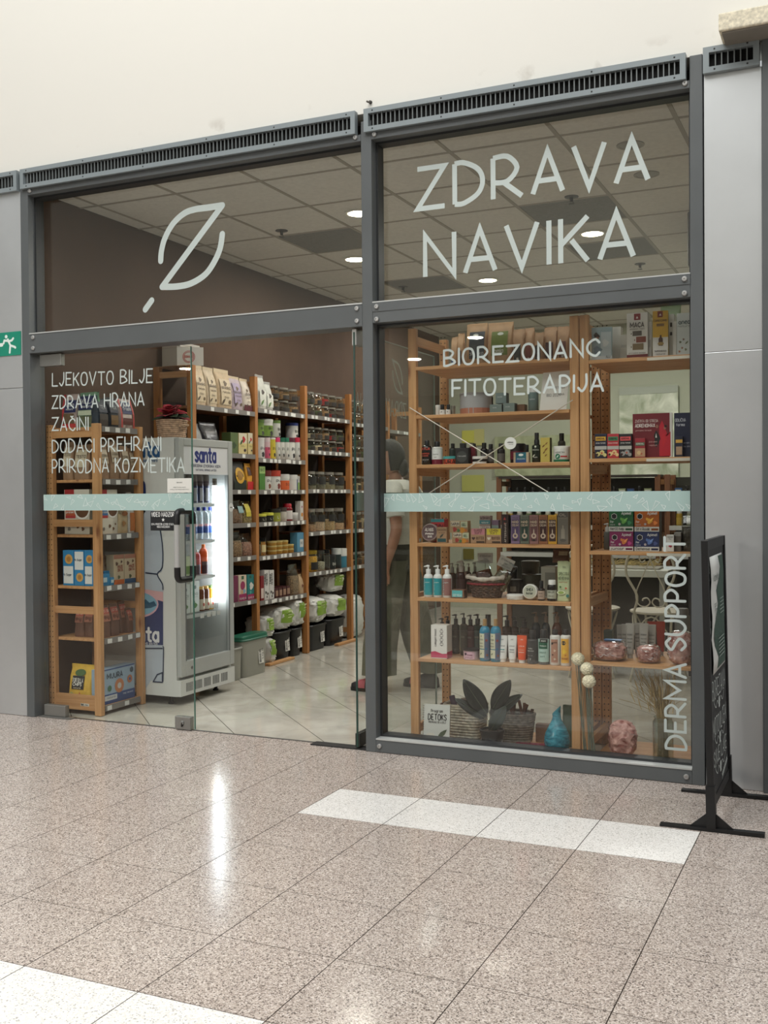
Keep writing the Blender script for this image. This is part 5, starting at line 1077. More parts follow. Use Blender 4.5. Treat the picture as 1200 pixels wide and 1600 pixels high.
P1(carton, 'supplement_carton', 'narrow white carton between MACA and the yellow carton', 'box', 1012, 1018, 503, z, .06, d=.06, col=(206, 205, 198), panels=[(.2, .8, .3, .5, (180, 178, 172))])
t = P1(carton, 'supplement_carton', 'yellow and white CAMU CAMU carton with brown bottle picture', 'box', 1019, 1043, 486, z, .03, d=.04, col=(214, 212, 206), side=(190, 170, 92), panels=[(0, 1, .42, 1, (206, 164, 50)), (.32, .66, .86, .99, (122, 34, 34)), (.25, .75, .66, .72, (120, 88, 40))], txt=[('CAMU CAMU', .5, .76, .05, (108, 78, 36), .85), ('SUPERHRANA', .5, .10, .035, (90, 86, 80), .75), ('natural', .5, .04, .03, (90, 86, 80), .6)], shapes=[('vial', .52, .35, .27, (72, 44, 32), .36), ('oval', .52, .28, .2, (160, 134, 80), .22), ('tri', .5, .92, .08, (222, 214, 206))])
t.rotation_euler.z = .1
P1(carton, 'supplement_carton', 'white carton with black marks right of the yellow carton', 'box', 1044, 1053, 491, z, .07, d=.07, col=(206, 206, 200), panels=[(.3, .7, .70, .8, (40, 40, 40)), (.3, .7, .5, .58, (40, 40, 40))])
P1(carton, 'white_carton', 'white folded card beside the onea carton', 'card', 1051, 1057, 502, z, .05, d=.03, col=(206, 205, 198))
P1(carton, 'supplement_carton', 'white onea carton printed with leaves, cut by the right post', 'box', 1057, 1086, 489, z, .05, d=.08, col=(206, 214, 212), txt=[('onea', .42, .74, .10, (74, 92, 98), .6), ('natural', .42, .67, .04, (120, 130, 132), .7)], shapes=[('blob', .2, .32, .08, (110, 120, 92)), ('blob', .38, .38, .07, (126, 104, 88)), ('leaf', .55, .30, .09, (110, 122, 92)), ('blob', .3, .18, .07, (150, 110, 92)), ('blob', .5, .14, .08, (130, 138, 104)), ('blob', .15, .10, .07, (176, 120, 90))])
P1(pouch, 'green_pouch', 'crumpled green foil pouch behind the yellow carton', 'pouch', 1030, 1062, 476, z, .22, d=.08, col=(86, 104, 66), seed=61)
z = RZ[1]
for u0, u1, c, b, hc, lb in ((929, 948, (34, 36, 56), (220, 170, 60), (206, 196, 130), 'small navy carton with yellow band and cream honeycomb'), (948.5, 967, (176, 50, 58), (60, 130, 90), (226, 196, 140), 'small pink red carton with green band and honeycomb'), (967.5, 987, (36, 34, 36), (226, 90, 92), (150, 150, 148), 'small black carton with coral band and grey honeycomb')):
    P1(carton, 'supplement_carton', lb, 'box', u0, u1, 678, z, .03, d=.05, col=c, side=(40, 34, 34), panels=[(0, 1, .36, .5, (176, 174, 168)), (.08, .92, .72, .88, b)], txt=[('ADRENAL', .5, .77, .07, (60, 30, 30), .7), ('stress formula', .5, .60, .05, (214, 210, 204), .8)], shapes=[('hex', .28, .18, .2, hc), ('hex', .62, .24, .22, hc), ('hex', .85, .14, .16, hc), ('disc', .2, .16, .1, (60, 30, 30)), ('blob', .6, .22, .1, (190, 90, 70))])
P1(carton, 'leaflet_stand', 'large dark red display card with dancing couple, ZASTITA OD STRESA', 'display card', 988, 1050, 646, z, .05, d=.012, col=(108, 26, 36), panels=[(.94, 1, 0, 1, (196, 192, 186))], txt=[('ZAŠTITA OD STRESA', .36, .80, .06, (206, 186, 180), .58), ('ADRENOMAX', .32, .69, .075, (220, 206, 200), .5), ('prirodna formula', .28, .60, .035, (180, 140, 136), .4), ('protiv umora', .52, .34, .035, (190, 150, 146), .2), ('i napetosti', .52, .26, .035, (190, 150, 146), .2)], shapes=[('wave', .82, .45, .14, (176, 28, 46), .48), ('blob', .62, .42, .09, (30, 26, 28), .24), ('disc', .62, .70, .035, (140, 96, 80), .045), ('tri', .60, .50, .02, (214, 206, 200), .06), ('blob', .80, .40, .07, (186, 30, 44), .2), ('disc', .82, .66, .03, (150, 100, 84), .04), ('blob', .84, .70, .04, (26, 22, 24), .04)])
P1(carton, 'supplement_carton', 'small red carton standing in front of the dark red display card', 'box', 992, 1008, 685, z, .025, d=.02, col=(150, 38, 50), panels=[(.05, .95, .62, .78, (60, 112, 84)), (0, 1, .05, .48, (176, 140, 110))], txt=[('ADRENAL', .5, .67, .08, (214, 200, 190), .8)], shapes=[('hex', .4, .25, .22, (206, 176, 130)), ('blob', .65, .2, .12, (170, 90, 70))])
P1(carton, 'display_card', 'dark navy display card beside the red one, cut by the post', 'display card', 1053, 1086, 645, z, .05, d=.02, col=(30, 34, 58), txt=[('ODLIČNA', .3, .80, .07, (190, 192, 200), .5), ('forma', .3, .70, .06, (190, 192, 200), .4), ('za svaki dan', .65, .30, .035, (170, 172, 182), .4), ('bez stresa', .65, .22, .035, (170, 172, 182), .4)])
P1(carton, 'supplement_carton', 'navy carton with gold band in front of the navy display card', 'box', 1055, 1067, 682, z, .025, d=.02, col=(36, 38, 56), panels=[(.05, .95, .68, .84, (206, 160, 70)), (.1, .9, .1, .5, (170, 140, 112))])
z = RZ[2]
zz = z+at(990, 831, 1, YF+.04).z-z+.001
for u0, u1, vt, z_, c, s, lb, bl in ((952, 989.5, 831, z, (128, 26, 84), 'junior', 'magenta carton lettered junior, lower left of four', (206, 120, 60)), (991, 1030, 831, z, (34, 46, 92), 'Defense', 'navy carton lettered Defense, lower right of four', (90, 120, 180)), (951, 989.5, 797, zz, (26, 92, 52), 'HerCO help', 'green carton lettered HerCO help, upper left of four', (96, 160, 70)), (991, 1030, 797, zz, (176, 92, 30), 'Gelée Royale', 'orange carton lettered Gelee Royale, upper right of four', (226, 168, 60))):
    P1(carton, 'supplement_carton', lb, 'box', u0, u1, vt, z_, .04, d=.07, col=c, side=(40, 30, 34), panels=[(0, 1, 0, .22, (214, 212, 206)), (.68, .96, .05, .15, tuple(int(x*.8) for x in c))], txt=[(s, .34, .06, .12, (40, 40, 44), .55), ('Apimel', .72, .78, .13, (226, 224, 220), .38), ('Per', .14, .40, .10, (220, 218, 214), .14), ('blend', .16, .28, .07, (170, 170, 170), .18)], shapes=[('hex', .22, .70, .13, (220, 218, 214)), ('hex', .22, .70, .11, (24, 24, 28)), ('blob', .62, .48, .13, bl), ('blob', .52, .58, .07, bl), ('blob', .85, .40, .10, tuple(min(255, int(x*1.2)+30) for x in c)), ('disc', .44, .34, .05, (180, 170, 170)), ('leaf', .7, .55, .08, tuple(min(255, x+30) for x in bl))])
P1(bottle, 'spray_bottle', 'grey pump spray bottle left of the four coloured cartons', 'bottle', 942, 953, 818, z, .14, col=(112, 116, 112), cap=(196, 198, 194), ch=.32, cw=.6, sh=.04, pump='pump')
P1(carton, 'supplement_carton', 'slim white carton with pink flower behind the letter T', 'box', 1041, 1053, 836, z, .04, d=.04, col=(218, 216, 210), side=(120, 112, 108), txt=[('Apimel', .5, .84, .07, (60, 60, 60), .7), ('flor', .5, .72, .06, (90, 90, 90), .4)], shapes=[('blob', .5, .38, .3, (186, 54, 80)), ('blob', .62, .30, .16, (150, 40, 60))])
P1(carton, 'supplement_carton', 'brown grey carton beside the slim white one', 'box', 1053.5, 1064, 832, z, .06, d=.06, col=(104, 96, 88), panels=[(0, 1, .8, 1, (150, 148, 142))])
P1(pouch, 'herb_bag', 'dark speckled herb bag at the right end above DERMA SUPPORT', 'bag', 1063, 1090, 800, z, .08, d=.08, col=(62, 54, 42), seed=63, clear=True)
z = RZ[3]
def salt_rock(label, u0, u1, vt, z, y, seed, wrap=True, lamp=False):
    p0, p1 = at(u0, vt, 1, YF+y+.06), at(u1, vt, 1, YF+y+.06); w = p1.x-p0.x; h = at((u0+u1)/2, vt, 1, YF+y+.06).z-z
    t = thing('salt_rock' if not lamp else 'salt_lamp', label, 'salt lamp' if lamp else 'salt rock', ((p0.x+p1.x)/2, YF+y+.06, z+.001))
    k = .44
    mb = MB().loft(blob_rings(w*k, w*k*.8, h*.95, seed, 44, 26, .03, .62 if not lamp else .85, .001, .16, 12)); mb.build('rock', SALT, t)
    if wrap:
        mw = C((226, 222, 222), .2); 
        w2 = MB().loft(blob_rings(w*.48, w*.42, h, seed, 40, 24, .03, .6, .0005, .10, 12)); o = w2.build('plastic_wrap', WRAP, t)
        rg = random.Random(seed)
        m2 = MB()
        for q in range(34):
            a = rg.uniform(PI*.9, PI*2.1); f = rg.uniform(.15, .98)
            r_ = math.sqrt(max(.05, 1-abs(2*f-1)**3.0)); P = [(w*.505*r_*math.cos(a+da), w*.44*r_*math.sin(a+da), h*min(1.0, f+dz)) for da, dz in ((0, 0), (rg.uniform(.05, .25), rg.uniform(-.08, .08)), (rg.uniform(.2, .4), rg.uniform(-.12, .12)))]
            m2.tube(P, [.0007, .0013, .0006], 4)
        m2.build('wrap_creases', C((214, 206, 204), .25), t, kind='stuff')
    return t
WRAP = glass_mat('cling_film', (0.93, 0.92, 0.92), 2.4, 0.12)
t = salt_rock('cling wrapped brick shaped salt rock with blue sticker, left on the shelf', 927, 981, 1001, z, .02, 5)
B(-.03, .055, -.02, .03, t.children[0].bound_box[1][2]+.003, t.children[0].bound_box[1][2]+.0045).build('blue_sticker', C((70, 120, 170), .4), t)
salt_rock('cling wrapped small round salt rock in the middle of the shelf', 994, 1033, 1007, z, .01, 9)
salt_rock('cling wrapped tall salt rock beside the letters DERMA SUPPORT', 1043, 1084, 985, z, .01, 14)
for k, (u0, u1, vt, y) in enumerate(((962, 974, 977, .24), (970, 979, 976, .22), (976, 990, 975, .16), (990, 1000, 974, .22), (997, 1012, 975, .18), (1011, 1024, 977, .22))):
    P1(tube_pack, 'cosmetic_tube', 'white grey cosmetic tube, %s from the left behind the salt rocks' % ('first', 'second', 'third', 'fourth', 'fifth', 'sixth')[k], 'tube', u0, u1, vt, z, y, col=(160, 158, 150), cap=(170, 168, 160), panels=[(.1, .9, .45, .48, (110, 108, 104))], txt=[('URTEKRAM', .5, .66, .04, (100, 98, 94), .6), ('hand cream', .5, .55, .035, (110, 108, 104), .6), ('aloe', .5, .30, .04, (110, 108, 104), .3)])
for u0, u1, s in ((1010, 1024, 'left'), (1024, 1038, 'right')): P1(tube_pack, 'cosmetic_tube', 'red cosmetic tube standing behind, %s of two' % s, 'tube', u0, u1, 972, z, .30, col=(166, 52, 34), cap=(170, 160, 150))
P1(bottle, 'clear_bottle', 'tall clear bottle behind the tall salt rock', 'bottle', 1052, 1076, 952, z, .26, col=(110, 116, 112), cap=(110, 112, 108), ch=.12, cw=.8, sh=.05)
P1(carton, 'carton', 'dark green carton beside the post behind the brick shaped rock', 'box', 943, 956, 985, z, .28, d=.05, col=(60, 76, 66))
# ground level of the right display
salt_rock('tall unlit pink salt lamp standing on the pine floor board', 948, 997, 1122, zf, .03, 21, False, True)
lr = [o for o in bpy.data.objects if o.name.startswith('salt_lamp')][0]
MB().lathe([(0, 0), (.05, 0), (.055, .004), (.05, .012), (0, .012)], 24).build('wooden_foot', C((96, 62, 44), .6), lr)
q = at(1034, 1180, 1, YF+.05); jh = at(1034, 1120, 1, YF+.09).z-zf; jr = abs(at(1051, 1150, 1, YF+.09).x-at(1018, 1150, 1, YF+.09).x)/2
gj = thing('glass_jar', 'tall clear glass jar holding dried grass stems', 'jar', (q.x, YF+.09, zf))
MB().lathe([(0, 0), (jr*.95, 0), (jr, .006), (jr, jh*.9), (jr*.86, jh*.96), (jr*.9, jh), (jr*.84, jh), (jr*.8, jh*.96), (jr*.95, jh*.9), (jr*.95, .01), (0, .01)], 24).build('glass_body', JARGLASS, gj)
rg = random.Random(8); gm = C((150, 128, 82), .8)
dg_ = thing('dried_grass', 'bunch of thin dried grass standing in the tall glass jar', 'grass', (gj.location.x, gj.location.y, zf+.008)); m1 = MB(); m2 = MB()
for k in range(110):
    a = rg.uniform(0, 2*PI); r0 = jr*.55*math.sqrt(rg.random()); sp = rg.gauss(0, .05); sp2 = rg.gauss(0, .025); hh = rg.uniform(.26, .44)
    if k % 7 == 0: sp -= rg.uniform(.05, .12)
    P = [(r0*math.cos(a), r0*math.sin(a), .006), (r0*math.cos(a)*.7+max(-.008, min(.008, sp*.1)), r0*math.sin(a)*.7+max(-.008, min(.008, sp2*.1)), jh*.92), (sp*.6, sp2*.6, jh+(hh-jh)*.6), (sp*1.15, sp2*1.1, hh)]
    m1.tube(smooth(P, 3), [.0012]*9+[.0007], 4)
    if k % 2: m2.tube([(sp*1.0, sp2, hh-.05), (sp*1.1, sp2*1.05, hh-.02), (sp*1.2, sp2*1.1, hh+.02)], [.0012, .0028, .0006], 5)
m1.build('stems', gm, dg_, kind='stuff'); m2.build('seed_heads', C((176, 150, 100), .8), dg_, kind='stuff')
# white allium balls on stems
rg = random.Random(4)
foot = at(925, 1180, 1, YF-.012)
for k, (u, v, r_px, y) in enumerate(((903.5, 1029, 10.5, -.015), (917.5, 1044.5, 10.5, -.022), (921, 1064, 11, -.03))):
    q = at(u, v, 1, YF+y-.012); r = abs(at(u+r_px, v, 1, YF+y).x-at(u, v, 1, YF+y).x)
    t = thing('dried_flower', ('topmost', 'middle', 'lowest')[k]+' of three cream ball flowers on long grey green stems', 'flower', (q.x, YF+y-.02, q.z))
    V = []; bm = bmesh.new(); bmesh.ops.create_icosphere(bm, subdivisions=4, radius=r*.92)
    for vv in bm.verts: vv.co *= 1+rg.uniform(-.03, .085)
    me = bpy.data.meshes.new('ball'); bm.to_mesh(me); bm.free(); me.materials.append(C((206, 200, 172), .9, 0, .12, 90)); link('ball', me, t)
    for s_ in range(9):
        ex = foot.x-q.x+(k-1)*.022+rg.uniform(-.007, .007); ez = .034-q.z
        MB().tube(smooth([(rg.uniform(-.012, .012), rg.uniform(0, .008), -r*.6), (ex*.25+rg.uniform(-.012, .012), rg.uniform(-.004, .01), ez*.4), (ex*.75+rg.uniform(-.008, .008), rg.uniform(-.004, .01), ez*.8), (ex, rg.uniform(-.003, .008), ez)], 3), .0017, 5).build('stem', C((104, 108, 92), .7), t)
# ---------------------------------------------------------------- things deeper in the shop, behind the displays
for j, (x0, x1) in enumerate(((BX[0]+.05, BX[1]-.05), (BX[2]+.05, BX[3]-.35))):
    for k, zz in enumerate(BSZ):
        n = (18, 15, 0)[k] if j == 0 else (6, 5, 0)[k]
        for i in range(n):
            x = x0+(x1-x0)*(i+.5)/n; w_ = (x1-x0)/n*.82; rr = random.Random(i*7+k*31+j)
            sh_ = ('top', 'second')[k]; side = ('long', 'short')[j]
            t = thing('remedy_bottle' if k == 0 else 'supplement_jar', ('little remedy pack, %s from the left, top shelf of the %s rear bay' if k == 0 else 'supplement jar, %s from the left, second shelf of the %s rear bay') % (ORD[i], side), 'bottle' if k == 0 else 'jar', (x, BY+.05, zz+.001), 0, '%s on the %s bay rear shelf' % (('little bottles', 'supplement jars')[k], side))
            if k == 0 and (i % 3) != 1 and x > -1.95: carton(t, w_, .085, w_*.6, col=rr.choice(((170, 176, 178), (36, 84, 140), (150, 160, 120), (190, 190, 186), (40, 60, 110))), panels=[(.1, .9, .45, .85, rr.choice(((206, 208, 204), (36, 96, 150))))])
            elif k == 0: bottle(t, w_*.8, .105, w_*.8, col=(32, 26, 22), ch=.28, cw=.6, label=(.08, .52, rr.choice(((176, 178, 166), (186, 186, 180), (160, 60, 60), (140, 160, 130)))))
            else: bottle(t, w_*.78, .125, w_*.78, col=rr.choice(((176, 146, 58), (150, 150, 120), (92, 110, 66), (160, 160, 150))), cap=(196, 196, 190), ch=.16, cw=.8, label=(.1, .55, rr.choice(((186, 156, 60), (206, 204, 190), (110, 130, 70)))))
mp = B(-2.52, -1.88, YB-.05, YB-.025, 1.50, 2.52).build('marbled_panel', MARBLE); mp['label'] = 'tall marbled panel on the rear wall behind the right display'; mp['category'] = 'panel'
B(-2.52, -1.88, YB-.055, YB-.05, 2.44, 2.52).build('header_strip', C((166, 172, 158), .6), mp)
mp2 = B(-3.98, -2.9, YB-.05, YB-.025, 1.56, 2.02).build('marbled_panel', stone_mat('olive_marbled', (150, 158, 124), (182, 188, 152), 5, .5, 8, 2.0)); mp2['label'] = 'low olive marbled panel on the rear wall behind the left display'; mp2['category'] = 'panel'
for u0, u1, v0, v1, c, lb in ((720, 739, 672, 692, (206, 204, 96), 'bright yellow paper on the rear wall above the bottles'), (739, 754, 670, 696, (196, 192, 128), 'pale yellow paper beside the bright yellow one'), (720, 754, 742, 768, (186, 188, 104), 'yellow paper on the rear wall just above the green band'), (722, 738, 858, 874, (112, 104, 40), 'olive card on the rear wall above the pump bottles')):
    a, b = at(u0, v1, 1, YB-.06), at(u1, v0, 1, YB-.06); o = B(a.x, b.x, YB-.02, YB-.001, a.z, b.z).build('wall_paper_sheet', C(c, .7)); o['label'] = lb; o['category'] = 'paper'
# counter with white top
ct = thing('counter_table', 'white topped counter behind the wire chairs', 'counter', (-1.80, 3.45, 0))
B(-.55, .42, -.25, .30, .70, .755).build('top', C((196, 198, 188), .5), ct, bevel=.004); B(-.53, .40, -.10, .28, .0, .70).build('front', C((52, 50, 44), .7), ct)
for sx in (-.50, .37): B(sx-.02, sx+.02, -.23, -.19, 0, .70).build('leg', C((150, 150, 140), .5), ct)
tr2 = thing('straw_tray', 'tray of dry straw on the white counter', 'tray', (-1.86, 3.40, .756))
B(-.38, .40, -.15, .15, 0, .012).build('tray', C((160, 158, 146), .6), tr2); mb = MB(); rg = random.Random(12)
for k in range(160):
    x, y, a = rg.uniform(-.36, .38), rg.uniform(-.13, .13), rg.uniform(-.5, .5); l = rg.uniform(.05, .14)
    mb.tube([(max(-.37, x-l*math.cos(a)/2), y-.05*math.sin(a), .02+rg.random()*.03), (min(.39, x+l*math.cos(a)/2), y+.05*math.sin(a), .02+rg.random()*.06)], .003, 4)
mb.build('straw', C((176, 160, 112), .8, 0, .3, 40), tr2, kind='stuff')
# two white wire bistro chairs, backs to the window
def wire_chair(x, y, rz, label):
    t = thing('wire_chair', label, 'chair', (x, y, 0), rz, None); m = C((186, 180, 162), .45); sh = .50
    MB().lathe([(0, sh-.012), (.19, sh-.012), (.2, sh-.006), (.2, sh+.004), (.19, sh+.008), (0, sh+.008)], 28).build('seat', C((176, 170, 154), .6), t)
    for a in (45, 135, 225, 315):
        c, s = math.cos(math.radians(a)), math.sin(math.radians(a))
        MB().tube(smooth([(.185*c, .185*s, sh-.01), (.17*c, .17*s, sh-.18), (.175*c, .175*s, .2), (.225*c, .225*s, .003)], 4), .0095, 8).build('leg', m, t)
    for a in (0, 90, 180, 270):
        pts = []
        for k in range(9):
            f = k/8; an = math.radians(a-45+90*f); pts.append((.178*math.cos(an), .178*math.sin(an), sh-.19+.165*math.sin(PI*f)))
        MB().tube(pts, .006, 6).build('apron_arch', m, t)
    # back on the -y side (towards the window): lyre of bent rods
    fr = []
    for s in (-1, 1): fr.append(smooth([(s*.13, -.16, sh), (s*.10, -.18, sh+.12), (s*.17, -.20, sh+.27), (s*.15, -.215, sh+.40), (s*.07, -.22, sh+.47)], 4))
    MB().tube(fr[0]+fr[1][::-1], .0095, 8).build('back_frame', m, t)
    for s in (-1, 1):
        MB().tube(smooth([(0, -.20, sh+.38), (s*.05, -.195, sh+.27), (s*.105, -.185, sh+.14), (s*.09, -.178, sh+.06), (s*.04, -.176, sh+.045), (s*.008, -.178, sh+.075), (s*.025, -.18, sh+.105), (s*.055, -.181, sh+.10), (s*.06, -.181, sh+.085)], 4), .005, 6).build('back_scroll', m, t)
        MB().tube(smooth([(0, -.20, sh+.38), (s*.04, -.21, sh+.43), (s*.075, -.21, sh+.40), (s*.06, -.205, sh+.36), (s*.035, -.20, sh+.375)], 4), .0045, 6).build('top_scroll', m, t)
    return t
wire_chair(-1.86, 2.78, .15, 'white wire bistro chair behind the glass, the left one of two')
wire_chair(-1.37, 2.72, -.1, 'white wire bistro chair behind the glass, the right one of two')
sb = thing('shop_bag', 'black plastic sack slumped behind the right display', 'bag', (-.98, 3.0, 1.10)); MB().loft(blob_rings(.16, .14, .55, 33, 26, 18, .10, .8)).build('sack', C((18, 18, 19), .25, 0, .2, 20, .6), sb)
st = thing('storage_cabinet', 'dark storage cabinet under the black sack behind the right display', 'cabinet', (-.98, 3.05, 0))
B(-.20, .22, -.2, .25, 0.02, 1.095).build('body', C((40, 38, 36), .6), st, bevel=.004)
for s in (-1, 1): d_ = B(.01+(s-1)*.10+.003, .01+(s+1)*.10-.003, -.215, -.201, .05, 1.07).build('door', C((46, 44, 42), .6), st); MB().lathe([(.006, 0), (.009, .012), (0, .016)], 10, .01+s*.02, -.215, .6, axis=1).build('knob', C((120, 118, 112), .4, .5), d_)

# ---------------------------------------------------------------- drinks fridge
FX, FY0, FY1, FT = -4.005, .615, 1.25, 1.728
fg = thing('drinks_fridge', 'white glass door drinks fridge with blue santa lettering', 'fridge', (0, 0, 0))
FW = C((206, 208, 204), .4); FG = C((172, 175, 172), .35); xb = XL+.03
xi = FX-.035
B(xb, xi, FY0, FY0+.03, .06, FT).build('side_wall', FW, fg); B(xb, xi, FY1-.03, FY1, .06, FT).build('side_wall', FW, fg)
B(xb, xb+.03, FY0+.03, FY1-.03, .06, FT).build('rear_wall', C((150, 154, 154), .5), fg)
B(xb+.03, xi, FY0+.03, FY1-.03, FT-.04, FT).build('top_wall', FW, fg); B(xb+.03, xi, FY0+.03, FY1-.03, .06, .22).build('base_wall', C((168, 170, 168), .5), fg)
# base grille
gr = B(xi, FX-.003, FY0, FY1, .062, .165).build('base_grille', FW, fg)
for k in range(5):
    for i in range(6):
        y = FY0+.06+k*.102+i*.0135; B(FX-.0035, FX-.0022, y, y+.006, .085, .142).build('slot', C((40, 42, 42), .7), gr)
for yy in (FY0+.06, FY1-.06): MB().lathe([(.02, .002), (.02, .012), (.012, .014), (.012, .06), (0, .06)], 12, FX-.12, yy).build('foot', BLACK, fg); MB().lathe([(.02, .002), (.02, .012), (.012, .014), (.012, .06), (0, .06)], 12, xb+.1, yy).build('foot', BLACK, fg)
# door
dx0, dx1 = xi+.002, FX; z0, z1 = .185, FT-.002
door = MB().box(dx0, dx1, FY0+.004, FY0+.058, z0, z1).box(dx0, dx1, FY1-.058, FY1-.004, z0, z1).box(dx0, dx1, FY0+.058, FY1-.058, z0, z0+.10).box(dx0, dx1, FY0+.058, FY1-.058, z1-.05, z1).build('door_frame', FG, fg, bevel=.004)
B(dx0+.012, dx0+.02, FY0+.056, FY1-.056, z0+.10, FT-.235).build('door_glass', GLASS, fg)
B(FX-.002, FX+.0015, FY0+.0585, FY0+.066, z0+.10, FT-.235).build('gasket', C((90, 94, 94), .5), fg); B(FX-.002, FX+.0015, FY1-.066, FY1-.0585, z0+.10, FT-.235).build('gasket', C((90, 94, 94), .5), fg)
hd = B(dx0+.01, FX-.006, FY0+.058, FY1-.058, FT-.235, FT-.052).build('header_sign', C((216, 218, 220), .4), fg)
NAVY = C((36, 48, 118), .4); o = MB()
flat(o, text_lines('santa', .085, .235)[0], .019, (FX-.0052, (FY0+FY1)/2-.005, FT-.150), (0, 1, 0), U_)
o.build('lettering', NAVY, hd); o = MB()
flat(o, text_lines('PRIRODNA IZVORSKA VODA', .017, .34)[0], .003, (FX-.0052, (FY0+FY1)/2, FT-.187), (0, 1, 0), U_, False); flat(o, text_lines('NATURAL SPRING WATER', .012, .24)[0], .0022, (FX-.0052, (FY0+FY1)/2, FT-.212), (0, 1, 0), U_, False)
o.build('small_lettering', C((50, 54, 90), .4), hd)
MB().lathe([(.010, 0), (.010, .003), (0, .0035)], 14, axis=0).build('lock', C((120, 120, 118), .3, .7), fg, (FX, FY0+.12, z0+.05))
es = MB().lathe([(.03, 0), (.03, .001), (0, .001)], 24, axis=0).build('energy_sticker', C((214, 216, 214), .5), fg, (FX+.0005, FY1-.03, 1.27)); B(.0012, .0018, -.014, .014, -.003, .003).build('print', BLACK, es)
# lamp tube on the far door post
lp = C((236, 246, 255), .5, emit=16.0)
MB().tube([(xi-.05, FY1-.10, .62), (xi-.05, FY1-.10, 1.42)], .017, 12).build('lamp_tube', lp, fg)
B(xi-.06, xi-.04, FY1-.112, FY1-.088, 1.42, 1.47).build('lamp_socket', C((120, 110, 96), .5), fg); B(xi-.06, xi-.04, FY1-.112, FY1-.088, .575, .62).build('lamp_socket', C((200, 204, 204), .5), fg)
FS = [1.30, 1.055, .815, .565]
for z in FS:
    mb = MB()
    for k in range(14): y = FY0+.045+(FY1-FY0-.09)*k/13; mb.tube([(xb+.04, y, z-.004), (xi-.03, y, z-.004)], .0022, 5)
    mb.box(xi-.036, xi-.03, FY0+.04, FY1-.13, z-.022, z); mb.build('wire_shelf', C((196, 200, 200), .4), fg)
for z, ys in ((FS[3], (.95, 1.03, 1.09, 1.15)), (FS[2], (.78, .85))):
    for y in ys: B(xi-.029, xi-.027, y-.022, y+.022, z-.034, z-.004).build('price_tag', TAG, fg)
# printed bottle on the side that faces the window
sy = FY0-.0008
def SP(u, v): q = at(u, v, 1, sy); return (q.x, q.z)
def side_poly(name, pts, mat, l=0, sm=True):
    P = [SP(*p) for p in pts]; P = smooth(P, 3, True) if sm else P
    MB().poly([(x, sy-.0004*l, z) for x, z in P]).build(name, mat, fg)
side_poly('bottle_print', [(222, 806), (245, 806), (254, 850), (254, 890), (247, 897), (254, 914), (255, 920), (255, 1010), (255, 1050), (250, 1066), (236, 1063), (222, 1060)], C((176, 186, 196), .4), 1)
side_poly('bottle_print', [(222, 920), (255, 925), (255, 940), (222, 932)], C((206, 164, 166), .4), 2, False)
side_poly('label_print', [(222, 930), (255, 940), (255, 1008), (222, 1007)], C((34, 50, 98), .4), 3, False)
side_poly('emblem', [(222, 926), (240, 930), (248, 944), (240, 958), (222, 962)], C((206, 164, 172), .4), 4)
side_poly('emblem', [(222, 928), (238, 932), (246, 944), (238, 956), (222, 959)], C((120, 168, 190), .4), 5)
side_poly('mountain_print', [(222, 940), (228, 936), (234, 942), (241, 939), (245, 946), (236, 950), (222, 951)], C((28, 84, 112), .4), 6, False)
mb = MB(); flat(mb, [[SP(u, v) for u, v in smooth([(247, 808), (254, 850), (254, 886), (246, 897), (254, 912), (255, 921)], 3)], [SP(255, 1010), SP(256, 1012), SP(255, 1064)], [SP(222, 1013), SP(254, 1013)], [SP(228, 895), SP(246, 897)], [SP(240, 1065), SP(246, 1054), SP(254, 1051), SP(254, 1066), SP(240, 1065)]], .008, (0, sy-.0030, 0), R_, U_)
mb.build('outline_print', C((30, 44, 70), .4), fg)
mb = MB(); L, _ = text_lines('santa', .082, .26, center=False); p0 = SP(197, 999); flat(mb, L, .018, (p0[0], sy-.0034, p0[1]), R_, U_); L, _ = text_lines('NATURAL SPRING WATER', .012, .25, center=False); p0 = SP(198, 1004.5); flat(mb, L, .0024, (p0[0], sy-.0034, p0[1]), R_, U_, False); mb.build('lettering', C((216, 218, 220), .4), fg)
mb = MB(); L, _ = text_lines('santa', .085, .27, center=False); p0 = SP(195, 714); flat(mb, L, .019, (p0[0], sy-.001, p0[1]), R_, U_); L, _ = text_lines('voda s izvora', .020, .12, center=False); p0 = SP(222, 722); flat(mb, L, .003, (p0[0], sy-.001, p0[1]), R_, U_, False); mb.build('lettering', C((34, 84, 130), .4), fg)
side_poly('bottle_print', [(216, 755), (226, 753), (228, 770), (227, 800), (216, 800)], C((34, 52, 100), .4), 1)
# drinks inside
fz = xi-.04
def F1(fn, name, label, cat, y, w, h, z, /, dx=.0, **kw):
    y = y+.07; t = thing(name, label, cat, (fz-.03-w/2-dx, y, z+.0045), PI/2); fn(t, w, h, kw.pop('d', w), **kw); ALLP.append(t); return t
for k, y in enumerate((.745, .815, .885, .955, 1.025, 1.095)):
    F1(bottle, 'water_bottle', 'clear water bottle with navy label, %s from the left on second fridge shelf' % ORD[k], 'bottle', y, .060, .215, FS[1], clear=True, col=(200, 210, 220), cap=(46, 62, 150), ch=.10, cw=.42, sh=.22, label=(.18, .42, (48, 78, 140)), panels=[(0, 1, .40, .47, (206, 150, 160))])
    ALLP[-1]['group'] = 'water bottles on the second fridge shelf'
for k, y in enumerate((.755, .825, .895, .965, 1.035)):
    F1(bottle, 'soft_drink_bottle', 'dark topped bottle with navy label, %s from the left on top fridge shelf' % ORD[k], 'bottle', y, .060, .225, FS[0], col=(92, 78, 84), cap=(40, 40, 70), ch=.08, cw=.42, sh=.2, label=(.0, .5, (44, 48, 90)), panels=[(.1, .5, .05, .45, (190, 190, 196))])
    ALLP[-1]['group'] = 'bottles on the top fridge shelf'
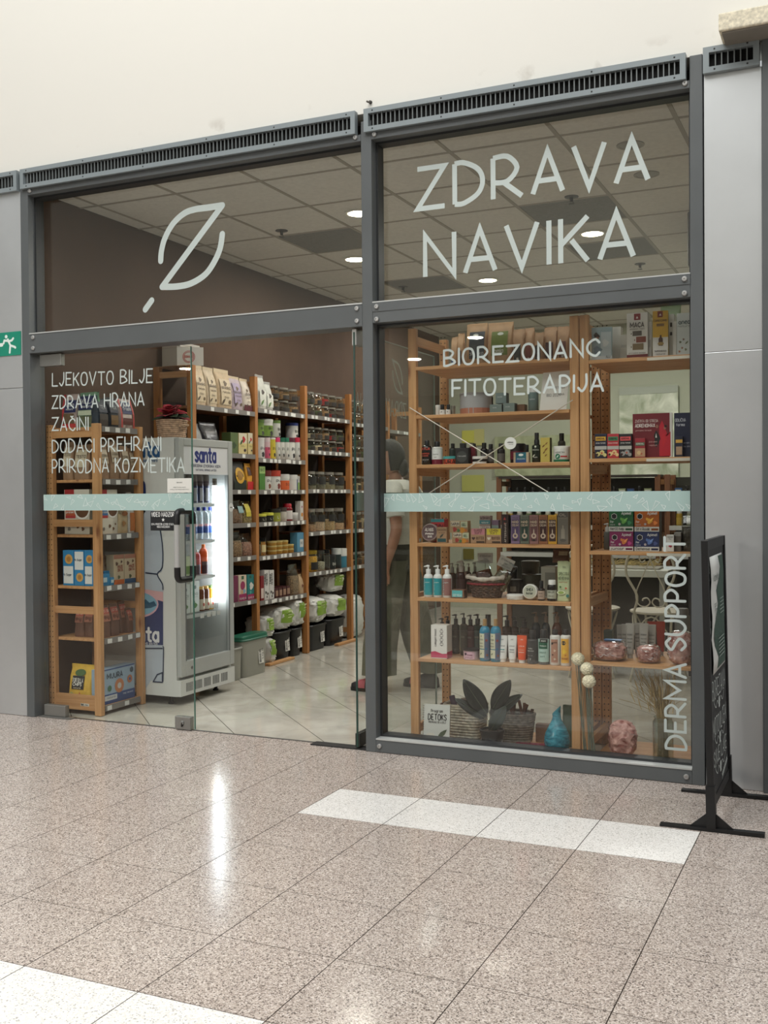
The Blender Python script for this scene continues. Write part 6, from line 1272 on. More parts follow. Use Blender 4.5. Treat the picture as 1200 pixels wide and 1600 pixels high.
F1(bottle, 'juice_bottle', 'orange juice bottle with dark label on the third fridge shelf', 'bottle', 1.01, .062, .20, FS[2], col=(226, 92, 34), cap=(232, 120, 50), ch=.10, cw=.4, sh=.28, label=(0, .42, (70, 40, 44)))
F1(bottle, 'juice_bottle', 'red white juice bottle left of the orange one in the fridge', 'bottle', .92, .062, .17, FS[2], col=(176, 60, 66), cap=(214, 214, 210), ch=.10, cw=.45, sh=.2, label=(0, .4, (90, 70, 76)))
F1(carton, 'drink_carton', 'small green drink carton on the third fridge shelf', 'carton', .79, .07, .13, FS[2], d=.06, col=(186, 196, 160), panels=[(.1, .9, .1, .5, (120, 150, 80))])
F1(carton, 'drink_carton', 'small brown drink carton on the third fridge shelf', 'carton', .855, .045, .10, FS[2], d=.05, col=(66, 50, 48), panels=[(.1, .9, .3, .8, (196, 190, 180))])
for y, h, s in ((.765, .196, 'left'), (.872, .21, 'right')):
    t = F1(carton, 'coconut_carton', 'white drink carton with green coconut, %s of two in the fridge' % s, 'carton', y, .098, h, FS[3], d=.085, col=(206, 212, 206), side=(186, 192, 186), txt=[('COCO', .5, .55, .07, (70, 90, 80), .6), ('natural', .5, .48, .035, (90, 110, 100), .5)], shapes=[('blob', .55, .22, .22, (78, 122, 60)), ('leaf', .35, .30, .14, (60, 100, 50)), ('disc', .5, .80, .13, (110, 126, 120))])
    MB().lathe([(.016, h), (.016, h+.014), (0, h+.014)], 14).build('screw_cap', C((206, 210, 206), .4), t)
for y, c, lb in ((.965, (120, 66, 40), 'brown iced tea jar beside the coconut cartons'), (1.022, (110, 60, 38), 'dark brown iced tea jar in the fridge'), (1.078, (206, 156, 40), 'yellow drink jar with cream label in the fridge')):
    F1(bottle, 'drink_jar', lb, 'jar', y, .054, .165, FS[3], col=c, cap=(206, 168, 90) if c[0] < 200 else (80, 110, 50), ch=.10, cw=.75, sh=.1, label=(.05, .48, (206, 196, 176)), shapes=[('blob', .5, .26, .25, (170, 70, 50))])
# poinsettia in a wicker pot on the fridge
q = at(266, 680, 1, .85); ps = thing('poinsettia', 'red poinsettia in a wicker pot on top of the fridge', 'plant', (q.x, .87, FT+.001))
pr2, ph2 = .098, .125
mb = MB()
for k in range(10): mb.tube([(pr2*(.86+.14*k/9)*math.cos(2*PI*i/32)*(1+.015*(-1)**(i+k)), pr2*(.86+.14*k/9)*math.sin(2*PI*i/32)*(1+.015*(-1)**(i+k)), .007+ph2*.94*k/9) for i in range(32)], .0075, 5, True)
mb.build('wicker_pot', C((164, 136, 112), .8, 0, .2, 50), ps); MB().lathe([(0, .002), (pr2*.8, .002), (pr2*.9, ph2*.85), (0, ph2*.86)], 18).build('soil', C((50, 38, 32), .9), ps)
MB().tube([(pr2*.98, -.03, ph2*.7), (pr2*1.2, -.02, ph2*.75), (pr2*1.2, .02, ph2*.75), (pr2*.98, .03, ph2*.7)], .006, 6).build('handle', C((170, 142, 116), .8), ps)
rg = random.Random(17); RED = C((158, 34, 52), .55, 0, .15, 20); GRN = C((44, 58, 38), .6)
for k in range(30):
    ti = k//10; a = 2*PI*(k % 10)/10+.3*ti+rg.uniform(-.15, .15); r = (.135, .10, .06)[ti]; zt = ph2+(.02, .07, .10)[ti]+rg.uniform(-.015, .015)
    b = (.012*math.cos(a), .012*math.sin(a), ph2+.03+.02*ti)
    big_leaf(ps, b, (r*math.cos(a), r*math.sin(a), zt), .032, .25, RED if (ti or k % 3) else GRN, (.0, -.5, .9), 'bract' if (ti or k % 3) else 'leaf')
# paper sign and white box on the shelf tops behind the fridge
q = at(298, 572, 1, 1.34); t = thing('paper_sign', 'white paper sign with round red stamp hanging above the kraft bags', 'sign', (q.x, 1.335, 2.2835), (.0, 0, .5))
h_ = at(298, 541, 1, 1.33).z-2.2835; w_ = (at(316, 560, 1, 1.33).x-at(280, 560, 1, 1.33).x)*.95
MB().prism([(-w_/2, 0, 0), (w_/2, 0, 0), (w_/2, 0, h_*.95), (-w_/2, 0, h_)], (0, .0015, 0)).build('sheet', PAPER, t)
mb = MB()
for r_ in (.042, .034): flat(mb, [[(r_*math.cos(a), h_*.46+r_*math.sin(a)) for a in [2*PI*i/24 for i in range(25)]]], .004, (-.01, -.0008, 0), R_, U_, False)
flat(mb, text_lines('DOMAĆE', .016, .06)[0], .003, (-.01, -.0008, h_*.41), R_, U_, False); mb.build('stamp', C((186, 72, 66), .6), t)
q = at(258, 575, 1, 1.36); t = thing('storage_box', 'plain white box on the shelf top left of the paper sign', 'box', (XF-.20, 1.45, 2.2835)); B(-.10, .06, -.12, .12, 0, .155).build('box', C((190, 186, 176), .6), t, bevel=.003); B(-.102, .062, -.122, .122, .1555, .175).build('lid', C((198, 194, 184), .6), t, bevel=.002)
t = thing('storage_board', 'thin board bridging the end ladder of the wall shelving', 'board', (XF-.19, 1.52, 2.2835-.0015)); B(-.15, .12, -.24, .12, 0, .0012).build('board', PINE(1), t)

# ---------------------------------------------------------------- goods on the low pine shelf (front faces +x, end faces the window)
def PW(fn, name, label, cat, u0, u1, vt, k, d, face=0, w=None, dy=0, **kw):
    """face 0: stands at the aisle side, front to +x; face 1: stands at the window end, front to the window"""
    z = WZ[k]
    if face == 0: return put(fn, name, label, cat, 0, WX[1]-.01-dy, u0, u1, vt, z, lim=(WY[0]+.026, WY[1]-.026), d=d, w=w, **kw)
    return put(fn, name, label, cat, 1, WY[0]+.03+dy, u0, u1, vt, z, lim=(WX[0]+.032, WX[1]-.032), d=d, w=w, **kw)
NV = (34, 42, 88)
PW(pouch, 'snack_pouch', 'red striped pouch with navy label behind the word ZDRAVA', 'pouch', 97, 118, 616, 0, .05, 1, col=(196, 176, 170), panels=[(0, 1, .0, .12, (186, 60, 60)), (.15, 1, .45, .82, NV), (0, .15, .2, 1, (180, 58, 62)), (.1, .9, .12, .42, (110, 90, 66))], txt=[('Villa', .55, .62, .12, (206, 206, 206), .6), ('natura', .55, .52, .06, (206, 206, 206), .5)], seed=70)
PW(pouch, 'snack_pouch', 'green edged pouch with navy label lettered VILLA', 'pouch', 120, 150, 613, 0, .06, 1, dy=.01, col=(120, 160, 130), panels=[(.06, .94, .50, .90, NV), (.06, .94, .34, .48, (196, 206, 180)), (.06, .94, .04, .32, (92, 96, 70))], txt=[('VILLA', .5, .68, .14, (206, 208, 206), .7), ('natura', .5, .56, .07, (206, 208, 206), .5)], seed=71)
PW(pouch, 'snack_pouch', 'dark blue grey pouch, third on top of the low pine shelf', 'pouch', 153, 170, 622, 0, .07, col=(46, 56, 66), panels=[(.1, .9, .5, .8, (30, 36, 56)), (.1, .9, .05, .45, (70, 60, 52))], txt=[('TEA', .5, .62, .12, (150, 156, 156), .5)], seed=72)
PW(pouch, 'snack_pouch', 'dark pouch with amber window, fourth on the low pine shelf', 'pouch', 170, 187, 622, 0, .07, col=(40, 46, 54), panels=[(.1, .9, .5, .8, (28, 34, 54)), (.15, .85, .1, .42, (120, 90, 50))], txt=[('MIX', .5, .62, .12, (150, 156, 156), .5)], seed=73)
PW(pouch, 'snack_pouch', 'red striped pouch with navy label and brown window, nearest the fridge', 'pouch', 188, 210, 624, 0, .07, col=(200, 184, 176), panels=[(.18, .86, .50, .92, NV), (0, .12, 0, 1, (184, 66, 64)), (.9, 1, 0, 1, (184, 66, 64)), (.15, .88, .14, .36, (96, 50, 42))], txt=[('Ani', .5, .74, .12, (206, 208, 206), .4), ('Traditi', .5, .62, .10, (206, 208, 206), .6), ('100g', .5, .03, .07, (60, 40, 40), .5)], seed=74)
for k, (u0, u1, vt, lb) in enumerate(((155, 172, 694, 'first'), (172, 188, 690, 'second'), (188, 202, 697, 'third'), (202, 213, 700, 'fourth'))):
    PW(pouch, 'paper_pouch', 'brown paper pouch of pasta, %s from the left on second board' % lb, 'pouch', u0, u1, vt, 1, .06, col=(150, 122, 96), panels=[(.15, .85, .45, .85, (186, 172, 148))], txt=[('TESTENINA', .5, .64, .07, (80, 66, 52), .6), ('od heljde', .5, .54, .05, (80, 66, 52), .5)], seed=80+k, skew=.25 if k > 1 else 0)
for u0, u1, vt, lb in ((96, 112, 690, 'left'), (113, 138, 695, 'right')):
    PW(pouch, 'paper_pouch', 'brown paper pouch with cream label seen at the window end, %s' % lb, 'pouch', u0, u1, vt, 1, .06, 1, col=(150, 120, 92), panels=[(.15, .85, .35, .85, (196, 184, 158))], txt=[('TESTO', .5, .62, .08, (80, 66, 52), .6)], seed=86+u0)
for face, u0, u1, c2, lb in ((1, 100, 139, (186, 96, 60), 'cream PUFFS carton with a bowl of brown puffs, at the window end'), (0, 155, 184, (60, 110, 160), 'white PUFFS carton with blue stripe and bowl, on the third board')):
    PW(carton, 'cereal_carton', lb, 'box', u0, u1, 765, 2, .055, face, col=(206, 200, 184), side=(186, 180, 164), panels=[(.05, .45, .42, .58, c2), (.05, .45, .36, .42, (176, 60, 60)), (.02, .4, .88, 1, (160, 44, 44))], txt=[('PUFFS', .30, .60, .10, (84, 62, 50), .46), ('protein', .24, .47, .05, (226, 220, 210), .3)], shapes=[('disc', .72, .55, .32, (230, 228, 220)), ('disc', .72, .56, .27, (104, 72, 50)), ('blob', .55, .18, .08, (112, 80, 56)), ('blob', .75, .12, .07, (112, 80, 56)), ('disc', .2, .12, .06, (120, 116, 108)), ('blob', .86, .22, .05, (112, 80, 56))])
PW(pouch, 'snack_pouch', 'cream pouch lettered NUTI with a brown bar picture', 'pouch', 184, 201, 772, 2, .05, col=(196, 176, 140), txt=[('NUTI', .2, .5, .12, (60, 48, 40), .5)], shapes=[('oval', .6, .5, .3, (150, 96, 56)), ('blob', .5, .25, .2, (176, 130, 84))], seed=90)
PW(pouch, 'snack_pouch', 'white pouch with orange loaf picture, right end of third board', 'pouch', 201, 213, 770, 2, .05, col=(206, 204, 198), panels=[(.1, .9, .05, .5, (190, 120, 70))], txt=[('TITUO', .5, .7, .1, (60, 56, 52), .7)], seed=91)
for k, (u0, u1, face) in enumerate(((98, 115, 1), (115.5, 131, 1), (131.5, 146, 1))):
    PW(carton, 'cookie_carton', 'blue cookie carton with white panel, %s of four' % ORD[k], 'box', u0, u1, 860, 3, .05, face, col=(48, 128, 176), side=(36, 100, 146), panels=[(.06, .94, .06 if k % 2 == 0 else .45, .55 if k % 2 == 0 else .96, (216, 218, 214))], txt=[('My Sugar', .4, .28 if k % 2 == 0 else .7, .06, (40, 60, 80), .8)], shapes=[('disc', .55, .75 if k % 2 == 0 else .24, .36, (206, 160, 90)), ('disc', .55, .75 if k % 2 == 0 else .24, .2, (176, 124, 60))])
PW(carton, 'cookie_carton', 'blue cookie carton with white panel, last of four', 'box', 150, 160, 860, 3, .06, 0, col=(48, 128, 176), panels=[(.06, .94, .4, .96, (216, 218, 214))], shapes=[('disc', .55, .2, .36, (206, 160, 90))], txt=[('My Sugar', .5, .7, .06, (40, 60, 80), .8)])
PW(pouch, 'snack_pouch', 'speckled brown and cream pouch on the fourth board', 'pouch', 160, 177, 868, 3, .05, dy=.06, col=(160, 140, 120), shapes=[('blob', .5, .6, .3, (96, 72, 60)), ('blob', .5, .25, .2, (110, 82, 66))], seed=93)
for k, (u0, u1, vt, c, lb) in enumerate(((177, 194, 867, (206, 112, 60), 'cream crispbread pack with orange foot on the fourth board'), (194, 212, 866, (52, 90, 130), 'cream crispbread pack with blue foot on the fourth board'))):
    PW(carton, 'crispbread_pack', lb, 'pack', u0, u1, vt, 3, .06, col=(196, 180, 152), panels=[(0, 1, 0, .16, c), (0, 1, .86, 1, (170, 120, 100))], txt=[('MAZE', .62, .55, .09, (150, 76, 60), .5), ('ORTA', .62, .43, .09, (150, 76, 60), .5)], shapes=[('blob', .3, .7, .14, (110, 84, 70)), ('blob', .5, .24, .14, (96, 100, 70)), ('blob', .75, .76, .1, (110, 84, 70))])
for k, (u0, u1, h_, lb) in enumerate(((160, 172, 897, 'lower left'), (172, 184, 902, 'right'), (162, 176, 892, 'upper'))):
    PW(carton, 'bar_packet', 'small blue bar packet lying on the fourth board, %s one' % lb, 'packet', u0, u1, h_, 3, .03, dy=.0 if k < 2 else .035, col=(54, 130, 176), panels=[(.1, .6, .3, .7, (190, 210, 214))])
for k, (u0, u1, vt, face, dy) in enumerate(((160, 174, 946, 0, 0), (174, 188, 944, 0, .01), (188, 200, 940, 0, .05), (200, 212, 950, 0, .02), (115, 130, 951, 1, .03), (130, 145, 949, 1, .04))):
    PW(pouch, 'spice_bag', 'brown bag with ornate terracotta label, %s on the fifth board' % ORD[k], 'bag', u0, u1, vt, 4, .06, face, dy=dy, col=(106, 74, 58), panels=[(.1, .9, .5, .92, (166, 110, 88)), (.1, .9, .74, .90, (176, 78, 64))], txt=[('LAST CUP', .5, .78, .08, (214, 190, 170), .7), ('CHAI', .5, .58, .10, (90, 56, 46), .6)], shapes=[('blob', .3, .63, .1, (120, 70, 56)), ('blob', .7, .56, .1, (120, 70, 56))], seed=100+k)
PW(pouch, 'tortilla_chips_bag', 'big yellow bag lettered TORTILLA CHIPS on the bottom board', 'bag', 104, 141, 1040, 5, .10, 1, col=(206, 168, 62), panels=[(.20, .70, .38, .72, (30, 32, 34))], txt=[('TORTILLA', .45, .56, .10, (222, 220, 210), .45), ('CHIPS', .45, .47, .08, (222, 220, 210), .36), ('naturell', .45, .40, .04, (200, 190, 160), .3)], shapes=[('oval', .48, .80, .22, (70, 96, 52)), ('tri', .55, .20, .16, (190, 100, 64)), ('tri', .72, .14, .14, (206, 130, 80)), ('tri', .42, .15, .12, (176, 84, 60)), ('blob', .25, .2, .16, (160, 160, 96))], seed=110)
t = PW(carton, 'cookie_bag', 'large pale blue pack lettered MIJURA with ring cookies', 'pack', 158, 212, 1042, 5, .08, 0, col=(150, 172, 190), panels=[(0, 1, 0, .28, (52, 78, 132)), (0, 1, .96, 1, (60, 84, 130)), (.08, .45, .10, .24, (200, 204, 206))], txt=[('MIJURA', .38, .72, .14, (60, 76, 90), .46), ('bez secera', .78, .18, .05, (190, 200, 214), .3), ('natural', .26, .16, .05, (80, 90, 100), .25)], shapes=[('disc', .52, .46, .14, (190, 124, 84)), ('disc', .52, .46, .06, (200, 196, 190)), ('disc', .84, .58, .08, (176, 110, 74)), ('disc', .84, .58, .03, (60, 90, 140)), ('hex', .9, .84, .06, (60, 80, 92)), ('disc', .22, .44, .06, (70, 110, 84))])
# ---------------------------------------------------------------- goods on the long wall shelving
BN = ('nearest', 'second', 'third', 'fourth', 'fifth')
SN = ('top', 'second', 'third', 'fourth', 'fifth', 'lowest')
def PL(fn, name, desc, cat, u0, u1, vt, b, k, dx=.02, zz=None, **kw):
    return put(fn, name, desc, cat, 0, XF-dx, u0, u1, vt, BZ[b][k] if zz is None else zz, lim=(BAYS[b]+.029, BAYS[b+1]-.029), **kw)
CR = (196, 176, 146)
for k, (u0, u1, vt, c, lb, p) in enumerate(((304, 324, 570, CR, 'tall cream flour bag, leftmost on the top of the nearest bay', 0), (324, 341, 574, (200, 184, 158), 'narrow cream flour bag, second on the top of the nearest bay', 0), (341, 365, 577, (190, 168, 136), 'wide cream flour bag with leaf print above the top rail', 0), (363, 381, 588, (176, 162, 168), 'lavender and cream flour bag on the top of the nearest bay', 1), (381, 396, 592, (206, 196, 182), 'cream bag with maroon foot beside the second post', 2))):
    PL(pouch, 'flour_bag', lb, 'bag', u0, u1, vt, 0, 0, d=.10, col=c, seed=120+k, tops=(206, 190, 160), panels=[(0, 1, 0, .2, (92, 36, 44))] if p == 2 else ([(.15, .8, .2, .8, (166, 152, 176))] if p == 1 else [(.15, .85, .1, .75, (206, 190, 160))]), txt=[('BRASNO', .5, .50, .06, (90, 74, 58), .6), ('heljda', .5, .40, .045, (110, 92, 74), .5), ('bio', .5, .28, .045, (110, 92, 74), .25)], shapes=[('blob', .5, .64, .13, (110, 92, 70)), ('leaf', .3, .18, .12, (90, 76, 58)), ('disc', .72, .18, .08, (110, 92, 70))])
PL(pouch, 'snack_pouch', 'crumpled black foil bag lying above the fridge corner', 'bag', 318, 346, 660, 0, 1, dx=.03, d=.10, col=(30, 30, 34), seed=130, rough=.25)
PL(pouch, 'snack_pouch', 'white and silver bag beside the black foil bag', 'bag', 305, 318, 662, 0, 1, dx=.05, d=.08, col=(150, 152, 150), seed=131)
PL(carton, 'tea_carton', 'dark green tea carton on the second shelf of nearest bay', 'box', 360, 372, 676, 0, 1, d=.08, col=(86, 104, 60), shapes=[('blob', .5, .4, .3, (50, 70, 40))])
for u0, u1, s in ((372.5, 386, 'left'), (387, 400, 'right')):
    PL(carton, 'tea_carton', 'cream tea carton with red pepper picture, %s of two' % s, 'box', u0, u1, 677, 0, 1, d=.08, col=(206, 190, 136), panels=[(0, 1, .30, .52, (206, 192, 128)), (0, 1, .52, 1, (206, 200, 176))], txt=[('CAJ', .5, .36, .07, (70, 56, 46), .5)], shapes=[('blob', .62, .70, .22, (176, 34, 44), .26), ('leaf', .35, .58, .2, (60, 90, 50)), ('oval', .75, .2, .14, (60, 40, 40), .2)])
PL(pouch, 'coffee_bag', 'clear and black bag with round yellow label', 'bag', 364, 386, 722, 0, 2, d=.08, col=(60, 58, 54), seed=132, panels=[(.05, .95, .0, .35, (30, 40, 30))], shapes=[('disc', .5, .52, .33, (206, 160, 48)), ('disc', .5, .52, .2, (150, 110, 40))])
PL(pouch, 'snack_pouch', 'yellow bag with red foot beside the post', 'bag', 386, 398, 724, 0, 2, d=.06, col=(206, 146, 40), seed=133, panels=[(0, 1, 0, .32, (186, 36, 40)), (.2, .8, .55, .85, (70, 40, 30))])
PL(pouch, 'nut_bag', 'clear bag of brown nuts on the fourth shelf of nearest bay', 'bag', 364, 382, 782, 0, 3, d=.08, col=(120, 90, 66), clear=True, seed=134, panels=[(.5, .95, .45, .75, (130, 160, 160))])
PL(pouch, 'nut_bag', 'clear bag with yellow label on the fourth shelf of nearest bay', 'bag', 382, 397, 784, 0, 3, d=.07, col=(150, 130, 84), clear=True, seed=135, panels=[(.15, .7, .3, .9, (190, 176, 60))])
for u0, u1, s in ((364, 381, 'left'), (381, 400, 'right')): PL(pouch, 'granola_bag', 'clear bag of granola on the fifth shelf of nearest bay, %s one' % s, 'bag', u0, u1, 830 if s == 'left' else 834, 0, 4, d=.08, col=(136, 108, 78) if s == 'left' else (150, 110, 90), clear=True, seed=136+int(u0))
PL(carton, 'muesli_carton', 'plum pink carton on the lowest shelf of nearest bay', 'box', 365, 372, 900, 0, 5, d=.06, col=(110, 40, 72))
PL(carton, 'muesli_carton', 'cream and magenta carton with purple roundel', 'box', 372.5, 385.5, 899, 0, 5, d=.06, col=(206, 190, 170), panels=[(0, 1, 0, .28, (150, 36, 90)), (.35, .65, .84, .97, (60, 96, 70))], txt=[('RUMELIN', .5, .06, .08, (214, 190, 196), .8)], shapes=[('disc', .5, .60, .3, (150, 52, 90)), ('blob', .7, .38, .2, (130, 160, 180)), ('blob', .4, .35, .16, (206, 160, 120))])
PL(carton, 'muesli_carton', 'teal and magenta carton with white splash', 'box', 386, 400, 898, 0, 5, d=.06, col=(40, 120, 120), panels=[(0, 1, 0, .22, (160, 36, 90)), (.3, .6, .86, .97, (50, 90, 66))], txt=[('RUMELIN', .5, .05, .08, (214, 190, 196), .8)], shapes=[('blob', .6, .55, .35, (214, 214, 206)), ('blob', .45, .3, .16, (90, 170, 160))])
# second bay
for u0, u1, vt, s in ((404, 417, 586, 'left'), (416, 428, 597, 'right')):
    PL(pouch, 'oat_bag', 'clear topped white bag at the left of the second bay top, %s one' % s, 'bag', u0, u1, vt, 1, 0, d=.08, col=(186, 188, 180), seed=140+int(u0), panels=[(.1, .9, .1, .55, (206, 208, 198))], shapes=[('blob', .5, .5, .2, (70, 60, 54)), ('leaf', .4, .2, .2, (96, 130, 70))], tops=(150, 150, 146))
def jar_rows(b, k, us, rows, fills, group, h_px, lid=(168, 164, 156), lab=None, level=.55, name='storage_jar', d=None, start=0):
    """rows of clip top jars, bottom row first, each next row stacked on the row below"""
    n0 = 0
    for r in range(rows):
        for i, (u0, u1) in enumerate(us):
            z0 = BZ[b][k]; um = (u0+u1)/2; y = at(um, 700, 0, XF-.03).y
            w = abs(at(u1, 700, 0, XF-.03).y-at(u0, 700, 0, XF-.03).y)*.84; h = h_px; y = min(max(y, BAYS[b]+.030+w/2), BAYS[b+1]-.030-w/2)
            t = thing(name, '%s jar, %s from left, %s row, %s' % (lab_word(fills[(i+r) % len(fills)]), ORD[i], ('lower', 'upper')[r] if rows > 1 else 'front', group), 'jar', (XF-.03-w/2, y, z0+LIFT+r*(h+.001)), PI/2, 'glass jars '+group)
            jar(t, w, h, w, fill=fills[(i+r) % len(fills)], lid=lid, lh=.13, neck=.80, level=level+.1*((i*7+r*3) % 3-1), label=lab)
def lab_word(c):
    if c[0] > 150 and c[1] < 90: return 'red filled clip top'
    if c[0]+c[1]+c[2] > 420: return 'cream filled clip top'
    if c[1] > c[0]: return 'green filled clip top'
    return 'brown filled clip top'
BRN = (96, 70, 50); DRD = (160, 40, 40); HRB = (70, 84, 50); CRM = (186, 170, 140); TAN = (150, 116, 80)
DL = (.05, .38, (44, 40, 36))
jar_rows(1, 0, ((428, 443), (444, 459), (460, 475)), 2, [BRN, (70, 60, 50), TAN], 'top of second bay', .105, lab=DL)
cans = [(405.5, 417.5, 'white canister', (200, 200, 196), (206, 206, 200), None), (418, 424.5, 'pink canister', (206, 176, 180), (206, 190, 190), (190, 80, 110)), (425, 433.5, 'yellow canister', (190, 176, 60), (206, 206, 200), (196, 176, 48)), (434, 439.5, 'white canister with pink lid', (206, 206, 200), (206, 60, 110), None), (440, 447.5, 'white canister with green lid', (206, 206, 200), (28, 96, 70), None), (448, 454, 'narrow white canister with green lid', (206, 206, 200), (36, 110, 84), None), (454.5, 464.5, 'white canister with dark wine lid', (206, 206, 200), (90, 30, 50), None), (465, 470.5, 'white canister with crimson lid', (206, 206, 200), (190, 40, 70), None), (471, 477.5, 'white canister with red lid beside the post', (206, 204, 198), (170, 50, 70), (206, 190, 190))]
for k, (u0, u1, lb, c, lc, pc) in enumerate(cans):
    PL(tin, 'canister', lb+', %s in the lower row of second bay' % ORD[k], 'canister', u0, u1, 684, 1, 1, col=c, lid=lc, lh=.2 if lc != (206, 206, 200) else .08, panels=([(-.2, 1.2, .0, .55, pc)] if pc else []), txt=[('PA', .5, .42, .12, (50, 50, 52), .5)], shapes=[('blob', .5, .2, .22, (40, 40, 44))])
zz = at(440, 683.5, 0, XF-.02).z+.001
zc_ = max(t.location.z for t in ALLP if t.name.startswith('canister'))
for k, (u0, u1, vt, c, lc, pc) in enumerate(((405.5, 416.5, 656, (92, 120, 48), (70, 96, 40), (110, 140, 60)), (417.5, 431.5, 655, (206, 206, 200), (206, 206, 200), (110, 140, 56)), (432.5, 441.5, 657, (206, 206, 200), (96, 124, 60), None), (463, 477.5, 661, (206, 206, 202), (44, 62, 130), None))):
    PL(tin, 'canister', ('olive green canister', 'white canister with green wrap', 'white canister with green lid', 'white canister with blue lid')[k]+' in the upper row of second bay', 'canister', u0, u1, vt, 1, 1, zz=zz+.0005, col=c, lid=lc, lh=.18, panels=([(-.2, 1.2, 0, .62, pc)] if pc else []), txt=[('BIO', .5, .4, .13, (50, 54, 40), .5)], shapes=[('blob', .5, .15, .2, (44, 44, 46))])
for k, (u0, u1, vt, fn, kw, lb) in enumerate(((405, 414.5, 729, carton, dict(d=.06, col=(70, 120, 50), panels=[(0, 1, .7, 1, (150, 180, 110))], txt=[('BIO', .5, .8, .1, (60, 80, 40), .6)]), 'green carton at the left of the third shelf of second bay'),
        (415.5, 428, 735, tin, dict(col=(206, 206, 200), lid=(100, 40, 40), lh=.3, txt=[('PA', .5, .4, .12, (50, 50, 52), .5)], shapes=[('blob', .5, .2, .2, (120, 70, 50))]), 'white canister with brown red lid on third shelf'),
        (429, 443.5, 735, tin, dict(col=(206, 206, 200), lid=(170, 60, 44), lh=.3, txt=[('PA', .5, .4, .12, (50, 50, 52), .5)], shapes=[('blob', .5, .2, .2, (120, 50, 44))]), 'white canister with brick red lid on third shelf'),
        (444.5, 456.5, 741, tin, dict(col=(206, 206, 200), lid=(206, 206, 202), lh=.3, panels=[(-.2, 1.2, 0, .6, (206, 96, 50))], txt=[('SOK', .5, .3, .14, (120, 50, 30), .5)]), 'white and orange tub on third shelf of second bay'),
        (457.5, 469, 742, tin, dict(col=(206, 206, 200), lid=(206, 206, 202), lh=.3, panels=[(.55, 1.3, 0, .7, (40, 60, 130))]), 'white and blue tub on third shelf of second bay'),
        (470, 478.5, 744, tin, dict(col=(206, 206, 200), lid=(206, 206, 202), lh=.2, panels=[(-.2, 1.2, 0, .55, (150, 180, 110))]), 'white and pale green tub beside the post'))):
    PL(fn, 'canister' if fn is tin else 'carton', lb, 'canister' if fn is tin else 'box', u0, u1, vt, 1, 2, **kw)
for k, (u0, u1, vt, c, lc, lb) in enumerate(((409, 420, 803, (40, 40, 36), (206, 206, 80), 'low black tin with yellow rim, first'), (421, 431, 801, (40, 40, 36), (206, 206, 80), 'low black tin with yellow rim, second'), (432, 442, 795, (150, 156, 60), (40, 40, 38), 'yellow green tin with dark lid'), (443, 450.5, 793, (206, 200, 190), (70, 60, 56), 'cream jar with dark lid'))):
    PL(tin, 'spread_tin', lb+' on fourth shelf of second bay', 'tin', u0, u1, vt, 1, 3, col=c, lid=lc, lh=.3, txt=[('L E', .5, .25, .2, (206, 206, 190), .5)])
PL(bottle, 'syrup_bottle', 'dark red bottle with red cap and white label on fourth shelf', 'bottle', 451.5, 460, 787, 1, 3, col=(120, 24, 34), cap=(176, 30, 46), ch=.2, cw=.8, label=(.1, .6, (206, 200, 196)))
PL(tin, 'spread_tin', 'small white tub on the fourth shelf of second bay', 'tub', 461, 468, 801, 1, 3, col=(200, 200, 196))
PL(carton, 'carton', 'white carton with orange picture beside the post', 'box', 469, 478, 783, 1, 3, d=.05, col=(206, 204, 198), shapes=[('disc', .5, .3, .32, (206, 140, 60)), ('blob', .5, .7, .2, (150, 60, 80))])
PL(jar, 'honey_jar', 'amber honey jar with black lid on the fifth shelf', 'jar', 410, 418.5, 840, 1, 4, fill=(176, 120, 40), lid=(30, 30, 30), level=.9, label=(.2, .6, (206, 190, 140)), neck=.95)
PL(jar, 'honey_jar', 'small dark jar at the left of the fifth shelf', 'jar', 404, 409.5, 846, 1, 4, fill=(70, 50, 30), lid=(30, 60, 50), level=.9, neck=.95)
y0_, y1_ = at(427, 860, 0, XF-.03).y, at(463, 860, 0, XF-.03).y; hh = .035
for r in range(3):
    for i in range(4 if r < 2 else 3):
        wv = (y1_-y0_)/4
        t = thing('honey_cup', 'gold lidded honey cup, %s from the left in the %s tier' % (ORD[i], ('bottom', 'middle', 'top')[r]), 'cup', (XF-.03-wv/2, y0_+wv*(i+.5), BZ[1][4]+LIFT+r*(hh+.001)), PI/2, 'stacked honey cups')
        tin(t, wv*.92, hh, wv, col=(176, 132, 52), lid=(190, 172, 110), lh=.35)
PL(carton, 'carton', 'sky blue carton with white square label on the fifth shelf', 'box', 464, 478.5, 832, 1, 4, d=.07, col=(84, 140, 170), panels=[(.4, .9, .25, .65, (206, 208, 204))], txt=[('BIO', .65, .4, .12, (60, 80, 90), .3)])
PL(carton, 'chocolate_box', 'deep red box at the left of the lowest shelf of second bay', 'box', 407, 412.5, 900, 1, 5, d=.05, col=(120, 26, 34), panels=[(.1, .9, .1, .5, (206, 190, 180))])
for u0, u1, s in ((413, 420.5, 'left'), (421, 428.5, 'right')): PL(carton, 'chocolate_box', 'white box with black writing and dark figures, %s of two' % s, 'box', u0, u1, 891, 1, 5, d=.05, col=(206, 204, 200), txt=[('TAMNA', .3, .7, .10, (40, 40, 40), .35, True), ('MLIJECNA', .65, .7, .10, (40, 40, 40), .4, True)], shapes=[('blob', .3, .25, .2, (36, 30, 30)), ('blob', .68, .2, .2, (60, 40, 30)), ('blob', .5, .1, .14, (36, 30, 30))])
for k in range(4): PL(carton, 'chocolate_bar', 'flat dark red chocolate bar, %s from the left on lowest shelf' % ORD[k], 'chocolate', 430+k*6, 435.5+k*6, 920-k*1.4, 1, 5, d=.12, col=(70, 30, 30), panels=[(.1, .9, .2, .8, (150, 120, 100))])
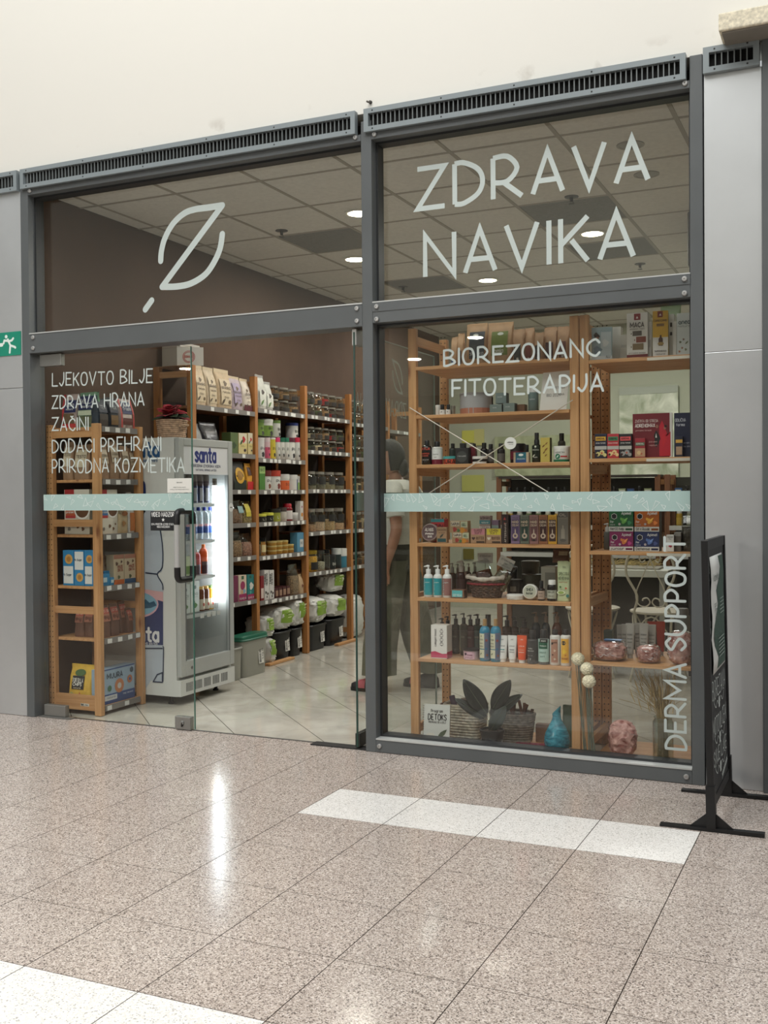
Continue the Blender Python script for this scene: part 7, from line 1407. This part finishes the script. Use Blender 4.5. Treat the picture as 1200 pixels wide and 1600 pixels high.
PL(pouch, 'nut_bag', 'tied clear bag of nuts on the lowest shelf of second bay', 'bag', 455, 469, 882, 1, 5, d=.07, col=(130, 104, 76), clear=True, seed=150)
PL(pouch, 'nut_bag', 'cream bag of chips beside the tied nut bag', 'bag', 469, 479, 897, 1, 5, d=.06, col=(186, 160, 126), seed=151, shapes=[('blob', .5, .4, .25, (110, 60, 40))])
# third bay and beyond: jars
C5 = ((486, 497), (497.5, 508), (508.5, 519), (519.5, 531), (532, 544.5))
jar_rows(2, 0, C5, 2, [BRN, HRB, TAN, DRD, (80, 60, 44)], 'top of third bay', .105, lab=DL)
jar_rows(2, 1, C5, 2, [HRB, CRM, BRN, TAN, DRD], 'second shelf of third bay', .105, lab=DL)
jar_rows(2, 2, ((486, 499), (500, 514), (515, 529), (530, 543)), 1, [(110, 104, 84), (96, 90, 70), (130, 120, 90)], 'third shelf of third bay', .16, lab=(.3, .72, (36, 36, 34)), level=.35)
jar_rows(2, 3, ((486, 497), (498, 513), (514, 529), (530, 544)), 1, [(186, 150, 116), (190, 160, 130), (176, 146, 104)], 'fourth shelf of third bay', .20, lab=(.42, .72, (34, 33, 32)), level=.45)
for k, (u0, u1, vt, fn, kw, lb) in enumerate(((488, 502, 860, jar, dict(fill=(200, 150, 40), level=.85, label=(.1, .45, (36, 34, 32)), lid=(176, 150, 60)), 'yellow filled jar with black label on the lowest shelf of third bay'), (502.5, 511, 860, jar, dict(fill=(176, 170, 150), level=.5, lid=(90, 90, 86)), 'pale filled jar beside the yellow one'), (511.5, 518, 859, jar, dict(fill=(60, 56, 50), level=.8, lid=(40, 40, 40)), 'dark filled jar on the lowest shelf of third bay'), (518.5, 528, 868, tin, dict(col=(40, 44, 42), lid=(36, 38, 38), txt=[('bio', .5, .3, .2, (190, 190, 180), .5)]), 'low black tub lettered bio'), (528.5, 536, 857, tin, dict(col=(44, 56, 56), lid=(200, 204, 200), lh=.3), 'dark tub with white lid on the lowest shelf'), (536.5, 545, 857, tin, dict(col=(60, 120, 140), lid=(206, 208, 204), lh=.4), 'blue tub with white lid beside the third post'))):
    PL(fn, 'tub' if fn is tin else 'storage_jar', lb, 'tub' if fn is tin else 'jar', u0, u1, vt, 2, 4, **kw)
D4 = ((552, 559), (560, 567), (568, 575), (576, 583))
for k, (h, f) in enumerate(((.11, [BRN, TAN]), (.11, [HRB, BRN]), (.14, [TAN, CRM]), (.16, [CRM, TAN]), (.12, [TAN, BRN]))): jar_rows(3, k, D4, 2 if k < 2 else 1, f, SN[k]+' shelf of fourth bay', h, lab=DL)
for k, (y, w_, h_, z_, c, fn, lb) in enumerate(((4.83, .20, .26, 1.62, (150, 130, 100), pouch, 'brown paper bag on the fifth bay seen past the open door'), (5.10, .24, .20, 1.62, (60, 70, 84), carton, 'blue grey picture box on the fifth bay seen past the open door'), (4.9, .3, .30, 1.25, (26, 26, 27), carton, 'black board lettered with white lines on the fifth bay'), (5.25, .2, .24, 1.25, (120, 110, 90), pouch, 'beige bag behind the black lettered board'))):
    t = thing('stock_box' if fn is carton else 'stock_bag', lb, 'box' if fn is carton else 'bag', (XF-.12, y, z_+LIFT), PI/2)
    if fn is carton: carton(t, w_, h_, .06, col=c, txt=[('ULJE KANABIS', .5, .75, .08, (190, 190, 186), .8), ('NARUDZBA', .5, .55, .08, (190, 190, 186), .7), ('PONUDA', .5, .28, .08, (190, 190, 186), .5)] if k == 2 else [], shapes=[('blob', .5, .5, .3, (120, 130, 130))] if k == 1 else [])
    else: pouch(t, w_, h_, .1, col=c, seed=160+k)
# ---------------------------------------------------------------- bins, sacks and tubs on the floor along the wall
def bin_(u0, u1, vt, vb, label, col=(12, 12, 13), lidc=None, wall=False, sign=True, xfr=-4.36, depth=.27):
    p0, p1 = at(u0, vb, 0, xfr), at(u1, vb, 0, xfr); w = abs(p1.y-p0.y)*.96; ym = (p0.y+p1.y)/2; h = at((u0+u1)/2, vt, 0, xfr).z
    t = thing('storage_bin', label, 'bin', (xfr-depth/2, ym, .0012), PI/2)
    n = 24
    def ring(f, s): return [(w/2*s*math.copysign(abs(math.cos(a))**.35, math.cos(a)), depth/2*s*math.copysign(abs(math.sin(a))**.35, math.sin(a)), h*f) for a in [2*PI*i/n for i in range(n)]]
    mb = MB().loft([ring(0, .86), ring(.02, .88), ring(.9, .985), ring(1, 1.0), ring(1, .96), ring(.1, .84)]); mb.build('body', CLEARBIN if wall else C(col, .45), t)
    MB().tube([(p[0]*1.01, p[1]*1.01, h-.008) for p in ring(1, 1)], .009, 6, True).build('rim', C(col if not lidc else lidc, .45), t)
    if lidc: MB().loft([ring(1.0, 1.04), ring(1.06, 1.04), ring(1.09, .96), ring(1.09, .3)]).build('lid', C(lidc, .4), t)
    if sign:
        q = B(-.035+w*.2, .035+w*.2, -.0015, 0, 0, .15).build('paper_label', PAPER, t, (0, -depth/2*.95-.004, h*.28), (-.06, 0, 0))
        mb = MB(); flat(mb, text_lines('BRASNO HELJDA', .022, .13)[0], .003, (w*.2-.004, -.0022, .075), (0, 0, 1), (-1, 0, 0), False); flat(mb, text_lines('5 kg bio', .018, .09)[0], .0025, (w*.2+.026, -.0022, .075), (0, 0, 1), (-1, 0, 0), False) ; mb.build('lettering', C((40, 40, 40), .6), q)
    return t, h, w
CLEARBIN = C((150, 150, 140), .35)
bn = []
for k, (u0, u1, vt, vb) in enumerate(((432, 458, 986, 1029), (459, 474, 981, 1023), (484, 514, 975, 1016), (515, 542, 966, 1005))):
    bn.append(bin_(u0, u1, vt, vb, 'black plastic bin with white paper label, %s of four in the row' % ORD[k]))
bin_(380, 421, 996, 1051, 'translucent grey tub with green lid beside the fridge', (150, 150, 142), (34, 100, 78), True, True, -4.19, .13)
bin_(364, 380, 1012, 1056, 'small translucent tub with dark handle next to the fridge', (140, 140, 132), None, True, False, -4.19, .13)
SACK = C((206, 206, 200), .55, 0, .03, 14, .35); LIME = C((128, 160, 60), .5)
def sack(label, y, z, sx, sy, sz, seed, tilt=(0, 0, 0), x=-4.45, lab=True):
    t = thing('flour_sack', label, 'sack', (x, y, z), tilt)
    MB().loft(blob_rings(sx, sy, sz, seed, 44, 26, .04, .55, 0, .13, 10)).build('sack', SACK, t)
    if lab:
        R_s = blob_rings(sx, sy, sz, seed, 44, 26, .04, .55, 0, .13, 10); V = []; K = [40, 42, 0, 2, 4]; M_ = range(12, 20)
        for i in M_:
            for k in K: p = R_s[i][k]; V.append((p[0]+.006, p[1]*1.01, p[2]+.004))
        n_ = len(K); m = MB().add(V, [(r*n_+k, r*n_+k+1, (r+1)*n_+k+1, (r+1)*n_+k) for r in range(len(M_)-1) for k in range(n_-1)]); m.smooth = True; o = m.build('green_label', LIME, t)
        mm = MB(); c = R_s[16][0]
        for f, h in ((.0, .03), (-.028, .016), (-.05, .016)): flat(mm, [[(-sy*.28, 0), (sy*.28*(1 if f else .8), 0)]], h*.35, (c[0]+.012, c[1], c[2]+f+.02), (0, 1, 0), U_, False)
        mm.build('print_lines', C((206, 214, 170), .5), o)
    return t
for k, (t, h, w) in enumerate(bn):
    sack('white flour sack with green label lying in the %s black bin' % ORD[k], t.location.y, h+.022, .13, min(w*.56, .135), (.185, .225, .215, .19)[k], 200+k, (0, .12, .12*(k % 2)), x=-4.465)
sack('white sack with green label standing on the floor beside the first bin', at(424, 1030, 0, -4.36).y-.02, .002, .12, .075, .21, 211, x=-4.44)
sack('white sack with green label lying on top of the standing sack', at(424, 1000, 0, -4.36).y-.03, .215, .11, .085, .17, 212, x=-4.45)
sack('big white flour sack with green label leaning against the third post', 3.61, .475, .105, .14, .180, 213, (0, .12, 0), x=-4.495)
sack('crumpled tall white sack on the floor past the third post', 4.02, .005, .13, .15, .40, 214, x=-4.50, lab=False)
for k, (y0, y1) in enumerate(((2.22, 2.62), (3.42, 3.80))):
    o = thing('floor_board', 'short pine board lying on the floor before the %s bins' % ('first', 'last')[k], 'board', (-4.33, (y0+y1)/2, .0012)); B(-.018, .03, -(y1-y0)/2, (y1-y0)/2, 0, .02).build('board', PINE(1), o, bevel=.003)

# ---------------------------------------------------------------- chalkboard stand in front of the right panel
ch = thing('chalkboard_stand', 'black framed chalkboard stand with a poster, before the right panel', 'sign', (-.566, -.39, 0), (0, -.020, 0))
BLK = C((18, 18, 19), .5); CHB = C((24, 26, 27), .55, 0, .15, 8)
for y in (-.27, .27):
    B(-.013, .013, y-.014, y+.014, .012, 1.155).build('post', BLK, ch, bevel=.002)
    B(-.20, .20, y-.016, y+.016, .0, .013).build('foot_bar', BLK, ch, (0, 0, .001), (0, .020, 0) and 0)
    for s in (-1, 1): MB().prism([(s*.012, y-.003, .014), (s*.085, y-.003, .014), (s*.012, y-.003, .075)], (0, .006, 0)).build('gusset', BLK, ch)
    B(-.018, .018, y-.018, y+.018, .014, .18).build('socket', BLK, ch)
B(-.010, .010, -.255, .255, 1.115, 1.155).build('frame_rail', BLK, ch); B(-.010, .010, -.255, .255, .085, .125).build('frame_rail', BLK, ch)
B(-.006, .006, -.255, .255, .125, 1.115).build('board', CHB, ch)
po = MB(); xs = .0085
n = 10; V = []
for k in range(n+1):
    z = 1.085-.475*k/n
    for y in (-.215, .165): V.append((xs+.010*abs(math.sin(k*.9))*.6, y+.012*k/n, z))
po.add(V, [(2*k, 2*k+1, 2*k+3, 2*k+2) for k in range(n)]); po.smooth = True; p_ = po.build('poster', C((206, 208, 204), .5), ch); md = p_.modifiers.new('thickness', 'SOLIDIFY'); md.thickness = .001
wv = [(-.01, .0), (.02, .10), (-.03, .2), (-.10, .30), (-.06, .42), (-.14, .52), (-.20, .62), (-.19, .78), (-.10, .9), (-.12, 1.0)]
V = []
for k, (a, f) in enumerate(wv):
    z = 1.078-.46*f; x = xs+.010*abs(math.sin(f*9.0))*.6+.0022
    V += [(x, max(-.20, a+.04), z), (x, .168, z)]
g_ = MB().add(V, [(2*k, 2*k+1, 2*k+3, 2*k+2) for k in range(len(wv)-1)]); g_.smooth = True; g_.build('green_print', C((40, 74, 60), .5), p_)
o = MB()
for z in (.90, .885, .87, .855, .84): flat(o, [[(.0, 0), (.12, .0)]], .003, (xs+.011, 0, z), (0, 1, 0), U_, False)
for z in (.74, .725, .71, .695, .68, .665): flat(o, [[(-.06, 0), (.11, .0)]], .003, (xs+.011, 0, z), (0, 1, 0), U_, False)
o.build('white_print', C((176, 190, 182), .5), p_)
o = MB()
for s, y, z, h in (('Kozmetika', -.10, .985, .028), ('od 1.6.', -.08, .955, .014), ('popust', -.13, .88, .02), ('20', -.12, .83, .04)): flat(o, text_lines(s, h)[0], h*.14, (xs+.011, y, z), (0, 1, 0), U_, False)
o.build('dark_print', C((70, 84, 76), .5), p_)
CK = C((196, 204, 200), .8); o = MB(); rj = random.Random(2)
for s, z, h, w in (('BOREZANA', .505, .075, .40), ('MOTOVILCEM', .355, .07, .42), ('SVIJETLAKE', .235, .06, .40)):
    L, _ = text_lines(s, h, w, .05); flat(o, L, .0055, (.0068, -.0, z), (0, 1, 0), U_)
for z in (.465, .318, .195):
    flat(o, [[(-.012, 0), (-.012, .03), (.012, .03), (.012, 0), (-.012, 0)], [(0, -.004), (0, .034)]], .012, (.0068, 0, z-.012), (0, 1, 0), U_)
    for s in (-1, 1): flat(o, [smooth([(s*.03, .0), (s*.06, .018), (s*.10, -.004), (s*.14, .012), (s*.16, .03), (s*.14, .036)], 3)], .004, (.0068, 0, z), (0, 1, 0), U_)
for k in range(9): flat(o, [[(.06+.02*k, .0), (.075+.02*k, .02+.004*(k % 3))], [(.055+.02*k, .022), (.08+.02*k, .008)]], .006, (.0068, -.02, .135+.004*k), (0, 1, 0), U_)
for y, z in ((-.21, 1.02), (-.20, .99), (-.22, .80), (-.22, .77), (.2, .98), (.205, .94), (.2, .90)): flat(o, [smooth([(0, 0), (.015, .02), (.0, .035), (-.015, .055)], 3)], .006, (.0068, y, z), (0, 1, 0), U_)
o.build('chalk_writing', CK, ch)
# ---------------------------------------------------------------- the person walking past inside
PBX, PBY = -2.965, 1.71
pn = thing('person', 'person in white T-shirt and wide olive trousers walking left inside the shop', 'person', (PBX, PBY, 0))
SKIN = C((176, 128, 104), .5, 0, .05, 20)
sk = {}; sv = []; se = []; sr = []
def J(name, p, r, par=None):
    sk[name] = len(sv); sv.append(p); sr.append(r)
    if par: se.append((sk[par], sk[name]))
J('pelvis', (0, 0, .93), (.125, .10)); J('spine', (.0, 0, 1.10), (.115, .09), 'pelvis'); J('chest', (.01, 0, 1.29), (.13, .10), 'spine'); J('neck0', (0, 0, 1.43), (.055, .055), 'chest'); J('neck1', (-.025, 0, 1.52), (.05, .05), 'neck0')
for s, nm in ((-1, 'l'), (1, 'r')):
    f = 1 if s < 0 else -.4
    J('sh'+nm, (.035, s*.165, 1.385), .058, 'chest'); J('el'+nm, (.095*f, s*.225, 1.12), .041, 'sh'+nm); J('fa'+nm, (.085*f-.01, s*.235, 1.04), .040, 'el'+nm); J('wr'+nm, (.045*f-.02, s*.235, .885), .027, 'fa'+nm)
    J('pa'+nm, (.03*f-.02, s*.232, .835), (.030, .020), 'wr'+nm)
    bx = .03*f-.02
    for i, (dx, ln) in enumerate(((-.026, .070), (-.009, .080), (.008, .075), (.024, .060))):
        J('f%d%s' % (i, nm), (bx+dx, s*.230, .800), .0105, 'pa'+nm); J('g%d%s' % (i, nm), (bx+dx-.004, s*.222, .800-ln*.5), .0092, 'f%d%s' % (i, nm)); J('h%d%s' % (i, nm), (bx+dx-.010, s*.208, .800-ln*.92), .0075, 'g%d%s' % (i, nm))
    J('t0'+nm, (bx-.038, s*.222, .838), .0115, 'pa'+nm); J('t1'+nm, (bx-.052, s*.212, .802), .0095, 't0'+nm)
    kx, ax = (-.07, -.125) if s < 0 else (.07, .17)
    J('hp'+nm, (0, s*.085, .88), .085, 'pelvis'); J('kn'+nm, (kx, s*.10, .49), .058, 'hp'+nm); J('an'+nm, (ax, s*.135, .10), .038, 'kn'+nm)
me = bpy.data.meshes.new('body'); me.from_pydata(sv, se, []); me.materials.append(SKIN); body = link('body', me, pn)
md = body.modifiers.new('skin', 'SKIN'); md.use_smooth_shade = True
for i, d in enumerate(me.skin_vertices[0].data):
    r = sr[i]; d.radius = r if isinstance(r, tuple) else (r, r); d.use_root = (i == 0)
body.modifiers.new('smooth', 'SUBSURF').levels = 1; body.modifiers['smooth'].render_levels = 1
# head: skull with brow, nose, chin; facing -x
bm = bmesh.new(); bmesh.ops.create_uvsphere(bm, u_segments=28, v_segments=20, radius=1)
for v in bm.verts:
    x, y, z = v.co; fx = -x
    sx = .098*(1+.02*fx); sy = .076; sz = .118
    px_, py_, pz_ = x*sx, y*sy*(1-.18*max(0, -z)), z*sz
    if fx > .5 and -.75 < z < .3: px_ -= .006*(fx-.5)
    if fx > .80 and abs(y) < .35 and -.42 < z < .12: px_ -= .022*(1-abs(y)/.35)*(1-abs(z+.2)/.36 if abs(z+.2) < .36 else 0)
    if z < -.45 and fx > .2: px_ -= .014*fx
    v.co = (px_, py_, pz_)
me = bpy.data.meshes.new('head'); bm.to_mesh(me); bm.free(); me.materials.append(SKIN)
for p in me.polygons: p.use_smooth = True
hd_ = link('head', me, pn, (-.055, 0, 1.605), (0, -.10, 0))
for s in (-1, 1):
    MB().lathe([(0, 0), (.017, .002), (.019, .007), (.012, .010), (.006, .006), (0, .006)], 16, sx=.72, sy=1.45).build('ear', SKIN, hd_, (.012, s*.070, -.005), (s*PI/2, 0, 0))
    MB().lathe([(0, 0), (.010, .001), (.0, .003)], 12, sx=1, sy=.6, axis=0).build('eye', C((60, 44, 38), .3), hd_, (-.092, s*.030, .012), (0, 0, PI if s else 0))
B(-.101, -.094, -.022, .022, -.068, -.060).build('mouth', C((150, 86, 80), .5), hd_, bevel=.002)
HAIR = C((20, 16, 15), .7, 0, .3, 60, .5)
bm = bmesh.new(); bmesh.ops.create_uvsphere(bm, u_segments=28, v_segments=18, radius=1)
dl = [v for v in bm.verts if (v.co.z < .22 and v.co.x < .10) or v.co.z < -.80 or (v.co.x < -.45 and v.co.z < .62)]
bmesh.ops.delete(bm, geom=dl, context='VERTS')
for v in bm.verts: v.co = (v.co.x*.110+.002, v.co.y*.086, v.co.z*.128)
me = bpy.data.meshes.new('hair'); bm.to_mesh(me); bm.free(); me.materials.append(HAIR)
for p in me.polygons: p.use_smooth = True
hr = link('hair', me, pn, (-.052, 0, 1.608), (0, -.10, 0)); md = hr.modifiers.new('thickness', 'SOLIDIFY'); md.thickness = .012
MB().loft(blob_rings(.030, .034, .12, 3, 18, 10, .05, .9)).build('hair_bun', HAIR, pn, (.050, 0, 1.475))
TS_ = C((206, 204, 194), .8, 0, .04, 18, .3)
def oring(z, cx, rx, ry, n=24, cy=0, j=0, ph=0): return [(cx+(rx+j*math.sin(5*2*PI*k/n+ph))*math.cos(2*PI*k/n), cy+(ry+j*math.sin(4*2*PI*k/n+ph))*math.sin(2*PI*k/n), z) for k in range(n)]
MB().loft([oring(1.01, .012, .128, .180, j=.006, ph=1), oring(1.03, .012, .128, .181, j=.006, ph=1), oring(1.12, .01, .122, .178, j=.007, ph=2.2), oring(1.22, .01, .122, .180, j=.004, ph=3), oring(1.32, .012, .124, .186), oring(1.385, .015, .118, .195), oring(1.43, .008, .085, .135), oring(1.452, .0, .070, .085)], False).build('t_shirt', TS_, pn)
for s, f in ((-1, 1), (1, -.4)):
    P = [(.03, s*.135, 1.395), (.042, s*.185, 1.36), (.06*f+.015, s*.215, 1.27), (.075*f+.012, s*.225, 1.20)]
    MB().tube(P, [.068, .070, .064, .062], 16).build('sleeve', TS_, pn)
TR_ = C((98, 98, 82), .8, 0, .08, 14, .4)
MB().loft([oring(.84, .0, .125, .180), oring(.92, .0, .128, .178), oring(1.0, .01, .120, .160), oring(1.03, .01, .112, .148)]).build('trousers_waist', C((74, 74, 66), .8), pn)
for s, kx, ax in ((-1, -.07, -.115), (1, .07, .16)):
    MB().loft([oring(.90, .0, .115, .095, cy=s*.085), oring(.70, kx*.5, .112, .100, cy=s*.095, j=.006), oring(.49, kx, .118, .105, cy=s*.10, j=.008), oring(.30, kx+(ax-kx)*.5, .118, .108, cy=s*.118, j=.010), oring(.115, ax+.02, .118, .105, cy=s*.132, j=.012)]).build('trouser_leg', TR_, pn)
    sh = []
    for x, w, h, z0 in ((.075, .030, .055, .0), (.05, .040, .085, 0), (0, .041, .085, 0), (-.06, .044, .062, 0), (-.12, .045, .045, 0), (-.16, .034, .034, 0), (-.178, .012, .02, .004)):
        sh.append([(x, w*math.cos(a), .022+z0+max(0, math.sin(a))*h+min(0, math.sin(a))*.006) for a in [2*PI*k/14 for k in range(14)]])
    so = MB().loft(sh).build('shoe', C((40, 36, 38), .6), pn, (ax+.0, s*.14, 0))
    MB().loft([[(p[0]*1.02, p[1]*1.06, .001) for p in [(r[0][0], w_, 0) for r, w_ in zip(sh, (.03, .041, .042, .045, .046, .035, .013))]+[(r[0][0], -w_, 0) for r, w_ in list(zip(sh, (.03, .041, .042, .045, .046, .035, .013)))[::-1]]], [(p[0]*1.02, p[1]*1.06, .022) for p in [(r[0][0], w_, 0) for r, w_ in zip(sh, (.03, .041, .042, .045, .046, .035, .013))]+[(r[0][0], -w_, 0) for r, w_ in list(zip(sh, (.03, .041, .042, .045, .046, .035, .013)))[::-1]]]]).build('sole', C((30, 28, 28), .6), so)
    MB().loft([[(x, w*math.cos(a)*1.03, .024+max(0, math.sin(a))*h*1.04) for a in [PI*k/10 for k in range(11)]] for x, w, h in ((-.06, .044, .062), (-.09, .045, .054), (-.12, .045, .046))], False).build('shoe_stripe', C((170, 84, 92), .6), so)
MB().tube([(.025+.030*math.cos(a), -.236+.030*math.sin(a), .895) for a in [2*PI*k/16 for k in range(16)]], .0022, 6, True).build('bracelet', C((160, 130, 90), .4, .5), pn)
